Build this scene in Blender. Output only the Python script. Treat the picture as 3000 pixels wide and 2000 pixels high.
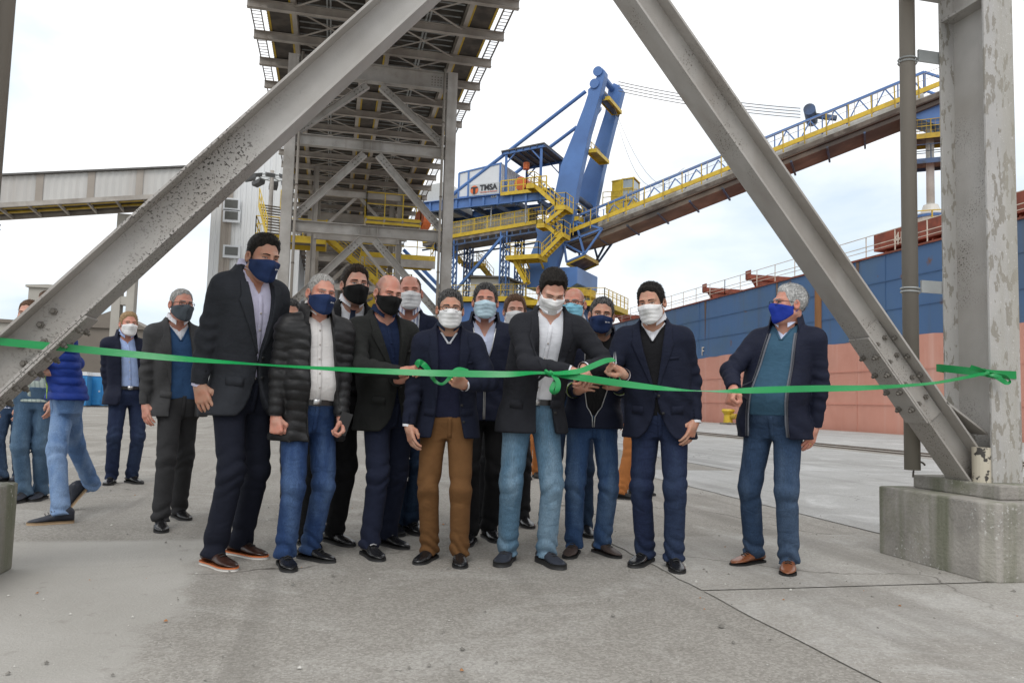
import bpy, bmesh, math, random, time
import numpy as np
from mathutils import Vector, Matrix
T0 = time.time()
random.seed(7)
rng = np.random.default_rng(11)
for o in list(bpy.data.objects):
    bpy.data.objects.remove(o)
scene = bpy.context.scene
COL = scene.collection

# ------------------------------------------------------------------ camera
# World: X runs across the quay towards the ship, Y along the quay, Z up.
PW = 3000.0
F = 2292.3                      # focal length in pixels of the 3000 px wide photograph
YAW, PITCH, ROLL = [math.radians(a) for a in (12.864, 4.492, 1.592)]
EYE = np.array([0.0, 0.0, 0.98])
def cam_rows():
    cy, sy = math.cos(YAW), math.sin(YAW)
    f = np.array([sy*math.cos(PITCH), cy*math.cos(PITCH), math.sin(PITCH)])
    r = np.array([cy, -sy, 0.0])
    up = np.cross(r, f)
    c, s = math.cos(ROLL), math.sin(ROLL)
    return np.array([c*r+s*up, -s*r+c*up, f])
MR = cam_rows()
cd = bpy.data.cameras.new('camera')
cam = bpy.data.objects.new('camera', cd)
COL.objects.link(cam)
cam.matrix_world = Matrix(((MR[0][0], MR[1][0], -MR[2][0], EYE[0]),
                           (MR[0][1], MR[1][1], -MR[2][1], EYE[1]),
                           (MR[0][2], MR[1][2], -MR[2][2], EYE[2]),
                           (0, 0, 0, 1)))
cd.sensor_width = 36.0
cd.lens = F/PW*36.0
cd.clip_start = 0.05
cd.clip_end = 3000.0
scene.camera = cam
scene.render.resolution_x, scene.render.resolution_y = 1024, 682

# a pixel gives a direction; distance comes from the ground or the plane it lies in
def ray(x, y):
    return MR.T @ np.array([(x-1500)/F, -(y-1000)/F, 1.0])
def gnd(x, y, z=0.0):
    d = ray(x, y); return EYE+d*(z-EYE[2])/d[2]
def at_y(x, y, u):
    d = ray(x, y); return EYE+d*u/d[1]
def at_x(x, y, v):
    d = ray(x, y); return EYE+d*v/d[0]
def at_d(x, y, dist):
    return EYE+ray(x, y)*dist
def depth(p):
    return float(MR[2] @ (np.array(p)-EYE))

# ------------------------------------------------------------------ world: bright overcast
world = bpy.data.worlds.new('World'); scene.world = world
world.use_nodes = True
SUN_EL, SUN_AZ = math.radians(52), math.radians(200)
def build_world():
    nt = world.node_tree; N = nt.nodes; L = nt.links
    N.clear()
    out = N.new('ShaderNodeOutputWorld'); bg = N.new('ShaderNodeBackground')
    sky = N.new('ShaderNodeTexSky'); sky.sky_type = 'NISHITA'; sky.sun_disc = False
    sky.sun_elevation = SUN_EL; sky.sun_rotation = SUN_AZ
    sky.air_density = 1.0; sky.dust_density = 2.0; sky.ozone_density = 1.0
    tc = N.new('ShaderNodeTexCoord')
    mp = N.new('ShaderNodeMapping'); mp.inputs['Scale'].default_value = (1, 1, 2.6)
    L.new(tc.outputs['Generated'], mp.inputs['Vector'])
    n1 = N.new('ShaderNodeTexNoise'); n1.inputs['Scale'].default_value = 2.1
    n1.inputs['Detail'].default_value = 6; n1.inputs['Roughness'].default_value = .52
    n1.inputs['Distortion'].default_value = .35
    L.new(mp.outputs['Vector'], n1.inputs['Vector'])
    # cloud cover: everything above ~25 degrees is solid cloud, thinner towards the horizon
    sep = N.new('ShaderNodeSeparateXYZ'); L.new(tc.outputs['Generated'], sep.inputs[0])
    ad = N.new('ShaderNodeMath'); ad.operation = 'MULTIPLY_ADD'
    ad.inputs[1].default_value = .55; L.new(sep.outputs['Z'], ad.inputs[0]); L.new(n1.outputs['Fac'], ad.inputs[2])
    cr = N.new('ShaderNodeValToRGB')
    cr.color_ramp.elements[0].position = .47; cr.color_ramp.elements[0].color = (.0, .0, .0, 1)
    cr.color_ramp.elements[1].position = .74; cr.color_ramp.elements[1].color = (1, 1, 1, 1)
    L.new(ad.outputs[0], cr.inputs['Fac'])
    # thin high haze over the blue: half sky, half pale veil
    mul = N.new('ShaderNodeMix'); mul.data_type = 'RGBA'; mul.inputs['Factor'].default_value = .80
    L.new(sky.outputs[0], mul.inputs['A']); mul.inputs['B'].default_value = (6.6, 7.7, 8.6, 1)
    mix = N.new('ShaderNodeMix'); mix.data_type = 'RGBA'
    L.new(cr.outputs['Color'], mix.inputs['Factor'])
    L.new(mul.outputs['Result'], mix.inputs['A'])
    mix.inputs['B'].default_value = (10.1, 10.2, 10.35, 1)
    L.new(mix.outputs['Result'], bg.inputs['Color'])
    bg.inputs['Strength'].default_value = .125
    L.new(bg.outputs[0], out.inputs['Surface'])
build_world()
sd = bpy.data.lights.new('sun', 'SUN'); sd.energy = 1.1; sd.angle = math.radians(25); sd.color = (1, .97, .93)
sun = bpy.data.objects.new('sun', sd); COL.objects.link(sun)
# sun_rotation runs clockwise from +Y seen from above
sdir = Vector((math.sin(SUN_AZ)*math.cos(SUN_EL), math.cos(SUN_AZ)*math.cos(SUN_EL), math.sin(SUN_EL)))
sun.rotation_euler = sdir.to_track_quat('Z', 'Y').to_euler()
sun.location = (0, 0, 60)
vs = scene.view_settings
vs.view_transform = 'Standard'; vs.look = 'None'; vs.exposure = 0.0; vs.gamma = 1.0
vs.use_curve_mapping = False

# ------------------------------------------------------------------ helpers
def tag(o, label, cat, group=None):
    o['label'] = label; o['category'] = cat
    if group: o['group'] = group
    return o
def thing(name, label, cat, loc=(0, 0, 0), group=None):
    o = bpy.data.objects.new(name, None); COL.objects.link(o)
    o.location = loc; o.empty_display_size = .2
    return tag(o, label, cat, group)
def put(name, me, mat=None, parent=None, loc=None, rot=None):
    """link a mesh; coordinates are world coordinates even under a parent"""
    o = bpy.data.objects.new(name, me); COL.objects.link(o)
    if mat is not None and len(me.materials) == 0: me.materials.append(mat)
    if parent is not None:
        o.parent = parent
        p = parent; off = Vector((0, 0, 0))
        while p is not None:
            off = off+Vector(p.location) if p.type == 'EMPTY' else off
            p = p.parent
        o.matrix_parent_inverse = Matrix.Translation(-off) if parent.type == 'EMPTY' else Matrix.Identity(4)
    if loc is not None: o.location = loc
    if rot is not None: o.rotation_euler = rot
    return o
class MB:
    """collects simple solids into one mesh"""
    def __init__(s): s.v = []; s.f = []; s.m = []; s.mi = 0
    def add(s, vs, fs):
        n = len(s.v); s.v += [tuple(map(float, p)) for p in vs]
        s.f += [tuple(i+n for i in f) for f in fs]; s.m += [s.mi]*len(fs); return s
    def box(s, lo, hi):
        x0, y0, z0 = lo; x1, y1, z1 = hi
        return s.add([(x0,y0,z0),(x1,y0,z0),(x1,y1,z0),(x0,y1,z0),(x0,y0,z1),(x1,y0,z1),(x1,y1,z1),(x0,y1,z1)],
                     [(0,3,2,1),(4,5,6,7),(0,1,5,4),(1,2,6,5),(2,3,7,6),(3,0,4,7)])
    def prof(s, p0, p1, prof, up=(0, 0, 1), cap=True):
        """sweep a closed 2D profile (side, up) from p0 to p1"""
        p0 = Vector(p0); p1 = Vector(p1); d = (p1-p0).normalized(); u = Vector(up)
        if abs(d.dot(u)) > .98: u = Vector((0, 1, 0)) if abs(d.y) < .9 else Vector((1, 0, 0))
        r = d.cross(u).normalized(); u = r.cross(d).normalized()
        n = len(prof)
        vs = [p0+r*a+u*b for a, b in prof]+[p1+r*a+u*b for a, b in prof]
        fs = [(i, (i+1) % n, n+(i+1) % n, n+i) for i in range(n)]
        if cap: fs += [tuple(range(n-1, -1, -1)), tuple(range(n, 2*n))]
        return s.add(vs, fs)
    def bar(s, p0, p1, w, h=None, up=(0, 0, 1)):
        h = h or w
        return s.prof(p0, p1, [(-w/2,-h/2),(w/2,-h/2),(w/2,h/2),(-w/2,h/2)], up)
    def ibeam(s, p0, p1, depth_, width, tf=.014, tw=.01, up=(0, 0, 1)):
        D, W = depth_/2, width/2; t = tw/2
        return s.prof(p0, p1, [(-W,-D),(W,-D),(W,-D+tf),(t,-D+tf),(t,D-tf),(W,D-tf),(W,D),(-W,D),(-W,D-tf),(-t,D-tf),(-t,-D+tf),(-W,-D+tf)], up)
    def tube(s, p0, p1, r, n=8, r1=None, cap=True):
        r1 = r if r1 is None else r1
        p0 = Vector(p0); p1 = Vector(p1); d = (p1-p0).normalized()
        u = Vector((0, 0, 1)) if abs(d.z) < .9 else Vector((1, 0, 0))
        a = d.cross(u).normalized(); b = a.cross(d)
        vs = []
        for p, q in ((p0, r), (p1, r1)):
            vs += [p+a*q*math.cos(2*math.pi*i/n)+b*q*math.sin(2*math.pi*i/n) for i in range(n)]
        fs = [(i, (i+1) % n, n+(i+1) % n, n+i) for i in range(n)]
        if cap: fs += [tuple(range(n-1, -1, -1)), tuple(range(n, 2*n))]
        return s.add(vs, fs)
    def path(s, pts, r, n=6):
        pts = [Vector(p) for p in pts]; k = len(pts); vs = []
        up0 = Vector((.03, .05, 1)).normalized()
        rr = r if hasattr(r, '__len__') else [r]*k
        for i, p in enumerate(pts):
            d = (pts[min(i+1, k-1)]-pts[max(i-1, 0)]).normalized()
            u = up0 if abs(d.z) < .95 else Vector((1, .1, 0)).normalized()
            a = d.cross(u).normalized(); b = a.cross(d)
            vs += [p+a*rr[i]*math.cos(2*math.pi*j/n)+b*rr[i]*math.sin(2*math.pi*j/n) for j in range(n)]
        fs = [(i*n+j, i*n+(j+1) % n, (i+1)*n+(j+1) % n, (i+1)*n+j) for i in range(k-1) for j in range(n)]
        fs += [tuple(range(n-1, -1, -1)), tuple(range((k-1)*n, k*n))]
        return s.add(vs, fs)
    def poly(s, pts, off):
        """extrude polygon pts (3D) by vector off"""
        n = len(pts); off = Vector(off)
        vs = [Vector(p) for p in pts]+[Vector(p)+off for p in pts]
        fs = [(i, (i+1) % n, n+(i+1) % n, n+i) for i in range(n)]+[tuple(range(n-1, -1, -1)), tuple(range(n, 2*n))]
        return s.add(vs, fs)
    def mesh(s, name='mesh', smooth=False, mats=None, recalc=True):
        me = bpy.data.meshes.new(name); me.from_pydata(s.v, [], s.f)
        if mats:
            for m in mats: me.materials.append(m)
            me.polygons.foreach_set('material_index', s.m)
        if recalc:
            bm = bmesh.new(); bm.from_mesh(me); bmesh.ops.recalc_face_normals(bm, faces=bm.faces); bm.to_mesh(me); bm.free()
        if smooth:
            me.polygons.foreach_set('use_smooth', [True]*len(me.polygons))
        me.update(); return me
    def build(s, name, mat, parent=None, smooth=False, bevel=0):
        o = put(name, s.mesh(name, smooth), mat, parent)
        if bevel:
            b = o.modifiers.new('bevel', 'BEVEL'); b.width = bevel; b.segments = 2; b.limit_method = 'ANGLE'
        return o

# ------------------------------------------------------------------ materials
MATS = {}
def M(name, col, rough=.6, metal=0.0, var=.12, vscale=6.0, bump=0.0, bscale=80.0, col2=None, mix_scale=3.0, mix_pos=(.45, .6),
      spots=None, spot_scale=25.0, spot_pos=(.66, .69), stretch=None, space='Object', spec=.5, streak=None, detail=5.0, emis=0.0, sheen=0.0, coat=0.0, smask=None):
    if name in MATS: return MATS[name]
    m = bpy.data.materials.new(name); m.use_nodes = True
    nt = m.node_tree; N = nt.nodes; L = nt.links
    b = N['Principled BSDF']
    b.inputs['Roughness'].default_value = rough; b.inputs['Metallic'].default_value = metal
    b.inputs['Specular IOR Level'].default_value = spec
    if sheen: b.inputs['Sheen Weight'].default_value = sheen; b.inputs['Sheen Roughness'].default_value = .5
    if coat: b.inputs['Coat Weight'].default_value = coat; b.inputs['Coat Roughness'].default_value = .15
    tc = N.new('ShaderNodeTexCoord'); vec = tc.outputs['Object']
    if space == 'World':
        g = N.new('ShaderNodeNewGeometry'); vec = g.outputs['Position']
    if stretch:
        mp = N.new('ShaderNodeMapping'); mp.inputs['Scale'].default_value = stretch
        L.new(vec, mp.inputs['Vector']); vec2 = mp.outputs['Vector']
    else: vec2 = vec
    def noise(sc, v=vec, det=detail, ro=.55):
        n = N.new('ShaderNodeTexNoise'); n.inputs['Scale'].default_value = sc; n.inputs['Detail'].default_value = det
        n.inputs['Roughness'].default_value = ro; L.new(v, n.inputs['Vector']); return n.outputs['Fac']
    def ramp(fac, p0, p1):
        r = N.new('ShaderNodeMapRange'); r.inputs['From Min'].default_value = p0; r.inputs['From Max'].default_value = p1
        L.new(fac, r.inputs['Value']); return r.outputs['Result']
    def mixc(fac, a, bcol):
        x = N.new('ShaderNodeMix'); x.data_type = 'RGBA'; L.new(fac, x.inputs['Factor'])
        for k, c in (('A', a), ('B', bcol)):
            if hasattr(c, 'is_linked') or not hasattr(c, '__len__'): L.new(c, x.inputs[k])
            else: x.inputs[k].default_value = (*c, 1)
        return x.outputs['Result']
    c = col
    lo = tuple(max(0, q*(1-var)) for q in col); hi = tuple(min(1, q*(1+var)) for q in col)
    cc = mixc(ramp(noise(vscale, vec2), .3, .7), lo, hi)
    if col2 is not None: cc = mixc(ramp(noise(mix_scale, vec2), *mix_pos), cc, col2)
    if streak is not None:
        mp3 = N.new('ShaderNodeMapping'); mp3.inputs['Scale'].default_value = (streak[1], streak[1], streak[1]*.06)
        L.new(vec, mp3.inputs['Vector']); cc = mixc(ramp(noise(1.0, mp3.outputs['Vector']), streak[2], streak[3]), cc, streak[0])
    if spots is not None:
        sf = ramp(noise(spot_scale, vec, 3.0), *spot_pos)
        if smask:
            mm = N.new('ShaderNodeMath'); mm.operation = 'MULTIPLY'; L.new(sf, mm.inputs[0]); L.new(ramp(noise(smask[0], vec, 3.0), smask[1], smask[2]), mm.inputs[1]); sf = mm.outputs[0]
        cc = mixc(sf, cc, spots)
    L.new(cc, b.inputs['Base Color'])
    if bump:
        bp = N.new('ShaderNodeBump'); bp.inputs['Strength'].default_value = bump; bp.inputs['Distance'].default_value = .02
        L.new(noise(bscale, vec2), bp.inputs['Height']); L.new(bp.outputs['Normal'], b.inputs['Normal'])
    if emis:
        b.inputs['Emission Color'].default_value = (*col, 1); b.inputs['Emission Strength'].default_value = emis
    MATS[name] = m; return m
STEEL = M('painted_steel', (.43, .41, .385), .62, var=.10, vscale=3, bump=.12, bscale=160, col2=(.30, .275, .245), mix_scale=1.1, mix_pos=(.38, .72), spots=(.09, .075, .06), spot_scale=100, spot_pos=(.60, .63), smask=(2.2, .54, .66), streak=((.32, .29, .26), 3.0, .55, .75))
STEEL_N = M('speckled_painted_steel', (.45, .435, .415), .6, var=.08, vscale=5, bump=.2, bscale=240, col2=(.32, .295, .265), mix_scale=1.2, mix_pos=(.40, .75), spots=(.055, .047, .04), spot_scale=85, spot_pos=(.575, .60), smask=(1.3, .47, .62))
STEEL_C = M('peeling_column_paint', (.45, .44, .425), .65, var=.08, vscale=6, bump=.25, bscale=120, col2=(.28, .262, .23), mix_scale=16, mix_pos=(.545, .57), stretch=(1.6, 1.6, .55), spots=(.56, .55, .53), spot_scale=60, spot_pos=(.66, .69), streak=((.36, .34, .28), 4.0, .5, .8))
STEEL_F = M('weathered_steel', (.40, .37, .335), .7, var=.14, vscale=1.2, col2=(.27, .24, .21), mix_scale=.8, mix_pos=(.42, .68))
STEEL_D = M('dirty_steel', (.21, .185, .16), .75, var=.2, vscale=2, col2=(.12, .10, .085), mix_scale=1.2)
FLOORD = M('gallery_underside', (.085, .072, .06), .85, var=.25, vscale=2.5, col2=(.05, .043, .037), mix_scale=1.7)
GALV = M('galvanised_bars', (.45, .47, .47), .5, .3, var=.1)
YEL = M('yellow_paint', (.62, .43, .03), .5, var=.12, vscale=3, col2=(.42, .28, .035), mix_scale=1.8, mix_pos=(.5, .8))
YELD = M('worn_yellow_paint', (.50, .34, .03), .6, var=.2, vscale=2.5, col2=(.26, .18, .05), mix_scale=1.2, mix_pos=(.48, .75))
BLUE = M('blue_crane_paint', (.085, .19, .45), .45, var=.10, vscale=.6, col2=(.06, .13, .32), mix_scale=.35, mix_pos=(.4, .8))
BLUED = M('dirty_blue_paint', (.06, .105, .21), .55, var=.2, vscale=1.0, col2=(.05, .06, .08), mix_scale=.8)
WHITEP = M('white_cladding', (.66, .68, .70), .5, var=.05, vscale=.7)
ROOFD = M('dark_roof_sheet', (.11, .105, .10), .7, var=.25, vscale=2)
ORANGE = M('orange_paint', (.62, .14, .03), .5, var=.15)
SILV = M('ribbed_cover', (.52, .51, .47), .45, .15, var=.12, vscale=1.5, col2=(.36, .33, .27), mix_scale=.7)
CABLE = M('steel_cable', (.16, .16, .165), .5, .3, var=.1)
CONC = M('pedestal_concrete', (.33, .31, .28), .9, var=.22, vscale=4, bump=.5, bscale=45, col2=(.17, .175, .11), mix_scale=2.2, mix_pos=(.52, .72), spots=(.50, .49, .46), spot_scale=40, spot_pos=(.60, .64), smask=(3.0, .52, .62), streak=((.15, .16, .10), 5.0, .48, .70))
CONCF = M('far_concrete', (.42, .40, .36), .9, var=.1, vscale=.5)
# ------------------------------------------------------------------ ground
def ground_material(name, base, dark, pale, agg, bump, seed, patch=None):
    m = bpy.data.materials.new(name); m.use_nodes = True
    nt = m.node_tree; N = nt.nodes; L = nt.links; b = N['Principled BSDF']
    b.inputs['Roughness'].default_value = .9; b.inputs['Specular IOR Level'].default_value = .3
    g = N.new('ShaderNodeNewGeometry')
    mp = N.new('ShaderNodeMapping'); mp.inputs['Location'].default_value = (seed, seed*.7, 0); L.new(g.outputs['Position'], mp.inputs['Vector'])
    def noise(sc, det=6, ro=.6, dis=0):
        n = N.new('ShaderNodeTexNoise'); n.inputs['Scale'].default_value = sc; n.inputs['Detail'].default_value = det
        n.inputs['Roughness'].default_value = ro; n.inputs['Distortion'].default_value = dis; L.new(mp.outputs['Vector'], n.inputs['Vector']); return n.outputs['Fac']
    def ramp(f, a, c):
        r = N.new('ShaderNodeMapRange'); r.inputs['From Min'].default_value = a; r.inputs['From Max'].default_value = c; L.new(f, r.inputs['Value']); return r.outputs['Result']
    def mix(f, a, c, mode='MIX'):
        x = N.new('ShaderNodeMix'); x.data_type = 'RGBA'; x.blend_type = mode
        if hasattr(f, 'is_linked'): L.new(f, x.inputs['Factor'])
        else: x.inputs['Factor'].default_value = f
        for k, q in (('A', a), ('B', c)):
            if isinstance(q, tuple): x.inputs[k].default_value = (*q, 1)
            else: L.new(q, x.inputs[k])
        return x.outputs['Result']
    c = mix(ramp(noise(.35, 8, .65, .6), .35, .68), base, dark)
    c = mix(ramp(noise(.9, 8, .7, .9), .52, .72), c, pale)
    c = mix(ramp(noise(3.2, 8, .7, .4), .56, .8), c, dark)
    v = N.new('ShaderNodeTexVoronoi'); v.inputs['Scale'].default_value = 95; L.new(mp.outputs['Vector'], v.inputs['Vector'])
    sp = N.new('ShaderNodeSeparateColor'); L.new(v.outputs['Color'], sp.inputs[0])
    c = mix(agg, c, mix(ramp(sp.outputs[0], .15, .95), tuple(q*.42 for q in dark), tuple(min(1, q*1.45) for q in pale)))
    c = mix(ramp(noise(120, 2, .5), .70, .74), c, tuple(min(1, q*1.7) for q in pale))
    c = mix(ramp(noise(7.5, 5, .6), .70, .78), c, (.07, .065, .06))
    mt = N.new('ShaderNodeMapping'); mt.inputs['Scale'].default_value = (2.6, .16, 1); mt.inputs['Rotation'].default_value = (0, 0, .25); L.new(g.outputs['Position'], mt.inputs['Vector'])
    nt_ = N.new('ShaderNodeTexNoise'); nt_.inputs['Scale'].default_value = 1; nt_.inputs['Detail'].default_value = 6; nt_.inputs['Distortion'].default_value = .5; L.new(mt.outputs['Vector'], nt_.inputs['Vector'])
    tf = N.new('ShaderNodeMath'); tf.operation = 'MULTIPLY'; tf.inputs[1].default_value = .45; L.new(ramp(nt_.outputs['Fac'], .54, .70), tf.inputs[0])
    c = mix(tf.outputs[0], c, tuple(q*.62 for q in dark))
    c = mix(ramp(noise(1.7, 7, .75, 1.5), .66, .74), c, tuple(min(1, q*1.25) for q in pale))
    # hairline cracks
    vd = N.new('ShaderNodeTexVoronoi'); vd.feature = 'DISTANCE_TO_EDGE'; vd.inputs['Scale'].default_value = .33
    nz = N.new('ShaderNodeTexNoise'); nz.inputs['Scale'].default_value = 1.6; nz.inputs['Detail'].default_value = 6; L.new(mp.outputs['Vector'], nz.inputs['Vector'])
    av = N.new('ShaderNodeVectorMath'); av.operation = 'MULTIPLY_ADD'; av.inputs[1].default_value = (.8, .8, 0)
    L.new(nz.outputs['Color'], av.inputs[0]); L.new(mp.outputs['Vector'], av.inputs[2]); L.new(av.outputs[0], vd.inputs['Vector'])
    ck0 = ramp(vd.outputs['Distance'], .0032, .0008); ckm = N.new('ShaderNodeMath'); ckm.operation = 'MULTIPLY'; L.new(ck0, ckm.inputs[0]); L.new(ramp(noise(.5, 3), .50, .62), ckm.inputs[1]); ck = ckm.outputs[0]
    c = mix(ck, c, (.09, .08, .07))
    if patch is not None:
        # smooth concrete pads with a ragged, feathered border
        sx = N.new('ShaderNodeSeparateXYZ'); L.new(g.outputs['Position'], sx.inputs[0])
        def lin(sock, k, off): 
            q = N.new('ShaderNodeMath'); q.operation = 'MULTIPLY_ADD'; L.new(sock, q.inputs[0]); q.inputs[1].default_value = k; q.inputs[2].default_value = off; return q.outputs[0]
        def add_(p_, q_, op='ADD'):
            q = N.new('ShaderNodeMath'); q.operation = op; L.new(p_, q.inputs[0]); L.new(q_, q.inputs[1]); return q.outputs[0]
        wob = lin(noise(2.3, 8, .65), .55, -.275)
        e = add_(lin(sx.outputs['X'], -1, -.66), wob); e2 = add_(lin(sx.outputs['Y'], -1, 5.72), lin(wob, .25, 0))
        msk = ramp(add_(e, e2, 'MINIMUM'), -.05, .07)
        pc = mix(ramp(noise(.8, 8, .65, .8), .35, .7), patch[0], patch[1]); pc = mix(ramp(noise(5, 7, .7), .6, .75), pc, patch[2]); pc = mix(ramp(noise(120, 2, .5), .70, .74), pc, (.6, .59, .56))
        c = mix(msk, c, pc)
    L.new(c, b.inputs['Base Color'])
    bp = N.new('ShaderNodeBump'); bp.inputs['Strength'].default_value = bump; bp.inputs['Distance'].default_value = .008
    h = N.new('ShaderNodeMath'); h.operation = 'ADD'; L.new(noise(70, 4), h.inputs[0]); L.new(noise(9, 5), h.inputs[1])
    L.new(h.outputs[0], bp.inputs['Height']); L.new(bp.outputs['Normal'], b.inputs['Normal'])
    return m
G_ROUGH = ground_material('worn_aggregate_paving', (.33, .312, .282), (.24, .223, .196), (.45, .435, .405), .20, .55, 3.1, ((.42, .405, .375), (.35, .335, .305), (.27, .25, .225)))
G_SMOOTH = ground_material('smooth_concrete', (.385, .37, .34), (.29, .27, .24), (.48, .47, .445), .15, .4, 11.7)
G_QUAY = ground_material('bleached_quay_concrete', (.44, .44, .43), (.33, .325, .31), (.58, .58, .57), .12, .25, 23.0)
def structure(o, label=None):
    o['kind'] = 'structure'
    return o
def sheet(name, poly, z, mat):
    mb = MB(); mb.add([(x, y, z) for x, y in poly], [tuple(range(len(poly)))])
    return structure(mb.build(name, mat))
sheet('ground', [(-600, -200), (26.0, -200), (26.0, 900), (-600, 900)], 0.0, G_ROUGH)
# portal aprons with an uneven border towards the aggregate paving
def wobble(a, b, n, amp):
    out = []
    for i in range(n+1):
        t = i/n; x = a[0]+(b[0]-a[0])*t; y = a[1]+(b[1]-a[1])*t
        w = amp*(math.sin(t*17+a[0])+.6*math.sin(t*41+a[1]))*(0 if i in (0, n) else 1)
        dx, dy = b[1]-a[1], a[0]-b[0]; l = math.hypot(dx, dy)
        out.append((x+dx/l*w, y+dy/l*w))
    return out
def slab(x0, y0, x1, y1, name='concrete_slab', z=.005, mat=G_SMOOTH, gap=.013):
    p = wobble((x0+gap, y0+gap), (x0+gap, y1-gap), 40, .006)[:-1]+wobble((x0+gap, y1-gap), (x1-gap, y1-gap), 12, .003)[:-1]
    p += wobble((x1-gap, y1-gap), (x1-gap, y0+gap), 24, .003)[:-1]+wobble((x1-gap, y0+gap), (x0+gap, y0+gap), 12, .003)[:-1]
    return sheet(name, p[::-1], z, mat)
slab(1.98, 3.95, 8.6, 5.62); slab(1.98, -1.0, 8.6, 3.95)
# bleached quay surface, laid in long bays
for i, (y0, y1) in enumerate([(5.62, 11.5), (11.5, 18), (18, 26), (26, 36), (36, 50), (50, 70), (70, 100)]):
    slab(4.4 if i == 0 else 6.3, y0, 12.9, y1, 'quay_slab', .006, G_QUAY, .012)
    slab(15.0, y0, 25.6, y1, 'quay_slab', .006, G_QUAY, .014)
RAILM = M('crane_rail_steel', (.14, .11, .09), .6, .3, var=.3, vscale=3)
for x in (13.6, 14.4):
    mb = MB(); mb.box((x-.04, -30, 0), (x+.04, 140, .03)); structure(mb.build('crane_rail', RAILM))
mb = MB(); mb.box((25.6, -60, -4), (26.1, 160, .012)); structure(mb.build('quay_edge', CONCF))
WATER = M('harbour_water', (.10, .12, .11), .15, var=.1, vscale=.2, bump=.3, bscale=2)
sheet('harbour_water', [(26.1, -200), (900, -200), (900, 900), (26.1, 900)], -2.4, WATER)
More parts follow.
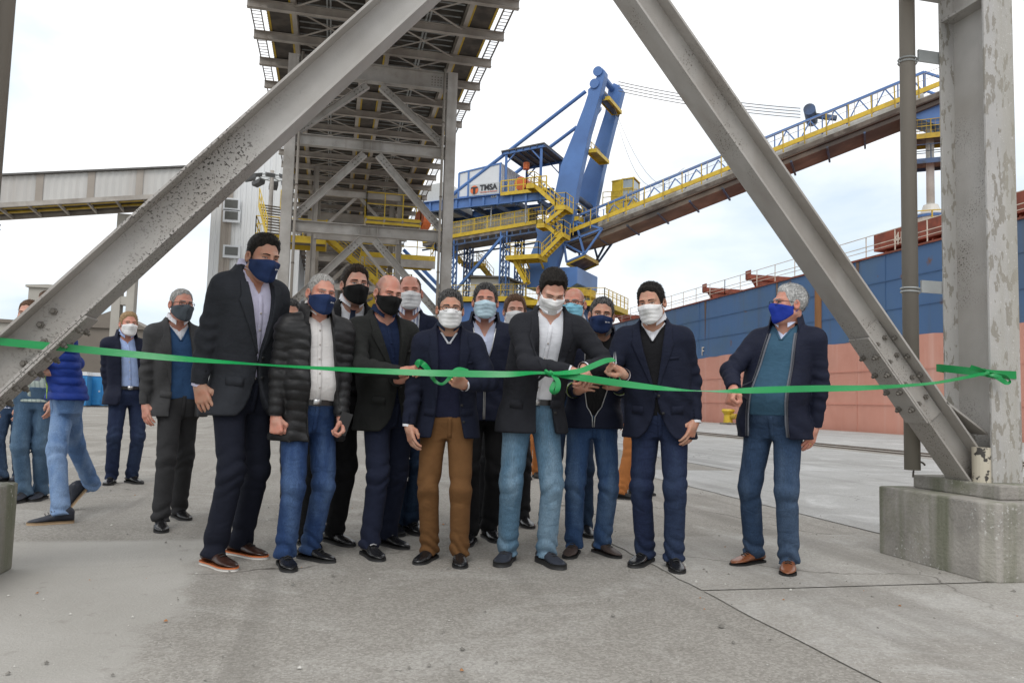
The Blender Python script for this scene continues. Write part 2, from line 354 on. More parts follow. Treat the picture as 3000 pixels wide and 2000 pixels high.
# ------------------------------------------------------------------ gallery portals
PV = (-1.97, 4.19); STRUT_Z = (4.09, 7.46, 10.84)
BOLT = M('bolt_steel', (.17, .155, .135), .65, .2, var=.25, vscale=30)
def bolt(parent, p, n, r=.018, h=.022, name='bolt'):
    p = Vector(p); n = Vector(n).normalized()
    mb = MB(); mb.tube(p-n*.004, p+n*h, r, 6); mb.tube(p+n*h, p+n*(h+.014), r*.55, 6)
    return mb.build(name, BOLT, parent)
def portal(u, label, near=False, far=False):
    st = STEEL_N if near else (STEEL if not far else STEEL_F)
    root = thing('gallery_portal', label, 'steel frame', (1.11, u, 0), 'steel portals carrying the conveyor gallery')
    ztop = 14.12
    cw = .115 if near else .20
    for k, v in enumerate(PV):
        mb = MB(); W = .62
        if near and k: v += .03
        # pedestal with chamfered near corner and plinth course
        sgn = 1 if k else -1
        x0, x1 = (3.80, 4.85) if k else (-2.71, -1.66)
        if near:
            mb.poly([(x0, u-.40, 0), (x0+.07, u-.47, 0), (x1-.07, u-.47, 0), (x1, u-.40, 0), (x1, u+.48, 0), (x0, u+.48, 0)], (0, 0, .47))
        else: mb.box((x0, u-.47, 0), (x1, u+.48, .47))
        mb.build('pedestal', CONC, root, bevel=.012)
        mb = MB(); mb.box((x0+.2*(1 if k else .3), u-.36, .47), (x1-.2*(.3 if k else 1), u+.38, .56)); mb.build('base_plinth', CONC, root, bevel=.01)
        zb = .56
        # column: H section, flanges across the quay direction
        for uu in (u-.19, u+.19):
            m2 = MB(); m2.box((v-cw, uu-.009, zb), (v+cw, uu+.009, ztop)); m2.build('column_flange', STEEL_C if near else st, root, bevel=.003 if near else 0)
        m2 = MB(); m2.box((v-.007, u-.181, zb), (v+.007, u+.181, ztop))
        if near:
            for i in range(4):
                m2.box((v-.11, u-.18, zb+3.4*i+3.2), (v+.11, u+.18, zb+3.4*i+3.22))
        m2.build('column_web', st, root)
        # down pipe beside the column
        px = v+(-.30 if k else .30)*(-1 if not near else 1)
        if near:
            px, pu = (3.905, 4.66) if k else (-1.83, 4.36)
            if not k: px, pu = -1.808, 4.58
        else: pu = u-.25; px = v+.33*(1 if k == 0 else -1)
        m3 = MB()
        m3.tube((px, pu, .60), (px, pu, 14.2), .052, 16)
        m3.build('down_pipe', PIPE, root, smooth=True)
        for zc in ((1.83, 3.48, 5.1) if near else (3, 6, 9, 12)):
            m4 = MB()
            if near:
                for dz in (-.012, .012):
                    m4.path([(px+.06*math.cos(t), pu+.06*math.sin(t), zc+dz+.012*math.sin(t*.5)) for t in np.linspace(0, 2*math.pi, 20)], .006, 5)
                m4.box((px+(.04 if k else -.16), pu-.065, zc-.01), (px+(.235 if k else -.04), pu-.05, zc+.075))
            else: m4.tube((px, pu, zc-.03), (px, pu, zc+.03), .062, 12)
            m4.build('pipe_clamp', GALV if near else STEEL_D, root)
    # struts and K bracing
    D = .30 if not near else .26
    zs = list(STRUT_Z)
    xi = (PV[0]+.13, PV[1]-.13); xm = 1.11
    for z in zs:
        mb = MB(); mb.ibeam((xi[0], u, z), (xi[1], u, z), .42, .30, .02, .014); mb.build('strut', st, root)
        if not far:
            for x, s in ((xi[0], 1), (xi[1], -1)):
                mb = MB(); mb.box((x+s*.18-.0, u-.022, z-.16) if s > 0 else (x-.62, u-.022, z-.16), (x+.62, u-.008, z+.16) if s > 0 else (x-.18, u-.008, z+.16)); mb.build('splice_plate', st, root)
            for s in (-.35, 0, .35):
                mb = MB(); mb.box((xm+s-.008, u-.149, z-.19), (xm+s+.008, u-.008, z+.19)); mb.build('stiffener', st, root)
    mb = MB(); mb.ibeam((xi[0], u, 13.75), (xi[1], u, 13.75), .70, .34, .025, .016); mb.build('top_girder', st, root)
    if not far:
        for x, s in ((xi[0], 1), (xi[1], -1)):
            mb = MB(); mb.box((min(x, x+s*.75), u-.025, 13.52), (max(x, x+s*.75), u-.01, 13.98)); mb.build('splice_plate', st, root)
            if not near:
                mb = MB()
                for i in range(6):
                    for j in range(4):
                        mb.tube((x+s*(.08+.12*i), u-.045, 13.58+.11*j), (x+s*(.08+.12*i), u-.025, 13.58+.11*j), .025, 6)
                mb.build('bolt_group', BOLT, root)['kind'] = 'stuff'
    levels = [(4.09, 7.46), (7.46, 10.84), (10.84, 13.6)]
    for z0, z1 in levels:
        for s in (-1, 1):
            xb = PV[0]+.28 if s < 0 else PV[1]-.28
            mb = MB(); mb.ibeam((xb, u, z0+.33), (xm+s*.26, u, z1-.33), .26, .26, .016, .011, up=(0, 1, 0) if far else (0, 0, 1))
            mb.build('diagonal_brace', st, root)
            if not far and not near:
                d = Vector((xm+s*.26-xb, 0, z1-z0-.66)); L_ = d.length; d.normalize(); nrm = Vector((-d.z, 0, d.x))
                mb = MB()
                for t in (.25, .42, .59, L_-.59, L_-.42, L_-.25):
                    for q in (-.06, .06):
                        p = Vector((xb, u, z0+.33))+d*t+nrm*q
                        mb.tube(p+Vector((0, -.03, 0)), p+Vector((0, -.006, 0)), .026, 6)
                mb.build('bolt_group', BOLT, root)['kind'] = 'stuff'
    return root
PIPE = M('down_pipe_paint', (.30, .27, .235), .6, var=.12, vscale=2.5, stretch=(1, 1, .2), col2=(.20, .185, .15), mix_scale=1.2, mix_pos=(.45, .75), bump=.1, bscale=90)
U1, U2, U3 = 4.39, 30.5, 56.5
near = portal(U1, 'weathered grey steel portal with big diagonal braces framing the group', near=True)
portal(U2, 'grey steel portal with bolted K braces standing behind the masked men')
portal(U3, 'farther steel portal under the gallery behind the yellow stairs', far=True)
portal(82.5, 'farthest steel portal dimly seen under the end of the gallery', far=True)
# the two big foreground diagonals of the near portal
def near_brace(pts_hi, pts_lo, uc, W=.20, st=STEEL_N):
    """pts are pixels on the near edges of the upper and lower flange"""
    un = uc-W/2
    hi = [at_y(*p, un) for p in pts_hi]; lo = [at_y(*p, un) for p in pts_lo]
    return hi, lo
def build_near_brace(hi, lo, uc, ext0, ext1, W=.20):
    hi = [Vector(p) for p in hi]; lo = [Vector(p) for p in lo]
    c0 = (hi[0]+lo[0])/2; c1 = (hi[1]+lo[1])/2
    d = (c1-c0).normalized()
    n = Vector((-d.z, 0, d.x))
    if n.z < 0: n = -n
    D = (abs((hi[0]-lo[0]).dot(n))+abs((hi[1]-lo[1]).dot(n)))/2
    p0 = c0-d*ext0; p1 = c1+d*ext1
    p0.y = p1.y = uc
    return p0, p1, d, n, D
hi, lo = near_brace([(0, 972), (1000, 76)], [(0, 1151), (1000, 232)], U1)
p0, p1, d, n, D = build_near_brace(hi, lo, U1, .55, 1.25)
LB = dict(p0=p0, p1=p1, d=d, n=n, D=D)
mb = MB()
def flange_web(p0, p1, n, D, W, tf, tw, root, st):
    for s, nm in ((1, 'upper_flange'), (-1, 'lower_flange')):
        mb = MB(); mb.bar(p0+n*s*(D/2-tf/2), p1+n*s*(D/2-tf/2), W, tf, up=n); mb.build('brace_'+nm, st, root, bevel=.002)
    mb = MB(); mb.bar(p0, p1, tw, D-2*tf-.001, up=n); mb.build('brace_web', st, root)
flange_web(p0, p1, n, D, .20, .014, .010, near, STEEL_N)
# splice plates and bolts at the foot of the left diagonal
def on_brace(B, s, q, w=0):
    return B['p0']+B['d']*s+B['n']*q+Vector((0, w, 0))
for s, q in ((.66, .02), (.79, .03), (.60, -.055), (.74, -.045), (.88, .035), (.50, .03)):
    bolt(near, on_brace(LB, s, q, -.006), (0, -1, 0), .019, .012)
mb = MB(); mb.bar(on_brace(LB, .1, -LB['D']/2-.008), on_brace(LB, .98, -LB['D']/2-.008), .196, .014, up=LB['n']); mb.build('splice_plate', STEEL_N, near, bevel=.002)
for i in range(6):
    for w in (-.06, .06):
        bolt(near, on_brace(LB, .40+.10*i, -LB['D']/2-.014, w), -LB['n'], .016, .02)
hi, lo = near_brace([(2033, 100), (2826, 1231)], [(1931, 100), (2835, 1400)], U1)
p0, p1, d, n, D = build_near_brace([hi[1], hi[0]], [lo[1], lo[0]], U1, .10, 1.0)
# parallel flanges: take the direction of the lower edge
lo_d = (Vector(lo[0])-Vector(lo[1])).normalized(); d = Vector((lo_d.x, 0, lo_d.z)).normalized(); n = Vector((d.z, 0, -d.x))
if n.z < 0: n = -n
D = abs((Vector(hi[0])-Vector(lo[0])).dot(n)); D = max(.17, min(.22, D))
base = Vector(lo[1])+n*D/2; base.y = U1
RB = dict(p0=base-d*.05, p1=base+d*4.5, d=d, n=n, D=D)
flange_web(RB['p0'], RB['p1'], n, D, .20, .014, .010, near, STEEL)
for s in (.62, .76, .90, 1.04):
    for w in (-.06, .06):
        bolt(near, on_brace(RB, s, -RB['D']/2-.012, w), -RB['n'], .019, .022)
mb = MB(); mb.bar(on_brace(RB, .50, -RB['D']/2-.007), on_brace(RB, 1.18, -RB['D']/2-.007), .196, .012, up=RB['n']); mb.build('splice_plate', STEEL, near, bevel=.002)
mb = MB(); mb.bar(on_brace(RB, .45, 0, -.012), on_brace(RB, 1.2, 0, -.012), .012, RB['D']-.05, up=RB['n']); mb.build('web_splice_plate', STEEL, near, bevel=.002)
for s in (.60, .76, .94, 1.08):
    for q in (-.035, .04):
        bolt(near, on_brace(RB, s, q, -.018), (0, -1, 0), .017, .014)
for s in (.75, .90, 1.05):
    bolt(near, on_brace(RB, s, RB['D']/2-.016, -.055), -RB['n'], .017, .014)
# gusset from the brace head plate to the column, pipe stub and conduit on the plinth
g0 = on_brace(RB, .52, RB['D']/2-.008)
mb = MB(); mb.bar(g0, (PV[1]-.02, U1, g0.z-.20), .20, .014, up=(0, 0, 1)); mb.build('gusset_flange', STEEL, near, bevel=.002)
mb = MB(); mb.poly([(g0.x-.1, U1+.012, g0.z-.16), (g0.x, U1+.012, g0.z-.02), (PV[1]-.01, U1+.012, g0.z-.22), (PV[1]-.01, U1+.012, .57), (RB['p0'].x, U1+.012, .57)], (0, .012, 0)); mb.build('gusset_plate', STEEL, near)
PVC = M('cream_plastic_pipe', (.55, .50, .40), .5, var=.06, spots=(.05, .045, .04), spot_scale=16, spot_pos=(.60, .64))
mb = MB(); mb.tube((PV[1]-.10, U1-.13, .56), (PV[1]-.10, U1-.13, .78), .058, 20); mb.build('pipe_stub', PVC, near, smooth=False)
mb = MB(); mb.path([(4.02+.06*math.cos(t), U1+.33, .55+.10*math.sin(t)) for t in np.linspace(.9, 3.2, 12)], .007, 6); mb.build('conduit', BOLT, near, smooth=True)

# ------------------------------------------------------------------ conveyor gallery overhead
gal = thing('conveyor_gallery', 'long brown steel conveyor gallery seen from below above the group', 'conveyor gallery', (1.11, 55, 14.4))
GU0, GU1, PITCH_U = 1.2, 118.0, 2.42
us = []
u = 27.72
while u > GU0: u -= PITCH_U
while u < GU1:
    us.append(u); u += PITCH_U
cb = MB(); cb.ibeam((-3.46, 0, 0), (5.70, 0, 0), .30, .20, .016, .012); cbm = cb.mesh('crossbeam'); cbm.materials.append(STEEL_F)
bx = MB()
for (v0, v1) in ((-1.85, .60), (1.62, 4.10)):
    vm = (v0+v1)/2
    bx.bar((v0, .1, .02), (v1, PITCH_U-.1, .02), .09, .012); bx.bar((v1, .1, .035), (v0, PITCH_U-.1, .035), .09, .012)
bxm = bx.mesh('plan_bracing'); bxm.materials.append(STEEL_F)
gb = MB()
for k in range(5):
    y = .25+k*.47
    for (v0, v1) in ((-1.78, .52), (1.72, 4.02)):
        gb.box((v0, y, .36), (v1, y+.03, .40))
for vv in (-.70, 2.85):
    gb.box((vv-.09, 0, .30), (vv-.03, PITCH_U, .42)); gb.box((vv+.03, 0, .30), (vv+.09, PITCH_U, .42))
gbm = gb.mesh('floor_bars'); gbm.materials.append(GALV)
ld = MB()
for sgn, (va, vb) in ((-1, (-3.42, -3.08)), (1, (5.33, 5.66))):
    for k in range(9):
        y = .1+k*.262
        ld.box((va, y, .17), (vb, y+.018, .19))
    for vv in (va, vb): ld.box((vv-.012, 0, .14), (vv+.012, PITCH_U, .24))
ldm = ld.mesh('cable_ladder'); ldm.materials.append(STEEL_D)
for i, uu in enumerate(us):
    put('crossbeam', cbm, None, gal).location = (0, uu, 14.60)
    put('plan_bracing', bxm, None, gal).location = (0, uu, 14.60)
    q_ = put('floor_bars', gbm, None, gal); q_.location = (0, uu, 14.60); q_['kind'] = 'stuff'
    q_ = put('cable_ladder', ldm, None, gal); q_.location = (0, uu, 14.60); q_['kind'] = 'stuff'
for v in (-1.92, .64, 1.60, 4.20):
    mb = MB(); mb.ibeam((v, GU0, 14.92), (v, GU1, 14.92), .34, .17, .016, .012); mb.build('stringer', STEEL_F, gal)
for v in (-2.83, -2.04, .76, 1.49, 4.32, 5.11):
    mb = MB(); mb.box((v-.04, GU0, 14.78), (v+.04, GU1, 14.86)); mb.build('yellow_edge_strip', YELD, gal)
for v0, v1 in ((-2.79, -2.08), (.80, 1.45), (4.36, 5.07)):
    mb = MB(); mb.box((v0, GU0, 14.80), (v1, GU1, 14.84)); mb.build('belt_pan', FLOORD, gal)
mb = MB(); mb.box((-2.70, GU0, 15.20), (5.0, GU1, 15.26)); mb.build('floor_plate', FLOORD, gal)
mb = MB()   # corrugated side sheets
for v in (-2.90, 5.18):
    y = GU0
    while y < GU1-.2:
        mb.add([(v-.025, y, 14.9), (v+.025, y+.1, 14.9), (v-.025, y+.2, 14.9), (v-.025, y+.2, 18), (v+.025, y+.1, 18), (v-.025, y, 18)], [(0, 1, 4, 5), (1, 2, 3, 4)])
        y += .2
mb.build('side_sheeting', STEEL_D, gal)
mb = MB(); mb.add([(-3.1, GU0, 18), (1.14, GU0, 18.9), (5.4, GU0, 18), (5.4, GU1, 18), (1.14, GU1, 18.9), (-3.1, GU1, 18)], [(0, 1, 4, 5), (1, 2, 3, 4)]); mb.build('roof', STEEL_D, gal)

# ------------------------------------------------------------------ rails, stairs, platforms (used by tower and ship loader)
def rail_geo(mb, pts, h=1.1, r=.022, step=1.4, kick=True, mesh_=False):
    pts = [Vector(p) for p in pts]
    for a, b in zip(pts, pts[1:]):
        Ls = (b-a).length; k = max(1, round(Ls/step))
        for i in range(k+1):
            p = a.lerp(b, i/k); mb.bar(p, p+Vector((0, 0, h)), r*2, r*2, up=(0, 1, 0))
        for z in (h, h*.55): mb.bar(a+Vector((0, 0, z)), b+Vector((0, 0, z)), r*1.7)
        if mesh_:
            kk = max(2, int(Ls/.28))
            for i in range(kk):
                p = a.lerp(b, (i+.5)/kk); mb.bar(p+Vector((0, 0, .1)), p+Vector((0, 0, h)), r*.55)
            for z in (.28, .8): mb.bar(a+Vector((0, 0, z)), b+Vector((0, 0, z)), r*.55)
def stairs(parent, p0, p1, w, side, mat=YEL, rail=True, tread=True):
    """flight from p0 to p1 (centre line), side = horizontal unit vector across"""
    p0 = Vector(p0); p1 = Vector(p1); side = Vector(side)
    for s in (-1, 1):
        mb = MB(); mb.bar(p0+side*s*w/2, p1+side*s*w/2, .05, .30); mb.build('stair_stringer', mat, parent)
    n = max(4, int(abs(p1.z-p0.z)/.22)); mb = MB()
    for i in range(n):
        p = p0.lerp(p1, (i+.5)/n); dd = Vector((p1.x-p0.x, p1.y-p0.y, 0)); dd = dd.normalized()*.13 if dd.length > .01 else Vector((.1, 0, 0))
        mb.bar(p-dd, p+dd, w-.06, .03)
    mb.build('stair_treads', STEEL_D if not tread else YELD, parent)
    if rail:
        mb = MB()
        for s in (-1, 1): rail_geo(mb, [p0+side*s*w/2, p1+side*s*w/2], 1.0, .026, 1.1)
        mb.build('stair_railing', mat, parent)
def platform(parent, corners, th=.16, mat=YEL, deck=STEEL_D, rail_edges=None, mesh_=False, h=1.1):
    c = [Vector(p) for p in corners]
    mb = MB(); mb.poly([p+Vector((0, 0, -.05)) for p in c], (0, 0, .05)); mb.build('deck_plate', deck, parent)
    mb = MB(); k = len(c)
    for i in range(k): mb.bar(c[i]+Vector((0, 0, -th/2)), c[(i+1) % k]+Vector((0, 0, -th/2)), .06, th+.12)
    mb.build('platform_edge', mat, parent)
    mb = MB()
    for i in (range(k) if rail_edges is None else rail_edges): rail_geo(mb, [c[i], c[(i+1) % k]], h, .028, 1.2, mesh_=mesh_)
    mb.build('railing', mat, parent)
# transfer tower around the third portal
tw = thing('transfer_tower', 'stair tower with yellow landings and flights under the far gallery', 'stair tower', (1.1, 50, 0))
def at48(x, y, u=50.0): return at_y(x, y, u)
platform(tw, [(-4.9, 49.0, 10.75), (-.75, 49.0, 10.75), (-.75, 51.5, 10.75), (-4.9, 51.5, 10.75)], .30, YEL, STEEL_D, (0, 3))
a = at48(955, 695); b = at48(1140, 858)
stairs(tw, a, b, 1.1, (0, 1, 0), YEL)
platform(tw, [(b[0]-.1, 49, b[2]), (b[0]+1.3, 49, b[2]), (b[0]+1.3, 51.5, b[2]), (b[0]-.1, 51.5, b[2])], .2, YEL)
c_ = at48(1010, 930, 51.3); stairs(tw, (b[0], 51.3, b[2]), c_, 1.1, (0, 1, 0), YEL)
stairs(tw, at48(815, 690, 47.5), at48(790, 600, 50.5), 1.3, (1, 0, 0), YEL, tread=False)
g0 = at48(1072, 648, 46.0); g1 = at48(1232, 655, 46.0)
platform(tw, [(g0[0], 46, 11.6), (g1[0], 46, 11.6), (g1[0], 48.8, 11.6), (g0[0], 48.8, 11.6)], .3, YEL, STEEL_D, (0, 1, 3), h=1.5)
mb = MB(); mb.poly([(g0[0], 45.9, 11.45), (g1[0], 45.9, 11.45), (g1[0]-.4, 46.8, 10.7), (g0[0], 46.8, 10.7)], (0, .12, 0)); mb.build('hopper_skirt', STEEL_D, tw)
for i in range(4):
    x = g0[0]+(g1[0]-g0[0])*i/3; mb = MB(); mb.bar((x, 45.85, 11.5), (x-.1, 46.75, 10.68), .1, .06); mb.build('skirt_rib', STEEL_F, tw)
platform(tw, [(1.5, 52, 10.6), (6.4, 52, 10.6), (6.4, 54.5, 10.6), (1.5, 54.5, 10.6)], .45, YEL, STEEL_F, (0, 1))
mb = MB(); mb.bar((1.5, 51.9, 10.05), (6.4, 51.9, 10.05), .2, .5); mb.build('edge_girder', STEEL, tw)
for x in (-1.4, 3.5):
    for yy in (46.2, 53.5):
        mb = MB(); mb.ibeam((x, yy, 0), (x, yy, 14.4), .3, .3, up=(1, 0, 0)); mb.build('column', STEEL_F, tw)
for z in (4.2, 7.4, 10.3, 12.9):
    mb = MB(); mb.bar((-1.4, 46.2, z), (3.5, 46.2, z), .2, .34); mb.build('cross_girder', STEEL_F, tw)
for z0, z1 in ((4.2, 7.4), (7.4, 10.3), (10.3, 12.9)):
    for s in (0, 1):
        mb = MB(); mb.bar((-1.4 if s else 3.5, 46.3, z0), (1.05, 46.3, z1), .16, .16); mb.build('brace', STEEL_F, tw)
o1 = at48(1240, 645, 47); mb = MB(); mb.tube((o1[0]-.25, 47, o1[2]), (o1[0]+.25, 47.2, o1[2]), .62, 18); mb.build('orange_drum', ORANGE, tw, smooth=False)
# ------------------------------------------------------------------ ship loader
SLP = np.array([20.0, 66.0]); SA = np.array([.7915, -.6112]); SB = np.array([.6112, .7915])
def slw(a, b, z):
    p = SLP+SA*a+SB*b; return Vector((p[0], p[1], z))
def slp(x, y, b):
    d = ray(x, y); t = (b+SLP@SB)/(d[:2]@SB); return Vector(EYE+d*t)
VA = Vector((SA[0], SA[1], 0)); VB = Vector((SB[0], SB[1], 0))
sl = thing('ship_loader', 'blue ship loader with twin mast legs, yellow stairs and long boom', 'ship loader', (20, 66, 0))
def slbar(name, p0, p1, w, h=None, mat=BLUE): 
    mb = MB(); mb.bar(p0, p1, w, h); return mb.build(name, mat, sl)
def sltube(name, p0, p1, r, mat=BLUE, n=10):
    mb = MB(); mb.tube(p0, p1, r, n); return mb.build(name, mat, sl, smooth=False)
near_out = [(1764, 199), (1757, 204), (1748, 222), (1738, 248), (1722, 262), (1722, 276), (1711, 310), (1687, 373), (1642, 485), (1630, 542), (1612, 625), (1590, 665), (1576, 655), (1568, 668), (1574, 690), (1565, 717), (1556, 740), (1549, 766), (1549, 790), (1626, 790), (1652, 700), (1676, 655), (1690, 552), (1725, 389), (1760, 268), (1771, 222), (1772, 207)]
mb = MB(); mb.poly([slp(x, y, -2.75) for x, y in near_out], VB*.9); mb.build('mast_leg', BLUE, sl, bevel=.05)
far_out = [(1798, 243), (1782, 258), (1772, 330), (1740, 430), (1700, 536), (1688, 580), (1712, 625), (1720, 700), (1735, 700), (1748, 590), (1764, 507), (1780, 437), (1805, 338), (1824, 262), (1814, 250)]
mb = MB(); mb.poly([slp(x, y, 1.9) for x, y in far_out], VB*.9); mb.build('mast_leg', BLUE, sl, bevel=.05)
for (x, y) in ((1752, 210), (1742, 246)):
    p = slp(x, y, -2.76); mb = MB(); mb.tube(p-VB*.12, p+VB*.05, .42, 20); mb.build('pin_cap', BLUE, sl)
    p2 = slp(x, y, -2.0); sltube('head_shaft', p2, p2+VB*4.2, .30, BLUE, 14)
for x, y in ((1768, 285), (1690, 575), (1690, 610)):
    p = slp(x-4, y, -2.0); sltube('cross_tube', p, p+VB*4.4, .26, BLUED, 12)
p = slp(1725, 380, -2.2); slbar('mast_brace', slp(1745, 335, -2.0), slp(1758, 318, 2.0), .3)
for (x, y) in ((1756, 288), (1718, 440)):
    q = slp(x, y, -1.9); platform(sl, [q, q+VA*.9, q+VA*.9+VB*3.6, q+VB*3.6], .2, YEL, YELD, (3,))
# back stays
st0 = slp(1716, 268, -2.2); st1 = slp(1296, 594, -2.2); sltube('back_stay', st0, st1, .17)
st0 = slp(1690, 372, 2.2); st1 = slp(1440, 560, 2.2); sltube('back_stay', st0, st1, .17)
# counter boom girders and machinery house
for b in (-2.3, 2.3):
    mb = MB(); mb.ibeam(slw(-14, b, 19.05), slw(-.6, b, 19.25), .95, .5, .06, .05); mb.build('rear_girder', BLUE, sl)
    for k in range(9):
        mb = MB(); q = slw(-13+k*1.4, b-.14 if b < 0 else b+.14, 18.62); mb.bar(q, q+Vector((0, 0, .85)), .06, .2, up=VA); mb.build('girder_stiffener', BLUE, sl)
for k in range(6):
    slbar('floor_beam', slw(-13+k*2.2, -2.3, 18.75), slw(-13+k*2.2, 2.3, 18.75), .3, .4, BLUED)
HO = (-10.1, -5.75, -2.25, 2.2, 19.65, 22.35)
def house_box():
    a0, a1, b0, b1, z0, z1 = HO
    mb = MB(); mb.poly([slw(a0, b0, z0), slw(a1, b0, z0), slw(a1, b0, z1+.15), slw((a0*.0+a0), b0, z1-.35)], VB*(b1-b0)); mb.build('machinery_house', WHITEP, sl)
    for a in (a0, a0+1.0, a1-.12):
        mb = MB(); mb.bar(slw(a, b0-.03, z0), slw(a, b0-.03, z1-.35+.5*(a-a0)/(a1-a0)), .16, .08, up=VB); mb.build('house_trim', BLUE, sl)
    mb = MB(); mb.bar(slw(a0, b0-.03, z1-.33), slw(a1, b0-.03, z1+.17), .08, .12); mb.build('house_trim', BLUE, sl)
    mb = MB(); mb.bar(slw(a0, b0-.03, z0+.05), slw(a1, b0-.03, z0+.05), .08, .14); mb.build('house_trim', BLUE, sl)
    mb = MB()
    for k in range(9): mb.bar(slw(a1+.03, b0+.3+k*.48, z0+.1), slw(a1+.03, b0+.3+k*.48, z1), .03, .05, up=VB)
    mb.build('wall_rib', WHITEP, sl)
house_box()
SIGNM = M('sign_panel', (.50, .52, .53), .4, var=.04)
TXT = M('sign_black', (.03, .03, .035), .5, var=.05); TXR = M('sign_orange', (.75, .16, .04), .5, var=.05)
s0 = slp(1374, 575, -2.38); s1 = slp(1458, 558, -2.38)
za = s0.z; hS = 1.05
mb = MB(); mb.poly([s0, s0+VA*3.05, s0+VA*3.05+Vector((0, 0, hS)), s0+Vector((0, 0, hS))], VB*.06); sgn = mb.build('sign_board', SIGNM, sl)
def text_on(body, pos, size, mat, parent, name='sign_lettering', ax=VA, up=Vector((0, 0, 1)), ext=.01, bold=0.0, sx=1.0):
    cu = bpy.data.curves.new(name, 'FONT'); cu.body = body; cu.size = size; cu.extrude = ext; cu.offset = bold
    o = bpy.data.objects.new(name, cu); COL.objects.link(o)
    dg = bpy.context.evaluated_depsgraph_get(); me = bpy.data.meshes.new_from_object(o.evaluated_get(dg))
    bpy.data.objects.remove(o); bpy.data.curves.remove(cu)
    nz = ax.cross(up)
    Mx = Matrix(((ax.x*sx, up.x, nz.x, pos[0]), (ax.y*sx, up.y, nz.y, pos[1]), (ax.z*sx, up.z, nz.z, pos[2]), (0, 0, 0, 1)))
    me.transform(Mx); me.materials.clear(); me.materials.append(mat)
    return put(name, me, None, parent)
text_on('TMSA', s0+VA*1.12+Vector((0, 0, .42))-VB*.03, .72, TXT, sl, bold=.025, sx=.95)
text_on('Tecnologia em Movimento', s0+VA*1.12+Vector((0, 0, .2))-VB*.03, .17, TXR, sl, sx=.95)
pc = s0+VA*.55+Vector((0, 0, .53))-VB*.03
mb = MB(); mb.tube(pc, pc-VB*.02, .40, 24); mb.build('sign_disc', TXR, sl)
mb = MB(); mb.poly([pc+VA*x+Vector((0, 0, z))-VB*.025 for x, z in ((-.36, .12), (.36, .12), (.33, .26), (-.33, .26))], -VB*.01); mb.poly([pc+VA*x+Vector((0, 0, z))-VB*.025 for x, z in ((-.13, .11), (-.13, -.38), (.13, -.38), (.13, .11))], -VB*.01); mb.build('sign_emblem', TXT, sl)
mb = MB(); mb.poly([s0+VA*2.25+Vector((0, 0, -.33)), s0+VA*2.85+Vector((0, 0, -.33)), s0+VA*2.85+Vector((0, 0, -.08)), s0+VA*2.25+Vector((0, 0, -.08))], VB*.05); mb.build('number_plate', SIGNM, sl)
text_on('SL 03', s0+VA*2.3+Vector((0, 0, -.28))-VB*.02, .19, TXT, sl)
# pale concrete counterweight left of the house
mb = MB(); mb.poly([slw(-14.6, -2.1, 19.0), slw(-10.9, -2.1, 19.0), slw(-10.9, -2.1, 20.6), slw(-11.6, -2.1, 21.4), slw(-14.2, -2.1, 21.2), slw(-14.6, -2.1, 20.4)], VB*4.2); mb.build('counterweight', M('pale_counterweight', (.52, .53, .52), .8, var=.06), sl)
# winch canopy
c4 = [(-5.3, -2.3), (-1.9, -2.3), (-1.9, 2.3), (-5.3, 2.3)]
for a, b in c4: slbar('canopy_post', slw(a, b, 19.6), slw(a, b, 23.5), .20)
mb = MB(); mb.poly([slw(-5.7, -2.6, 23.45), slw(-1.5, -2.6, 23.75), slw(-1.5, 2.6, 23.75), slw(-5.7, 2.6, 23.45)], (0, 0, .10)); mb.build('canopy_roof', ROOFD, sl)
mb = MB()
for k in range(7): mb.bar(slw(-5.6+k*.68, -2.6, 23.36+.045*k), slw(-5.6+k*.68, 2.6, 23.36+.045*k), .08, .12)
mb.build('canopy_purlin', BLUED, sl)
for b in (-2.4, 2.4): slbar('canopy_beam', slw(-5.7, b, 23.3), slw(-1.5, b, 23.6), .16, .22)
for b in (-2.3, 2.3):
    slbar('canopy_brace', slw(-5.3, b, 22.4), slw(-4.3, b, 23.4), .1); slbar('canopy_brace', slw(-1.9, b, 22.4), slw(-2.9, b, 23.5), .1)
pW = slp(1537, 545, -1.0); mb = MB(); mb.tube(pW-VB*.9, pW+VB*.9, .62, 18); mb.build('winch_drum', ORANGE, sl)
pW = slp(1542, 487, -1.2); mb = MB(); mb.tube(pW-Vector((0, 0, .3)), pW+Vector((0, 0, .3)), .3, 12); mb.build('hoist_block', ORANGE, sl)
mb = MB(); rail_geo(mb, [slw(-5.6, -2.6, 19.6), slw(-1.2, -2.6, 19.65)], 1.15, .05, .7); mb.build('deck_railing', YEL, sl)
slbar('deck_edge', slw(-5.6, -2.65, 19.55), slw(-1.2, -2.65, 19.6), .1, .3, YEL)
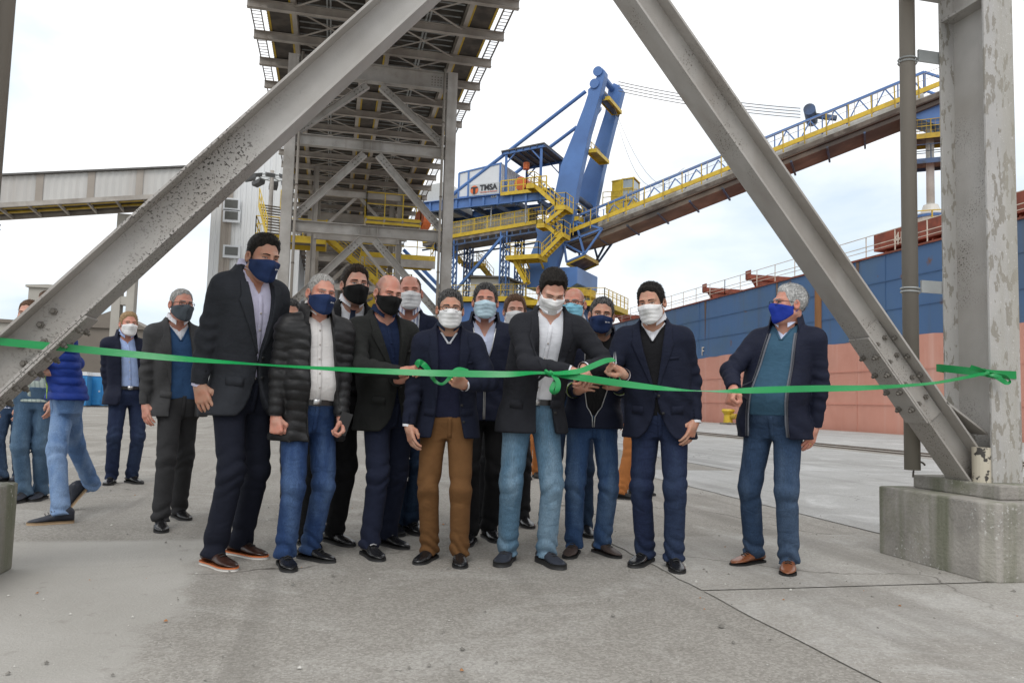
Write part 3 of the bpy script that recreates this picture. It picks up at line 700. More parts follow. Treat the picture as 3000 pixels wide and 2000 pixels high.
# feed conveyor with ribbed cover
def cover(a0, z0, a1, z1, r, parent, b=0.0, wall=.9, n=24):
    mb = MB(); nseg = max(12, int(abs(a1-a0)/.32)); vs = []; k = 10
    for i in range(nseg+1):
        t = i/nseg; rr = r*(1+.03*(i % 2)); a = a0+(a1-a0)*t; z = z0+(z1-z0)*t
        ring = [(b-rr, z), (b-rr, z+wall)]+[(b-rr*math.cos(th), z+wall+rr*.75*math.sin(th)) for th in np.linspace(.25, math.pi-.25, k)]+[(b+rr, z+wall), (b+rr, z)]
        vs += [slw(a, bb, zz) for bb, zz in ring]
    m = k+4
    mb.add(vs, [(i*m+j, i*m+j+1, (i+1)*m+j+1, (i+1)*m+j) for i in range(nseg) for j in range(m-1)])
    return mb.build('conveyor_cover', SILV, parent)
cover(-13.5, 16.2, -3.6, 17.05, 1.0, sl)
for b in (-1.9, 1.9):
    slbar('walkway_edge', slw(-14, b, 15.95), slw(-1.8, b, 17.0), .12, .34, YEL)
    mb = MB(); rail_geo(mb, [slw(-14, b, 16.1), slw(-1.8, b, 17.15)], 1.15, .04, 1.3, mesh_=True); mb.build('walkway_railing', YEL, sl)
mb = MB(); mb.poly([slw(-14, -1.9, 15.5), slw(-1.6, -1.9, 16.55), slw(-1.6, -1.9, 16.95), slw(-14, -1.9, 15.9)], VB*3.8); mb.build('conveyor_frame', STEEL_D, sl)
mb = MB()
for k in range(16):
    a = -13.5+k*.8; mb.bar(slw(a, -1.9, 15.45+.085*(a+14)), slw(a, -1.9, 15.1+.085*(a+14)), .12); 
mb.bar(slw(-14, -1.9, 15.1), slw(-1.6, -1.9, 16.15), .14); mb.bar(slw(-14, 1.9, 15.1), slw(-1.6, 1.9, 16.15), .14); mb.build('underframe', BLUED, sl)
for px_, py_ in ((1438, 650), (1540, 640), (1585, 615)):
    q = slp(px_, py_, -2.0); mb = MB(); mb.tube(q-Vector((0, 0, .4)), q+Vector((0, 0, 1.9)), .05, 6); mb.bar(q+Vector((0, 0, 1.9)), q+Vector((0, 0, 2.3))+VA*.3, .2, .08); mb.build('lamp_post', GALV, sl)
# support trestle
def lattice(parent, p0, p1, w, mat, seg=.9, ch=.12):
    p0 = Vector(p0); p1 = Vector(p1)
    for sa in (-1, 1):
        for sb in (-1, 1):
            o_ = VA*sa*w/2+VB*sb*w/2
            mb = MB(); mb.bar(p0+o_, p1+o_, ch, ch, up=VA); mb.build('trestle_chord', mat, parent)
    n = max(2, int((p1-p0).length/seg)); mb = MB()
    for i in range(n):
        q0 = p0.lerp(p1, i/n); q1 = p0.lerp(p1, (i+1)/n)
        for s in (-1, 1):
            mb.bar(q0+VB*s*w/2-VA*w/2, q1+VB*s*w/2+VA*w/2, .06); mb.bar(q0+VB*s*w/2+VA*w/2, q1+VB*s*w/2-VA*w/2, .06)
            mb.bar(q0+VA*s*w/2-VB*w/2, q1+VA*s*w/2+VB*w/2, .06)
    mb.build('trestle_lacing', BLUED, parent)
for a in (-10.9, -5.5):
    for b in (-1.6, 1.6): lattice(sl, slw(a, b, 10.4), slw(a, b, 15.6+.085*(a+14)), .62, BLUE)
slbar('trestle_brace', slw(-10.6, -1.9, 10.8), slw(-5.6, -1.9, 15.9), .22, .22)
slbar('trestle_brace', slw(-16.5, -1.2, 15.4), slw(-11.2, -1.2, 10.6), .25, .3)
slbar('trestle_brace', slw(-16.5, -1.9, 14.9), slw(-11.2, -1.9, 10.1), .2, .3, BLUED)
# slewing platform with railings and white cabin
platform(sl, [slw(-11.3, -3.2, 10.35), slw(-2.6, -3.2, 10.15), slw(-2.6, 3.2, 10.15), slw(-11.3, 3.2, 10.35)], .32, YEL, YELD, (0, 3), mesh_=True)
platform(sl, [slw(-2.5, -3.6, 9.75), slw(4.6, -3.6, 9.5), slw(4.6, 3.2, 9.5), slw(-2.5, 3.2, 9.75)], .32, YEL, YELD, (0, 1), mesh_=True)
mb = MB(); mb.poly([slw(-11.4, -2.9, 9.9), slw(-4.2, -2.9, 9.75), slw(-4.2, -2.9, 8.0), slw(-8.4, -2.9, 7.4), slw(-11.4, -2.9, 7.9)], VB*5.8); mb.build('portal_box', BLUE, sl, bevel=.04)
mb = MB(); mb.box((0, 0, 0), (1, 1, 1)); 
for (a, b) in ((-9.5, -2.3), (-9.5, 2.3), (2.5, -2.3), (2.5, 2.3)):
    mb = MB(); mb.bar(slw(a, b, 0), slw(a*.8, b, 9.0), 1.1, 1.1, up=VA); mb.build('portal_leg', BLUE, sl)
mb = MB(); mb.tube(slw(0, 0, 7.2), slw(0, 0, 10.6), 2.1, 28); mb.build('slew_column', BLUED, sl)
mb = MB(); mb.tube(slw(0, 0, 10.35), slw(0, 0, 10.95), 2.5, 32); mb.build('slew_ring', YELD, sl)
mb = MB(); mb.poly([slw(-3.0, -2.8, 11.0), slw(1.2, -2.8, 10.8), slw(1.9, -2.8, 11.2), slw(1.9, -2.8, 12.6), slw(-3.2, -2.8, 12.7)], VB*5.4); mb.build('slew_table', BLUE, sl, bevel=.05)
hc = [slw(-9.0, -1.2, 10.4), slw(-5.6, -1.2, 10.35)]
mb = MB(); mb.poly([slw(-9.0, -1.4, 10.35), slw(-5.6, -1.4, 10.3), slw(-5.6, -1.4, 12.1), slw(-9.0, -1.4, 12.25)], VB*2.6); mb.build('electrical_room', WHITEP, sl)
mb = MB(); mb.poly([slw(-9.5, -1.9, 12.35), slw(-5.1, -1.9, 12.1), slw(-5.1, -1.9, 12.25), slw(-9.5, -1.9, 12.55)], VB*3.6); mb.build('room_roof', ROOFD, sl)
for a in (-7.6, -6.5):
    mb = MB(); mb.poly([slw(a, -1.46, 11.0), slw(a+.75, -1.46, 11.0), slw(a+.75, -1.46, 11.55), slw(a, -1.46, 11.55)], VB*.05); mb.build('room_window', M('dark_pane', (.10, .10, .09), .3, var=.1), sl)
# stair flights zigzagging up the near leg
def fl(x0, y0, x1, y1, b, w=.95): stairs(sl, slp(x0, y0, b), slp(x1, y1, b), w, VB, YEL)
def pf(x0, y0, x1, b, dep=1.4):
    p = slp(x0, y0, b); q = slp(x1, y0, b); q.z = p.z
    platform(sl, [p-VB*dep/2, q-VB*dep/2, q+VB*dep/2, p+VB*dep/2], .26, YEL, YELD, (0, 1, 3))
pf(1552, 548, 1574, -3.6); fl(1572, 548, 1640, 610, -3.6); pf(1638, 612, 1668, -3.9, 1.8)
fl(1655, 616, 1606, 655, -4.3); pf(1582, 662, 1604, -4.0); fl(1602, 660, 1640, 693, -4.0); pf(1636, 690, 1660, -4.1, 1.6)
fl(1650, 694, 1592, 752, -4.5); pf(1496, 757, 1590, -4.2, 2.0)
fl(1512, 768, 1545, 830, -4.4, .8)
pf(1668, 645, 1706, -1.5, 1.8)
for x in (1541, 1582):
    slbar('platform_strut', slp(x, 760, -4.6), slp(x+10, 786, -3.0), .14, .14, YELD)
# left yellow landing seen between the trestle legs
pl = slp(1352, 770, 3.5); pr = slp(1402, 770, 3.5); pr.z = pl.z
platform(sl, [pl, pr, pr+VB*1.6, pl+VB*1.6], .3, YELD, YELD, (0, 1), mesh_=True)
stairs(sl, slp(1326, 735, 4.2), slp(1355, 775, 4.2), .9, VB, YELD); stairs(sl, slp(1402, 770, 4.2), slp(1440, 815, 4.2), .9, VB, YELD)
# boom
BB = (-1.7, 1.7)
def bz(a): return 15.55+(a-.3)*.3155           # deck level along the boom
A0, A1 = .3, 29.6
for b in BB:
    slbar('boom_walkway_edge', slw(A0, b-.75*(1 if b > 0 else 1)*(-1 if b > 0 else 1), bz(A0)), slw(A1, b-.75*(-1 if b > 0 else 1), bz(A1)), .10, .34, YEL)
    slbar('boom_top_chord', slw(A0-1.2, b, bz(A0)+1.35-.4), slw(A1-1.5, b, bz(A1-1.5)+1.6), .18, .18, BLUE)
    slbar('boom_lower_chord', slw(A0, b, bz(A0)-.55), slw(A1, b, bz(A1)-.5), .22, .34, STEEL_D)
    n = 16; mb = MB()
    for i in range(n):
        a0 = A0+(A1-1.5-A0)*i/n; a1 = A0+(A1-1.5-A0)*(i+1)/n; am = (a0+a1)/2
        top = lambda a: bz(a)+.95+(a-A0)/(A1-1.5-A0)*.65
        mb.bar(slw(a0, b, bz(a0)), slw(am, b, top(am)), .085); mb.bar(slw(am, b, top(am)), slw(a1, b, bz(a1)), .085)
        mb.bar(slw(a0, b, bz(a0)), slw(a0, b, top(a0)), .07)
    mb.build('boom_lattice', BLUE, sl)
    mb = MB(); bo = b+(.75 if b > 0 else -.75)
    rail_geo(mb, [slw(A0, bo, bz(A0)+.15), slw(A1, bo, bz(A1)+.15)], 1.05, .016, 1.6); mb.build('boom_railing', STEEL_F, sl)
    mb = MB()
    for i in range(18):
        a = A0+1+i*1.55; mb = MB(); mb.bar(slw(a, bo, bz(a)+1.2), slw(a+.05, bo-(.12 if b < 0 else -.12), bz(a)-.5), .07); mb.build('walkway_bracket', YELD, sl)
i0 = 0
mb = MB(); nseg = 90; k = 9; vs = []
for i in range(nseg+1):
    a = A0+2.5+(A1-A0-4)*i/nseg; rr = .95*(1+.035*(i % 2)); z = bz(a)-.1
    ring = [(-rr, z-.15)]+[(-rr*math.cos(t), z+.25+rr*.6*math.sin(t)) for t in np.linspace(.1, math.pi-.1, k)]+[(rr, z-.15)]
    vs += [slw(a, b_, z_) for b_, z_ in ring]
m_ = k+2; mb.add(vs, [(i*m_+j, i*m_+j+1, (i+1)*m_+j+1, (i+1)*m_+j) for i in range(nseg) for j in range(m_-1)]); mb.build('boom_belt_cover', SILV, sl)
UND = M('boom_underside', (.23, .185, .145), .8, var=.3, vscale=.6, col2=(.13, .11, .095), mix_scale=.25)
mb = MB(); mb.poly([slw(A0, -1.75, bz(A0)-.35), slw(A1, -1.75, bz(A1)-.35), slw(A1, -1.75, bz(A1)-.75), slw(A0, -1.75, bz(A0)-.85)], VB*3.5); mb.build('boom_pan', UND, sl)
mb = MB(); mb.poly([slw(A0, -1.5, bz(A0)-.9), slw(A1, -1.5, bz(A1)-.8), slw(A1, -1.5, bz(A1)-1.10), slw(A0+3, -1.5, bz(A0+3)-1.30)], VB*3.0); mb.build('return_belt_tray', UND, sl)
mb = MB()
for i in range(10):
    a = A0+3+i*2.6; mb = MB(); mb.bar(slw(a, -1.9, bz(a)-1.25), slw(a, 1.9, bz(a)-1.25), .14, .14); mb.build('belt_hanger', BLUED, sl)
# root frame with hanging work platform
rt = [slp(1652, 712, -2.4), slp(1688, 650, -2.4), slp(1700, 700, -2.4), slp(1765, 670, -2.4), slp(1660, 768, -2.4), slp(1712, 745, -2.4)]
for a, b in ((0, 1), (1, 2), (1, 3), (0, 3), (0, 4), (2, 5), (5, 3), (4, 5), (0, 5)):
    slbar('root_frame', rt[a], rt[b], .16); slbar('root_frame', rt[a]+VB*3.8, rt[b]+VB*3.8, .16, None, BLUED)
platform(sl, [rt[4], rt[5], rt[5]+VB*3.8, rt[4]+VB*3.8], .2, YELD, STEEL_D, ())
slbar('root_tie', slp(1748, 762, 1.2), slp(1782, 700, 1.2), .16, None, BLUED)
mb = MB(); mb.poly([slw(.2, -1.2, 14.6), slw(3.0, -1.2, 15.6), slw(3.0, -1.2, 17.4), slw(.2, -1.2, 17.2)], VB*2.4); mb.build('transfer_chute', BLUED, sl)
# cables with pulley block
blk = slp(2375, 338, 0)
for i, b in enumerate((-1.2, -.4, .4, 1.2)):
    mb = MB(); mb.path([slp(1812, 240+9*i, b).lerp(slp(2345, 318+9*i, b*.8), t)-Vector((0, 0, 1.2*t*(1-t))) for t in np.linspace(0, 1, 12)], .035, 5); mb.build('luffing_cable', CABLE, sl)
mb = MB(); mb.tube(blk-VB*1.4, blk+VB*1.4, .45, 16); mb.build('pulley_block', BLUED, sl)
slbar('pulley_yoke', blk, slw(A1-7.5, 0, bz(A1-7.5)+1.4), .5, .3, BLUED)
for e in ((2005, 492), (2100, 500)):
    p0 = slp(1790, 290, 0); p1 = slp(*e, 0); mb = MB()
    mb.path([p0.lerp(p1, t)-Vector((0, 0, 5.5*math.sin(math.pi*t)*(1-.35*t))) for t in np.linspace(0, 1, 18)], .016, 4); mb.build('slack_cable', CABLE, sl)
# head frame, spout and hanging service basket at the tip
for b in BB:
    slbar('head_frame', slw(A1-1.5, b, bz(A1-1.5)+1.6), slw(A1+.4, b, bz(A1)+.1), .16); slbar('head_frame', slw(A1-1.5, b, bz(A1-1.5)+1.6), slw(A1-1.5, b, bz(A1-1.5)), .14)
mb = MB(); mb.poly([slw(A1-2.6, -1.2, bz(A1-2.6)-1.0), slw(A1+.6, -1.2, bz(A1)-.5), slw(A1+.6, -1.2, bz(A1)-2.2), slw(A1-.6, -1.2, bz(A1)-2.8)], VB*2.4); mb.build('head_chute', BLUE, sl)
sp_t = slp(2748, 290, 0); sx = slw(28.5, 0, 0)
def spx(z): return Vector((sx.x, sx.y, z))
SPW = M('spout_white', (.62, .60, .55), .5, var=.1, vscale=1.5)
platform(sl, [spx(21.4)+VA*s*1.3+VB*t*1.3 for s, t in ((-1, -1), (1, -1), (1, 1), (-1, 1))], .25, YELD, STEEL_D, None, mesh_=True)
platform(sl, [spx(19.6)+VA*s*1.1+VB*t*1.1 for s, t in ((-1, -1), (1, -1), (1, 1), (-1, 1))], .25, BLUED, STEEL_D, None)
mb = MB(); mb.tube(spx(24), spx(15.5), .28, 14); mb.build('spout_pipe', SPW, sl, smooth=True)
mb = MB(); mb.tube(spx(16.4), spx(15.7), .5, 18, .75); mb.tube(spx(15.7), spx(13.5), 1.0, 20); mb.build('spout_drum', SPW, sl)
for z in (15.5, 13.7): 
    mb = MB(); mb.tube(spx(z-.1), spx(z+.1), 1.06, 20); mb.build('spout_band', BLUE, sl)
mb = MB(); mb.tube(spx(13.4), spx(12.0), 1.05, 20, 1.35); mb.build('spout_skirt', SPW, sl)
mb = MB(); rail_geo(mb, [spx(13.4)+VA*s*1.4+VB*t*1.4 for s, t in ((-1, -1), (1, -1), (1, 1), (-1, 1), (-1, -1))], 2.3, .04, 1.4); mb.build('spout_guard', YEL, sl)
# operator cabin
cb0 = slp(1775, 597, 3.2)
mb = MB(); mb.poly([cb0, cb0+VA*2.8, cb0+VA*2.6-Vector((0, 0, .5)), cb0-Vector((0, 0, .9))], VB*2.2); mb.build('cabin_deck', YEL, sl)
c0 = cb0+VA*.55
mb = MB(); mb.poly([c0, c0+VA*1.0, c0+VA*1.0+Vector((0, 0, 2.1)), c0+Vector((0, 0, 1.9))], VB*2.0); mb.build('cabin_body', YEL, sl)
GLZ = M('cabin_glass', (.35, .40, .42), .1, var=.05)
mb = MB(); mb.poly([c0+VA*1.0+Vector((0, 0, .3)), c0+VA*2.0+Vector((0, 0, .3)), c0+VA*2.0+Vector((0, 0, 2.1)), c0+VA*1.0+Vector((0, 0, 2.1))], VB*2.0); mb.build('cabin_glazing', GLZ, sl)
mb = MB()
for a in (1.0, 2.0):
    for b in (0, 2.0): mb.bar(c0+VA*a+VB*b, c0+VA*a+VB*b+Vector((0, 0, 2.2)), .10)
for z in (.2, 1.25, 2.15):
    mb.bar(c0+VA*1.0+Vector((0, 0, z))-VB*.02, c0+VA*2.05+Vector((0, 0, z))-VB*.02, .09)
mb.poly([c0-VA*.05+Vector((0, 0, 2.0)), c0+VA*2.1+Vector((0, 0, 2.2)), c0+VA*2.1+Vector((0, 0, 2.28)), c0-VA*.05+Vector((0, 0, 2.1))], VB*2.05)
mb.build('cabin_frame', YEL, sl)
mb = MB(); rail_geo(mb, [cb0-VA*.3, cb0+VA*2.9], 1.1, .035, .8); mb.build('cabin_railing', YEL, sl)

# ------------------------------------------------------------------ ship alongside
ship = thing('cargo_ship', 'blue and red bulk carrier moored along the quay', 'ship', (40, 30, -2))
HULLB = M('hull_blue_paint', (.066, .142, .29), .5, var=.10, vscale=.25, col2=(.075, .14, .235), mix_scale=.5, mix_pos=(.45, .7), streak=((.085, .115, .16), .9, .56, .75), spots=(.16, .075, .04), spot_scale=1.1, spot_pos=(.66, .76))
HULLR = M('hull_red_paint', (.62, .30, .228), .7, var=.08, vscale=.35, col2=(.55, .25, .185), mix_scale=.7, mix_pos=(.4, .75), streak=((.64, .36, .29), 1.1, .55, .72), bump=.1, bscale=3)
DECKR = M('deck_red_paint', (.26, .065, .035), .65, var=.25, vscale=1.0, col2=(.17, .05, .03), mix_scale=1.4)
RAILW = M('ship_rail_paint', (.62, .55, .46), .6, var=.15, vscale=2)
def hull_strip(z0, z1, mat, name, flare=0.0):
    ys = [-45]+list(np.linspace(-40, 78, 25))+[84, 89, 93, 96, 98]
    def off(y): return 0 if y < 78 else ((y-78)/20)**2.2*13.5
    mb = MB(); vs = []
    ys = sorted(set(list(ys)+list(np.arange(-40, 78, .9)))); jz = lambda y, z: z+(.035*math.sin(y*.8)+.03*math.sin(y*2.3+1)+.015*math.sin(y*5.1) if abs(z-4.68) < .01 else 0)
    for y in ys: vs += [(26.5+off(y)+.015*math.sin(y*1.7), y, jz(y, z0)), (26.5+off(y)*(1-flare)+.012*math.sin(y*2.1+1), y, jz(y, z1))]
    for y in reversed(ys): vs += [(54-off(y), y, z0), (54-off(y)*(1-flare), y, z1)]
    n = len(vs)//2
    mb.add(vs, [(2*i, 2*i+2, 2*i+3, 2*i+1) for i in range(n-1)]+[(2*(n-1), 0, 1, 2*(n-1)+1)])
    return mb.build(name, mat, ship, smooth=False)
hull_strip(-2.9, 4.68, HULLR, 'lower_hull'); hull_strip(4.68, 8.86, HULLB, 'upper_hull', .08)
mb = MB(); mb.box((26.7, -45, 8.5), (53.8, 79, 8.8)); mb.build('deck', DECKR, ship)
mb = MB(); mb.box((26.42, -45, 8.83), (26.62, 79, 8.92)); mb.build('sheer_strake', DECKR, ship)
for y0, y1 in ((-40, -12), (-12, 20), (20, 50), (50, 79)):
    mb = MB(); rail_geo(mb, [(26.7, y0, 8.9), (26.7, y1, 8.9)], 1.15, .02, 2.2); mb.bar((26.7, y0, 9.3), (26.7, y1, 9.3), .03); mb.build('ship_railing', RAILW, ship)
for z, mt in ((6.05, HULLB), (7.5, HULLB), (3.1, HULLR), (1.4, HULLR)):
    mb = MB(); mb.box((26.462, -40, z-.012), (26.49, 77, z+.012)); mb.build('plate_seam', mt, ship)
rs_ = random.Random(9); y = -38.0
while y < 76:
    mb = MB(); mb.box((26.468, y-.01, 4.85), (26.49, y+.01, 8.8)); mb.build('plate_seam', HULLB, ship)
    mb = MB(); mb.box((26.468, y+2.2, -2), (26.49, y+2.22, 4.55)); mb.build('plate_seam', HULLR, ship); y += rs_.uniform(6, 13)
RUST2 = M('faint_rust_run', (.16, .105, .075), .85, var=.4, vscale=1.5, stretch=(1, 1, .12))
for y, z0, z1, w in ((17.5, 6.6, 8.8, .10), (23.5, 5.4, 8.8, .14), (29.0, 7.2, 8.8, .08), (35.4, 6.0, 8.8, .12), (43.0, 6.9, 8.8, .10), (52.5, 5.9, 8.8, .16), (63.0, 6.4, 8.8, .14)):
    mb = MB(); mb.poly([(26.475, y-w, z1), (26.475, y+w, z1), (26.475, y+w*.5, (z0+z1)/2), (26.475, y+w*.15, z0), (26.475, y-w*.4, (z0+z1)/2)], (.02, 0, 0)); mb.build('rust_run', RUST2, ship)
def hatch(y0, y1, x0=31.0, z1=11.0, lab='4P'):
    mb = MB(); mb.box((x0, y0, 8.8), (48, y1, z1-.7)); mb.build('hatch_coaming', DECKR, ship)
    mb = MB(); mb.box((x0-.5, y0-.3, z1-.65), (48.4, y1+.3, z1+.35)); mb.build('hatch_cover', DECKR, ship)
    y = y0
    while y < y1:
        mb = MB(); mb.poly([(x0-.9, y, 8.8), (x0, y, 8.8), (x0, y, z1-.7), (x0-.35, y, z1-.7)], (0, .1, 0)); mb.build('coaming_stay', DECKR, ship); y += 1.8
hatch(24, 39); hatch(1, 17); hatch(-22, -6)
text_on('4P', Vector((30.47, 37.6, 10.4)), 1.0, RAILW, ship, 'hatch_number', ax=Vector((0, -1, 0)))
text_on('F', Vector((26.45, 53.0, 4.85)), .9, RAILW, ship, 'draft_mark', ax=Vector((0, -1, 0)))
def gallow(px_, py_):
    b0 = at_x(px_, py_, 28.3); y = b0[1]; top = 10.05
    mb = MB(); mb.box((28.0, y-.2, 8.8), (28.5, y+.2, top)); mb.poly([(27.6, y-.18, top-.3), (27.95, y-.18, top-.8), (28.55, y-.18, top-.8), (29.0, y-.18, top-.3)], (0, .36, 0)); mb.build('support_post', DECKR, ship)
    mb = MB(); mb.box((27.3, y-.3, top-.30), (30.8, y+.3, top+.05)); mb.build('support_beam', DECKR, ship)
    mb = MB(); mb.box((27.25, y-.34, top-.25), (27.3, y+.34, top+.35)); mb.build('stop_plate', DECKR, ship)
    for q in (29.8, 30.2):
        mb = MB(); mb.bar((q, y, 8.8), (q+.3, y, top-.3), .09); mb.build('support_ladder', RAILW, ship)
gallow(2100, 872); gallow(2232, 838); gallow(1830, 945)
mb = MB(); fm = at_x(1706, 950, 38.0)
mb.tube((38, fm[1], 8.8), (38, fm[1], 15.5), .45, 10); mb.bar((37, fm[1], 12.6), (39.6, fm[1], 12.6), .25); mb.bar((37.4, fm[1], 14.2), (38.6, fm[1], 14.2), .2); mb.tube((38, fm[1], 15.5), (38, fm[1], 17.0), .25, 8); mb.build('foremast', M('mast_red', (.50, .10, .05), .6, var=.15), ship)
mb = MB(); mb.tube((27.6, 80.5, 8.9), (27.6, 80.5, 9.6), .45, 12); mb.build('mooring_winch', M('mast_red', (.5, .1, .05)), ship)
RUST = M('rust_streak', (.26, .12, .045), .8, var=.35, vscale=1.2, stretch=(1, 1, .15))
pr0 = at_x(2398, 870, 26.5)
mb = MB(); mb.box((26.44, pr0[1]-.28, 4.9), (26.5, pr0[1]+.28, 8.7)); mb.build('rusty_drain_streak', RUST, ship)
# ------------------------------------------------------------------ yellow bollards on the quay edge
def bollard(x, y, label):
    t = thing('bollard', label, 'bollard', (x, y, 0), 'yellow mooring bollards')
    mb = MB(); mb.tube((x, y, .01), (x, y, .12), .52, 16); mb.build('base_plate', STEEL_D, t)
    mb = MB(); mb.tube((x, y, .12), (x, y, .62), .30, 18, .26); mb.tube((x, y, .62), (x, y, .86), .26, 18, .42); mb.tube((x, y, .86), (x, y, .98), .42, 18, .36); mb.build('post', YEL, t, smooth=False)
    mb = MB(); mb.tube((x+.1, y-.3, .52), (x+.25, y-.62, .52), .17, 12); mb.build('horn', YELD, t)
    mb = MB(); mb.path([(x-.35+.1*math.sin(k), y-.6-.1*k, .06+.05*(k % 2)) for k in range(9)], .05, 6); mb.build('rope', STEEL_D, t)
bp = gnd(2133, 1243); bollard(min(bp[0], 24.9), bp[1], 'yellow mooring bollard standing on the quay edge before the red hull')

# ------------------------------------------------------------------ left background: silo building, side gallery, low sheds
def corrugated(name, p0, p1, z0, z1, mat, parent, pitch=.5, dep=.07, stripes=()):
    """trapezoid sheet wall from p0 to p1 (xy) made as real ribs"""
    p0 = Vector((*p0, 0)); p1 = Vector((*p1, 0)); d = (p1-p0); Lw = d.length; d.normalize(); nrm = Vector((d.y, -d.x, 0))
    n = int(Lw/pitch); mb = MB(); vs = []
    for i in range(n):
        for t, o in ((0, 0), (.30, 0), (.42, 1), (.88, 1)):
            q = p0+d*(i+t)*pitch+nrm*dep*o
            vs += [q+Vector((0, 0, z0)), q+Vector((0, 0, z1))]
    m = len(vs)//2
    mb.add(vs, [(2*i, 2*i+2, 2*i+3, 2*i+1) for i in range(m-1)])
    return mb.build(name, mat, parent)
CLADW = M('white_corrugated_cladding', (.70, .71, .71), .5, var=.05, vscale=.15, streak=((.60, .59, .56), .7, .55, .8))
CLADB = M('brown_translucent_sheet', (.33, .29, .25), .6, var=.12, vscale=.4, streak=((.42, .38, .34), .8, .5, .7))
silo = thing('elevator_building', 'tall white corrugated elevator building with brown strips behind the braces', 'building', (-8, 78, 0))
UB = 75.0
b0 = at_y(603, 880, UB); b1 = at_y(870, 880, UB)
ST = at_y(640, 408, UB)[2]
corrugated('front_wall', (b0[0], UB), (b1[0], UB), 0, ST, CLADW, silo)
mb = MB(); mb.box((b0[0], UB+.1, 0), (b1[0], UB+14, ST-.1)); mb.build('side_walls', CLADW, silo)
for x0, x1 in ((645, 692), (772, 806)):
    q0 = at_y(x0, 690, UB-.1); q1 = at_y(x1-22 if x0 > 700 else x1-12, 690, UB-.1)
    corrugated('brown_strip', (q0[0], UB-.14), (q1[0], UB-.14), 8, ST-.4, CLADB, silo)
for y in (600, 634, 738):
    q = at_y(672, y, UB-.3)
    mb = MB(); mb.box((q[0]-.55, UB-.42, q[2]-.55), (q[0]+.95, UB-.16, q[2]+.62)); fr = mb.build('window_frame', WHITEP, silo)
    mb = MB(); mb.box((q[0]-.38, UB-.46, q[2]-.30), (q[0]+.75, UB-.43, q[2]+.45)); mb.build('window_opening', M('dark_pane', (.03, .03, .03)), silo)
annex = thing('white_annex', 'low white corrugated annex seen between the portal columns', 'building', (-4, 92, 0))
q0 = at_y(868, 830, 92); q1 = at_y(990, 830, 92); zt = at_y(890, 805, 92)[2]
corrugated('front_wall', (q0[0]-4, 92), (q1[0], 92), 0, zt, CLADW, annex)
mb = MB(); mb.box((q0[0]-4, 92.1, 0), (q1[0], 104, zt+.1)); mb.build('side_walls', CLADW, annex)
mb = MB(); e0 = at_y(870, 890, 88); mb.poly([(e0[0]-3, 91.9, e0[2]), (e0[0]+2.5, 91.9, e0[2]+1.0), (e0[0]+2.5, 91.9, e0[2]+1.4), (e0[0]-3, 91.9, e0[2]+.4)], (0, -1.5, 0)); mb.build('ramp_canopy', WHITEP, annex)
# high-mast flood lights
ml = thing('floodlight_mast', 'grey high mast with a ring of floodlights left of the portal', 'light mast', (0, 0, 0))
mp_ = at_y(797, 520, 58); ml.location = (mp_[0], 58, 0)
mb = MB(); mb.tube((mp_[0], 58, 0), (mp_[0], 58, mp_[2]+.5), .22, 12, .14); mb.build('mast', STEEL_F, ml, smooth=True)
mb = MB(); mb.path([(mp_[0]+.9*math.cos(t), 58+.9*math.sin(t), mp_[2]) for t in np.linspace(0, 2*math.pi, 25)], .05, 6)
for k in range(6):
    t = k*math.pi/3; mb.bar((mp_[0], 58, mp_[2]), (mp_[0]+.9*math.cos(t), 58+.9*math.sin(t), mp_[2]), .06)
mb.build('lamp_ring', GALV, ml)
LAMPD = M('lamp_housing', (.09, .09, .09), .5, var=.1)
for k in range(8):
    t = k*math.pi/4+.2; c_ = Vector((mp_[0]+1.15*math.cos(t), 58+1.15*math.sin(t), mp_[2]-.15)); dd = Vector((math.cos(t), math.sin(t), 0))
    mb = MB(); mb.poly([c_-dd*.1+Vector((0, 0, .2)), c_+dd*.65+Vector((0, 0, -.05)), c_+dd*.6+Vector((0, 0, -.32)), c_-dd*.05+Vector((0, 0, -.1))], dd.cross(Vector((0, 0, 1)))*.6); mb.build('floodlight', LAMPD, ml)
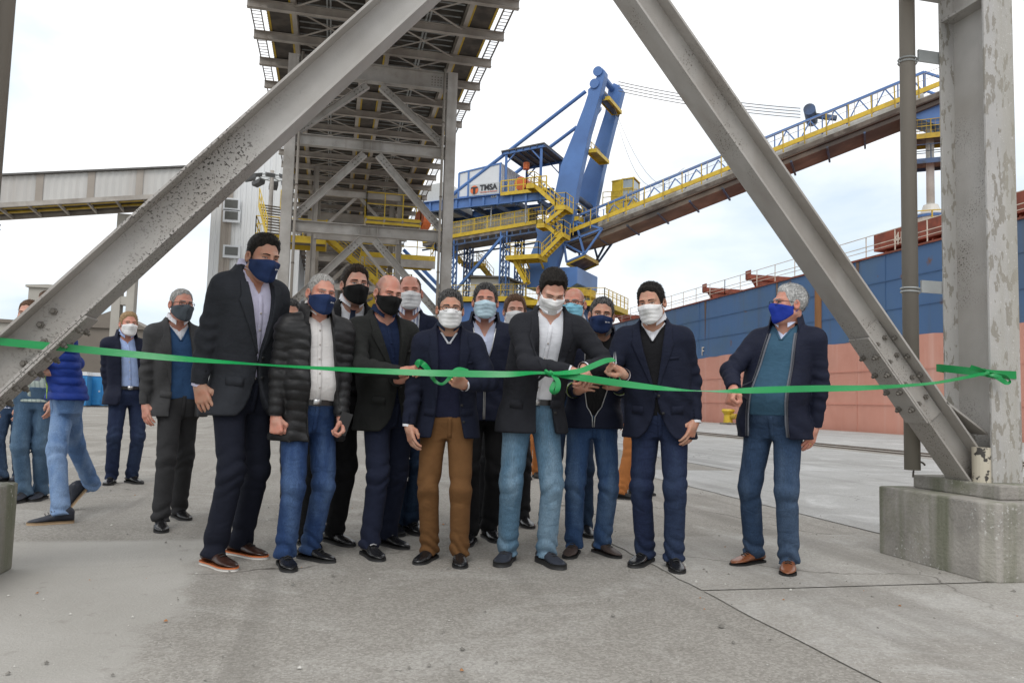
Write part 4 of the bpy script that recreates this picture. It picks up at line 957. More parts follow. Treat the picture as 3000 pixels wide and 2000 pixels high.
# enclosed side gallery
sg = thing('enclosed_conveyor_bridge', 'pale corrugated conveyor bridge crossing high on the left', 'conveyor bridge', (-20, 70, 0))
a0 = at_d(-120, 523, 60.0); a1 = at_d(640, 488, 66.0)
def bridge(p0, p1, h, w):
    p0 = Vector(p0); p1 = Vector(p1); d = (p1-p0); dh = Vector((d.x, d.y, 0)).normalized(); nrm = Vector((dh.y, -dh.x, 0))
    if nrm.y > 0: nrm = -nrm
    L_ = d.length; n = int(L_/.26); vs = []
    mb = MB()
    for i in range(n+1):
        q = p0.lerp(p1, i/n)+nrm*(.05*(i % 2)); vs += [q, q-Vector((0, 0, h))]
    mb.add(vs, [(2*i, 2*i+2, 2*i+3, 2*i+1) for i in range(n)]); mb.build('side_cladding', M('weathered_pale_cladding', (.52, .51, .49), .6, var=.08, vscale=.3, streak=((.40, .37, .34), .6, .5, .75)), sg)
    back = -nrm*w
    mb = MB(); mb.poly([p0+nrm*.3+Vector((0, 0, .02)), p0+back, p1+back, p1+nrm*.3+Vector((0, 0, .02))], (0, 0, .14)); mb.build('roof', ROOFD, sg)
    mb = MB(); mb.add([p0+back, p1+back, p1+back-Vector((0, 0, h)), p0+back-Vector((0, 0, h))], [(0, 1, 2, 3)]); mb.build('rear_cladding', CLADB, sg)
    mb = MB(); mb.bar(p0-Vector((0, 0, h+.15))+nrm*.05, p1-Vector((0, 0, h+.15))+nrm*.05, .25, .36); mb.build('bottom_chord', STEEL_F, sg)
    mb = MB(); mb.bar(p0-Vector((0, 0, h+.15))+back, p1-Vector((0, 0, h+.15))+back, .25, .36); mb.build('bottom_chord', STEEL_F, sg)
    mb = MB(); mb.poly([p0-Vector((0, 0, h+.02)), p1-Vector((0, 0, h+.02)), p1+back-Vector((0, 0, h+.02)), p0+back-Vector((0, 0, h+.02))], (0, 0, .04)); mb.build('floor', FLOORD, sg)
    m = 9
    for i in range(m):
        q = p0.lerp(p1, (i+.3)/m); q2 = p0.lerp(p1, (i+.8)/m)+back
        mb = MB(); mb.bar(q-Vector((0, 0, h+.2)), q+back-Vector((0, 0, h+.2)), .16, .24); mb.build('floor_beam', STEEL_F, sg)
    for t in (.25, .6):
        mb = MB(); mb.bar(p0+back*t-Vector((0, 0, h+.12)), p1+back*t-Vector((0, 0, h+.12)), .35, .12); mb.build('idler_strip', YELD, sg)
    for t in (.28, .475, .665, .86):
        q = p0.lerp(p1, t); q2 = p0.lerp(p1, t+.028); mb = MB(); mb.poly([q+nrm*.06, q2+nrm*.06, q2+nrm*.06-Vector((0, 0, h)), q+nrm*.06-Vector((0, 0, h))], nrm*.02); mb.build('dark_strip', CLADB, sg)
bridge(a0, a1, 2.15, 4.2)
qc = at_d(383, 600, 66.0)
mb = MB(); mb.box((qc[0]-.85, qc[1]-.5, 0), (qc[0]-.2, qc[1]+.6, qc[2]-1.0)); mb.build('concrete_pier', CONCF, sg)
mb = MB(); mb.box((qc[0]+.25, qc[1]-.5, 0), (qc[0]+.85, qc[1]+.6, qc[2]-1.0)); mb.build('concrete_pier', CONCF, sg)
for z in (5.0, 8.2, 12.0, qc[2]-1.6):
    mb = MB(); mb.box((qc[0]-.84, qc[1]-.45, z), (qc[0]+.84, qc[1]+.55, z+.7)); mb.build('pier_tie', CONCF, sg)
def shed(x0, x1, ytop, ubase, label, roof, wallc, dep=10, gable=0.0):
    q0 = at_y(x0, ytop, ubase); q1 = at_y(x1, ytop, ubase)
    t = thing('low_shed', label, 'shed', ((q0[0]+q1[0])/2, ubase, 0))
    z = (q0[2]+q1[2])/2
    mb = MB(); mb.box((q0[0], ubase, 0), (q1[0], ubase+dep, z-.5)); mb.build('wall', wallc, t)
    xm = (q0[0]+q1[0])/2
    mb = MB(); mb.poly([(q0[0]-.3, ubase-.3, z-.48), (q1[0]+.3, ubase-.3, z-.48), (q1[0]+.3, ubase-.3, z-.2), (xm, ubase-.3, z+gable), (q0[0]-.3, ubase-.3, z-.2)], (0, dep+.6, 0)); mb.build('roof', roof, t)
    nb = int((q1[0]-q0[0])/6)
    for i in range(nb):
        x = q0[0]+3+i*6; mb = MB(); mb.box((x-1, ubase-.05, 1.2), (x+1, ubase-.02, min(3.2, z-1))); mb.build('shed_door', STEEL_D, t)
BRWN = M('brown_shed_roof', (.19, .165, .14), .8, var=.15, vscale=.3)
shed(-260, 95, 928, 95, 'long brown shed at the left edge behind the walking man', BRWN, CONCF, 14)
shed(85, 200, 833, 110, 'plain grey block house above the brown sheds', CONCF, CONCF, 10)
shed(230, 420, 950, 100, 'brown gabled shed behind the man in the light blue shirt', BRWN, BRWN, 14, 1.6)
BLUEP = M('blue_plastic', (.03, .22, .52), .4, var=.1, vscale=3)
for x, lab in ((230, 'blue portable toilet cabin with pale roof, nearer the walking man'), (283, 'blue portable toilet cabin beside the man in the light blue shirt')):
    g = gnd(x, 1191); X, Y = g[0], g[1]
    t = thing('portable_toilet', lab, 'toilet cabin', (X, Y, 0), 'blue toilet cabins')
    mb = MB(); mb.box((X-.55, Y-.55, .08), (X+.55, Y+.55, 1.95)); mb.build('cabin_shell', BLUEP, t, bevel=.03)
    mb = MB(); mb.poly([(X-.58, Y-.58, 1.95), (X+.58, Y-.58, 1.95), (X+.45, Y-.58, 2.18), (X-.45, Y-.58, 2.18)], (0, 1.16, 0)); mb.build('roof', WHITEP, t)
    mb = MB(); mb.box((X-.42, Y-.60, .14), (X+.36, Y-.56, 1.85)); dr = mb.build('door', M('blue_plastic_door', (.035, .26, .58), .4, var=.08), t)
    mb = MB(); mb.box((X+.22, Y-.64, .95), (X+.30, Y-.60, 1.05)); mb.build('handle', WHITEP, dr)
    mb = MB(); mb.box((X-.58, Y-.58, 0), (X+.58, Y+.58, .08)); mb.build('skid', ROOFD, t)
# ------------------------------------------------------------------ people: implicit surfaces meshed with surface nets
def surf(f, lo, hi, h, lip=1.25):
    B = 4; lo = np.array(lo, float); hi = np.array(hi, float)
    n = np.ceil((hi-lo)/(h*B)).astype(int)+1
    g = np.stack(np.meshgrid(*[np.arange(k) for k in n], indexing='ij'), -1).reshape(-1, 3)
    d = f(lo+(g+.5)*h*B)
    act = g[np.abs(d) < h*B*.87*lip+h]
    A = np.repeat(np.repeat(np.repeat(d.reshape(n), B, 0), B, 1), B, 2).astype(np.float64)
    if len(act) == 0: return np.zeros((0, 3)), np.zeros((0, 4), int)
    off = np.stack(np.meshgrid(*[np.arange(B)]*3, indexing='ij'), -1).reshape(-1, 3)
    idx = (act[:, None, :]*B+off[None]).reshape(-1, 3)
    A[idx[:, 0], idx[:, 1], idx[:, 2]] = f(lo+(idx+.5)*h)
    A[A == 0] = 1e-9
    A[[0, -1]] = np.maximum(A[[0, -1]], 1e-4); A[:, [0, -1]] = np.maximum(A[:, [0, -1]], 1e-4); A[:, :, [0, -1]] = np.maximum(A[:, :, [0, -1]], 1e-4)
    S = A < 0
    cnt = np.zeros(np.array(S.shape)-1, np.int8)
    for a in (0, 1):
        for b in (0, 1):
            for c in (0, 1): cnt += S[a:S.shape[0]-1+a, b:S.shape[1]-1+b, c:S.shape[2]-1+c]
    cells = np.argwhere((cnt > 0) & (cnt < 8))
    ids = -np.ones(cnt.shape, np.int64); ids[tuple(cells.T)] = np.arange(len(cells))
    acc = np.zeros((len(cells), 3)); num = np.zeros(len(cells))
    co = [(a, b, c) for a in (0, 1) for b in (0, 1) for c in (0, 1)]
    val = {q: A[cells[:, 0]+q[0], cells[:, 1]+q[1], cells[:, 2]+q[2]] for q in co}
    for q in co:
        for ax in range(3):
            if q[ax]: continue
            r = list(q); r[ax] = 1; r = tuple(r)
            va, vb = val[q], val[r]; m = (va < 0) != (vb < 0)
            t = va[m]/(va[m]-vb[m]); pt = np.tile(np.array(q, float), (m.sum(), 1)); pt[:, ax] = t
            acc[m] += pt; num[m] += 1
    V = lo+(cells+acc/num[:, None]+.5)*h
    Q = []
    for ax in range(3):
        b1, b2 = (ax+1) % 3, (ax+2) % 3
        sl0 = [slice(None)]*3; sl1 = [slice(None)]*3; sl0[ax] = slice(0, -1); sl1[ax] = slice(1, None)
        e = S[tuple(sl0)] != S[tuple(sl1)]
        w = np.argwhere(e); w = w[(w[:, b1] > 0) & (w[:, b2] > 0) & (w[:, b1] < S.shape[b1]-1) & (w[:, b2] < S.shape[b2]-1)]
        if len(w) == 0: continue
        def cid(o1, o2):
            k = w.copy(); k[:, b1] += o1; k[:, b2] += o2; return ids[tuple(k.T)]
        q = np.stack([cid(-1, -1), cid(0, -1), cid(0, 0), cid(-1, 0)], 1)
        flip = ~S[tuple(w.T)]; q[flip] = q[flip][:, ::-1]
        Q.append(q[(q >= 0).all(1)])
    return V, np.concatenate(Q) if Q else np.zeros((0, 4), int)
def np_mesh(name, V, Q, mats, mi=None, smooth=True):
    me = bpy.data.meshes.new(name); nv = len(V)
    me.vertices.add(nv); me.vertices.foreach_set('co', np.asarray(V, np.float32).ravel())
    quads = np.asarray(Q)
    nl = quads.size; k = quads.shape[1]
    me.loops.add(nl); me.loops.foreach_set('vertex_index', quads.astype(np.int32).ravel())
    me.polygons.add(len(quads)); me.polygons.foreach_set('loop_start', np.arange(0, nl, k, dtype=np.int32))
    for m in mats: me.materials.append(m)
    if mi is not None: me.polygons.foreach_set('material_index', np.asarray(mi, np.int32))
    me.polygons.foreach_set('use_smooth', np.full(len(quads), smooth))
    me.update(calc_edges=True); return me
def smin(a, b, k):
    h = np.clip(.5+.5*(b-a)/k, 0, 1); return b*(1-h)+a*h-k*h*(1-h)
def smax(a, b, k): return -smin(-a, -b, k)
def cap(p, a, b, r1, r2, ret_t=False):
    a = np.asarray(a, float); ba = np.asarray(b, float)-a
    pa = p-a; t = np.clip(pa@ba/(ba@ba), 0, 1)
    d = np.linalg.norm(pa-t[:, None]*ba, axis=1)-(r1+(r2-r1)*t)
    return (d, t) if ret_t else d
def ell(p, c, r):
    q = (p-np.asarray(c, float)); r = np.asarray(r, float)
    k0 = np.linalg.norm(q/r, axis=1); k1 = np.linalg.norm(q/(r*r), axis=1)
    return k0*(k0-1)/np.maximum(k1, 1e-6)
def rotm(yaw, pitch, roll):
    """head: yaw + = viewer right, pitch + = looking down, roll + = top towards viewer right"""
    y, p, r = (math.radians(q) for q in (yaw, pitch, roll))
    Rz = np.array([[math.cos(y), -math.sin(y), 0], [math.sin(y), math.cos(y), 0], [0, 0, 1]])
    Rx = np.array([[1, 0, 0], [0, math.cos(p), -math.sin(p)], [0, math.sin(p), math.cos(p)]])
    Ry = np.array([[math.cos(r), 0, math.sin(r)], [0, 1, 0], [-math.sin(r), 0, math.cos(r)]])
    return Rz@Rx@Ry
# ---- head in its own frame: facing -y, origin between the ears
def cranium(q, w=1.0):
    d = ell(q, (0, .014, .043), (.078*w, .097, .086))
    return smin(d, ell(q, (0, -.030, -.028), (.067*w, .073, .096)), .03)
def head_f(q, w=1.0, jaw=1.0):
    d = cranium(q, w)
    d = smin(d, ell(q, (0, -.066, -.098), (.036*jaw, .032, .027)), .03)
    ax = np.abs(q[:, 0]); qs = np.stack([ax, q[:, 1], q[:, 2]], 1)
    d = smin(d, cap(qs, (.056*w*jaw, -.002, -.055), (.022, -.062, -.102), .026, .022), .025)
    d = smin(d, cap(qs, (0.008, -.097, .030), (.046*w, -.078, .031), .010, .010), .016)
    d = smax(d, -ell(qs, (.033, -.112, .009), (.021, .021, .015)), .014)
    d = smin(d, ell(qs, (.044*w, -.070, -.020), (.026, .024, .02)), .02)
    d = smin(d, cap(q, (0, -.098, .020), (0, -.121, -.024), .0085, .0125), .010)
    d = smin(d, ell(qs, (.012, -.109, -.027), (.010, .012, .009)), .008)
    d = smin(d, cap(qs, (0, -.100, -.061), (.020, -.092, -.061), .0085, .006), .01)
    ear = ell(qs@np.array([[.94, .34, 0], [-.34, .94, 0], [0, 0, 1]]), (.082*w*.94+.004, .034, -.004), (.011, .021, .033))
    ear = smax(ear, -ell(qs, (.096*w, .000, .0), (.010, .012, .019)), .006)
    d = smin(d, ear, .008)
    return d
def ymarch(f, x, z, y0=-.35, y1=.2, it=28):
    """first surface hit along +y for rows of x, z"""
    y = np.full(len(x), y0)
    for _ in range(it):
        y = np.minimum(y+np.clip(f(np.stack([x, y, z], 1)), -.02, .06)*.85, y1)
    return y
def patch(f, zs, x0, x1, m=5, off=.006, thick=.006, y0=-.45, zskew=0.0):
    """strip of cloth laid on the front of surface f: rows zs, from x0 to x1"""
    zs = np.asarray(zs, float); x0 = np.asarray(x0, float); x1 = np.asarray(x1, float)
    u = np.linspace(0, 1, m); X = x0[:, None]*(1-u)+x1[:, None]*u; Z = zs[:, None]+0*X+zskew*u[None]
    Y = ymarch(f, X.ravel(), Z.ravel(), y0).reshape(X.shape)
    prev = None
    for i in range(len(zs)):                    # rays that miss the cloth take the depth of their neighbours
        ok = Y[i] < .19
        if not ok.all(): Y[i][~ok] = Y[i][ok].max() if ok.any() else (prev if prev is not None else -.08)
        prev = Y[i].max()
    R, Cc = X.shape
    Vf = np.stack([X, Y-off, Z], -1).reshape(-1, 3); Vb = np.stack([X, Y-off+thick, Z], -1).reshape(-1, 3)
    N = R*Cc; q = []
    for i in range(R-1):
        for j in range(Cc-1):
            a, b, c, d = i*Cc+j, i*Cc+j+1, (i+1)*Cc+j+1, (i+1)*Cc+j
            q += [(a, b, c, d), (N+d, N+c, N+b, N+a)]
    ring = [j for j in range(Cc)]+[i*Cc+Cc-1 for i in range(1, R)]+[(R-1)*Cc+j for j in range(Cc-2, -1, -1)]+[i*Cc for i in range(R-2, 0, -1)]
    for a, b in zip(ring, ring[1:]+ring[:1]): q.append((a, N+a, N+b, b))
    return np.concatenate([Vf, Vb]), np.array(q)
def join(parts):
    V, Q, n = [], [], 0
    for v, q in parts:
        if len(v) == 0: continue
        V.append(v); Q.append(np.asarray(q)+n); n += len(v)
    return np.concatenate(V), np.concatenate(Q)
def tube_np(pts, r, n=6):
    mb = MB(); mb.path([tuple(p) for p in pts], r, n)
    V = np.array(mb.v); Q = np.array([f for f in mb.f if len(f) == 4]); return V, Q
# ---- fabrics
def fabric(name, col, rough=.9, weave=500, wr=.22, var=.10, col2=None, sheen=.0, spec=.25, fade=None):
    key = 'fabric_'+name
    if key in MATS: return MATS[key]
    m = bpy.data.materials.new(key); m.use_nodes = True; nt = m.node_tree; N = nt.nodes; L = nt.links; b = N['Principled BSDF']
    b.inputs['Roughness'].default_value = rough; b.inputs['Specular IOR Level'].default_value = spec
    if sheen: b.inputs['Sheen Weight'].default_value = sheen
    tc = N.new('ShaderNodeTexCoord')
    def noise(sc, det=4, v=tc.outputs['Object']):
        n = N.new('ShaderNodeTexNoise'); n.inputs['Scale'].default_value = sc; n.inputs['Detail'].default_value = det; L.new(v, n.inputs['Vector']); return n.outputs['Fac']
    def rng_(f, a, c, lo=0, hi=1):
        r = N.new('ShaderNodeMapRange'); r.inputs['From Min'].default_value = a; r.inputs['From Max'].default_value = c; r.inputs['To Min'].default_value = lo; r.inputs['To Max'].default_value = hi; L.new(f, r.inputs['Value']); return r.outputs['Result']
    mx = N.new('ShaderNodeMix'); mx.data_type = 'RGBA'
    mx.inputs['A'].default_value = (*[max(0, c*(1-var)) for c in col], 1); mx.inputs['B'].default_value = (*[min(1, c*(1+var)) for c in col], 1)
    L.new(rng_(noise(14, 6), .3, .7), mx.inputs['Factor']); cur = mx.outputs['Result']
    if fade is not None:
        mp = N.new('ShaderNodeMapping'); mp.inputs['Scale'].default_value = (7, 7, 1.6); L.new(tc.outputs['Object'], mp.inputs['Vector'])
        m2 = N.new('ShaderNodeMix'); m2.data_type = 'RGBA'; L.new(rng_(noise(1.0, 5, mp.outputs['Vector']), .42, .68), m2.inputs['Factor']); L.new(cur, m2.inputs['A']); m2.inputs['B'].default_value = (*fade, 1); cur = m2.outputs['Result']
        mp2 = N.new('ShaderNodeMapping'); mp2.inputs['Scale'].default_value = (420, 420, 26); L.new(tc.outputs['Object'], mp2.inputs['Vector'])
        m3 = N.new('ShaderNodeMix'); m3.data_type = 'RGBA'; m3.blend_type = 'MULTIPLY'; L.new(cur, m3.inputs['A']); m3.inputs['Factor'].default_value = 1
        L.new(rng_(noise(1.0, 2, mp2.outputs['Vector']), .3, .7, .72, 1.25), m3.inputs['B']); cur = m3.outputs['Result']
    if col2 is not None:
        m2 = N.new('ShaderNodeMix'); m2.data_type = 'RGBA'; wv = N.new('ShaderNodeTexWave'); wv.inputs['Scale'].default_value = col2[1]; wv.bands_direction = 'X'; L.new(tc.outputs['Object'], wv.inputs['Vector'])
        L.new(rng_(wv.outputs['Fac'], .72, .8), m2.inputs['Factor']); L.new(cur, m2.inputs['A']); m2.inputs['B'].default_value = (*col2[0], 1); cur = m2.outputs['Result']
    L.new(cur, b.inputs['Base Color'])
    bp = N.new('ShaderNodeBump'); bp.inputs['Strength'].default_value = min(1, wr*1.1); bp.inputs['Distance'].default_value = .022
    mp = N.new('ShaderNodeMapping'); mp.inputs['Scale'].default_value = (1, 1, 1.7); mp.inputs['Rotation'].default_value = (.2, .5, .3); L.new(tc.outputs['Object'], mp.inputs['Vector'])
    ns = N.new('ShaderNodeTexNoise'); ns.inputs['Scale'].default_value = 11; ns.inputs['Detail'].default_value = 3; ns.inputs['Distortion'].default_value = 1.2; L.new(mp.outputs['Vector'], ns.inputs['Vector'])
    L.new(ns.outputs['Fac'], bp.inputs['Height'])
    b2 = N.new('ShaderNodeBump'); b2.inputs['Strength'].default_value = .25; b2.inputs['Distance'].default_value = .002; L.new(noise(weave, 2), b2.inputs['Height']); L.new(bp.outputs['Normal'], b2.inputs['Normal'])
    L.new(b2.outputs['Normal'], b.inputs['Normal']); MATS[key] = m; return m
def skin_mat(name, col):
    key = 'skin_'+name
    if key in MATS: return MATS[key]
    m = bpy.data.materials.new(key); m.use_nodes = True; nt = m.node_tree; N = nt.nodes; L = nt.links; b = N['Principled BSDF']
    b.inputs['Roughness'].default_value = .48; b.inputs['Specular IOR Level'].default_value = .4
    b.inputs['Subsurface Weight'].default_value = .12; b.inputs['Subsurface Radius'].default_value = (.01, .004, .002); b.inputs['Subsurface Scale'].default_value = 1.0
    tc = N.new('ShaderNodeTexCoord'); n = N.new('ShaderNodeTexNoise'); n.inputs['Scale'].default_value = 22; n.inputs['Detail'].default_value = 5; L.new(tc.outputs['Object'], n.inputs['Vector'])
    mx = N.new('ShaderNodeMix'); mx.data_type = 'RGBA'; r = N.new('ShaderNodeMapRange'); r.inputs['From Min'].default_value = .35; r.inputs['From Max'].default_value = .65; L.new(n.outputs['Fac'], r.inputs['Value']); L.new(r.outputs['Result'], mx.inputs['Factor'])
    mx.inputs['A'].default_value = (*col, 1); mx.inputs['B'].default_value = (col[0]*1.02, col[1]*.80, col[2]*.76, 1)
    at = N.new('ShaderNodeAttribute'); at.attribute_name = 'blush'
    m2 = N.new('ShaderNodeMix'); m2.data_type = 'RGBA'; L.new(at.outputs['Fac'], m2.inputs['Factor']); L.new(mx.outputs['Result'], m2.inputs['A']); m2.inputs['B'].default_value = (col[0]*.86, col[1]*.52, col[2]*.46, 1)
    at2 = N.new('ShaderNodeAttribute'); at2.attribute_name = 'stubble'
    m3 = N.new('ShaderNodeMix'); m3.data_type = 'RGBA'; L.new(at2.outputs['Fac'], m3.inputs['Factor']); L.new(m2.outputs['Result'], m3.inputs['A']); m3.inputs['B'].default_value = (col[0]*.30, col[1]*.30, col[2]*.30, 1)
    L.new(m3.outputs['Result'], b.inputs['Base Color'])
    bp = N.new('ShaderNodeBump'); bp.inputs['Strength'].default_value = .15; bp.inputs['Distance'].default_value = .003; n2 = N.new('ShaderNodeTexNoise'); n2.inputs['Scale'].default_value = 160; L.new(tc.outputs['Object'], n2.inputs['Vector']); L.new(n2.outputs['Fac'], bp.inputs['Height']); L.new(bp.outputs['Normal'], b.inputs['Normal'])
    MATS[key] = m; return m
def hair_mat(name, col, grey=None):
    key = 'hair_'+name
    if key in MATS: return MATS[key]
    m = bpy.data.materials.new(key); m.use_nodes = True; nt = m.node_tree; N = nt.nodes; L = nt.links; b = N['Principled BSDF']
    b.inputs['Roughness'].default_value = .62; b.inputs['Specular IOR Level'].default_value = .18
    tc = N.new('ShaderNodeTexCoord'); mp = N.new('ShaderNodeMapping'); mp.inputs['Scale'].default_value = (190, 45, 60); L.new(tc.outputs['Object'], mp.inputs['Vector'])
    n = N.new('ShaderNodeTexNoise'); n.inputs['Scale'].default_value = 1; n.inputs['Detail'].default_value = 4; L.new(mp.outputs['Vector'], n.inputs['Vector'])
    mx = N.new('ShaderNodeMix'); mx.data_type = 'RGBA'; r = N.new('ShaderNodeMapRange'); r.inputs['From Min'].default_value = .35; r.inputs['From Max'].default_value = .66; L.new(n.outputs['Fac'], r.inputs['Value']); L.new(r.outputs['Result'], mx.inputs['Factor'])
    g = grey or tuple(c*1.9+.008 for c in col)
    mx.inputs['A'].default_value = (*col, 1); mx.inputs['B'].default_value = (*g, 1); L.new(mx.outputs['Result'], b.inputs['Base Color'])
    bp = N.new('ShaderNodeBump'); bp.inputs['Strength'].default_value = .6; bp.inputs['Distance'].default_value = .004; L.new(n.outputs['Fac'], bp.inputs['Height']); L.new(bp.outputs['Normal'], b.inputs['Normal'])
    MATS[key] = m; return m
LEATHER = lambda name, col, rough=.3: M('leather_'+name, col, rough, var=.2, vscale=30, bump=.08, bscale=200, coat=.25)
SCLERA = M('eye_white', (.46, .42, .39), .3, var=.03); IRIS = M('eye_iris', (.035, .022, .015), .2, var=.1); LASH = M('eye_lash', (.035, .025, .02), .7, var=.1)
RUBBER = M('black_rubber', (.018, .018, .018), .7, var=.15); WHITESOLE = M('white_sole', (.62, .60, .56), .6, var=.06); ORSOLE = M('orange_welt', (.62, .16, .04), .6, var=.1); TANSOLE = M('tan_sole', (.36, .25, .15), .7, var=.12)
METAL = M('small_metal', (.55, .55, .55), .3, .8, var=.05); GOLD = M('gold_ring', (.7, .48, .18), .25, .9, var=.05)
LENS = M('spectacle_lens', (.8, .82, .84), .05, var=0)
def lens_mat():
    b = LENS.node_tree.nodes['Principled BSDF']; b.inputs['Transmission Weight'].default_value = 1.0; b.inputs['IOR'].default_value = 1.02; b.inputs['Roughness'].default_value = .02
lens_mat()
# ---- shoe: lofted sections; toe at -y, heel at +y, origin under the middle
def shoe_sections(style):
    #        y     half width  top z   toe spring
    S = [(.147, .002, .050), (.142, .024, .062), (.128, .034, .078), (.095, .037, .092), (.055, .037, .096), (.020, .038, .086), (-.015, .042, .070), (-.050, .047, .056), (-.085, .048, .047), (-.115, .041, .040), (-.138, .028, .033), (-.149, .013, .027), (-.153, .001, .022)]
    if style == 'boot': S = [(y, w, z+(.035 if y > .03 else .012 if y > -.01 else 0)) for y, w, z in S]
    if style == 'sneaker': S = [(y, w*1.06, z*1.06) for y, w, z in S]
    return S
def build_shoe(style, upper, soles, loc, ang, s, pitch=0.0, root=None):
    """loc: ground point under the middle of the shoe (person frame), ang: toe direction in person frame (deg, + = +x)"""
    S = shoe_sections(style); zs = .012 if style in ('dress', 'boot') else .020
    K = 14; V = []
    for y, w, z in S:
        for j in range(K):
            th = 2*math.pi*j/K; c, sn = math.cos(th), math.sin(th)
            ww = w*(abs(c)**.8)*(1 if c > 0 else -1); h0 = zs
            zz = h0+(z-h0)*(.5+.5*sn) if sn > 0 else h0+(z-h0)*(.5+.5*sn)
            V.append((ww*(1.0 if sn < .2 else (1-.28*max(0, sn))), y, max(h0, zz)))
    n = len(S); Q = [(i*K+j, i*K+(j+1) % K, (i+1)*K+(j+1) % K, (i+1)*K+j) for i in range(n-1) for j in range(K)]
    V = np.array(V); 
    caps = []
    for r in (0, n-1):
        c = len(V); V = np.vstack([V, V[r*K:(r+1)*K].mean(0)])
        for j in range(0, K): 
            a, b = r*K+j, r*K+(j+1) % K
            caps.append((a, c, c, b) if False else (a, b, c, c))
    out = [('shoe', V, np.array(Q), upper)]
    def sole(z0, z1, grow):
        ring = [(w*grow, y) for y, w, _ in S]+[(-w*grow, y) for y, w, _ in reversed(S)]
        P = np.array([(x, y*1.0+(.002 if y > 0 else -.004), z0) for x, y in ring]+[(x, y+(.002 if y > 0 else -.004), z1) for x, y in ring]); m = len(ring)
        q = [(i, (i+1) % m, m+(i+1) % m, m+i) for i in range(m)]+[(i, i+1, m-2-i, m-1-i) for i in range(n-1)]+[(m+i, m+m-1-i, m+m-2-i, m+i+1) for i in range(n-1)]
        return P, np.array(q)
    z = 0.001
    for mt, h in soles:
        P, q = sole(z, z+h, 1.07); out.append(('sole', P, q, mt)); z += h
    a = math.radians(ang); Rz = np.array([[math.cos(a), -math.sin(a), 0], [math.sin(a), math.cos(a), 0], [0, 0, 1]])
    p = math.radians(pitch); Rx = np.array([[1, 0, 0], [0, math.cos(p), -math.sin(p)], [0, math.sin(p), math.cos(p)]])
    objs = []
    if style in ('lace', 'sneaker', 'boot'):
        L_ = []
        for i in range(4):
            y = .018-.02*i; zz = np.interp(y, [-.05, -.015, .02, .055], [.058, .072, .088, .098])+(.004 if style != 'boot' else .012)
            L_.append(tube_np([(-.020, y, zz-.006), (0, y-.004, zz+.002), (.020, y, zz-.006)], .0032, 5))
        L_.append(tube_np([(-.03, .03, .088), (-.012, .022, .10), (0, .02, .101), (.014, .022, .10), (.032, .012, .09)], .003, 5))
        v, q = join(L_); out.append(('laces', v, q, RUBBER))
    if style == 'bit':
        v, q = tube_np([(-.02, -.01, .076), (0, -.012, .083), (.02, -.01, .076)], .005, 6); out.append(('buckle', v, q, METAL))
    main = None
    for nm, P, q, mt in out:
        if pitch:
            piv = np.array([0, -.09, .0]); P = (P-piv)@Rx.T+piv
        P = (P*np.array([s, s, s]))@Rz.T+np.asarray(loc)
        objs.append((nm, P, q, mt))
    return objs
HAND_POSES = {'relax': (.22, .38, .28, .22), 'fist': (1.35, 1.55, 1.0, .9), 'hold': (.95, 1.15, .6, .75), 'pinch': (.75, .9, .5, .9), 'flat': (.15, .2, .1, .1)}
def hand_chain(W, d, palm, thumb_side, pose, s=1.0):
    """list of capsules (a, b, ra, rb) for a hand at wrist W; d finger direction, palm = direction the palm faces"""
    e1 = np.array(d, float); e1 /= np.linalg.norm(e1)
    e3 = np.array(palm, float); e3 -= e1*(e3@e1); e3 /= np.linalg.norm(e3)
    e2 = np.cross(e3, e1)*thumb_side
    c1, c2, c3, sp = HAND_POSES[pose]
    P = lambda x, y, z: np.asarray(W)+s*(e1*x+e2*y+e3*z)
    caps = []
    ys = (.031, .0105, -.0105, -.030); lens = (.072, .080, .074, .058); kx = (.086, .090, .086, .078)
    palmc = [(P(-.015, 0, 0), P(.03, 0, 0), .024*s, .026*s)]
    for i, y in enumerate(ys):
        palmc.append((P(.0, y*.55, 0), P(kx[i], y, -.002), .016*s, .0125*s))
        a = P(kx[i], y, -.002); ang = 0.0; L_ = lens[i]; r = (.0098, .0100, .0096, .0085)[i]*s
        for frac, c, rr in ((.46, c1*(1+.08*i), 1.0), (.31, c2, .92), (.23, c3, .84)):
            ang += c; b = a+s*L_*frac*(e1*math.cos(ang)+e3*math.sin(ang)); 
            if frac == .46: b = b+s*e2*(.004*(1.5-i))*(1-min(1, c1))
            caps.append((a, b, r*rr, r*rr*.92)); a = b
    t0 = P(.022, .022, .008); t1 = P(.050, .046, .016+.012*sp); t2 = P(.076, .050-.018*sp, .018+.030*sp); t3 = P(.094, .046-.034*sp, .018+.036*sp)
    thumb = [(t0, t1, .0155*s, .0125*s), (t1, t2, .0118*s, .0105*s), (t2, t3, .0105*s, .0085*s)]
    return palmc, caps, thumb
def hand_f(H):
    palmc, caps, thumb = H
    def f(p):
        d = None
        for a, b, r1, r2 in palmc:
            e = cap(p, a, b, r1, r2); d = e if d is None else smin(d, e, .012)
        for a, b, r1, r2 in thumb: d = smin(d, cap(p, a, b, r1, r2), .007)
        fd = None
        for a, b, r1, r2 in caps:
            e = cap(p, a, b, r1, r2); fd = e if fd is None else np.minimum(fd, e)
        return smin(d, fd, .005)
    pts = np.array([q for g in H for c in g for q in c[:2]])
    return f, pts.min(0)-.03, pts.max(0)+.03
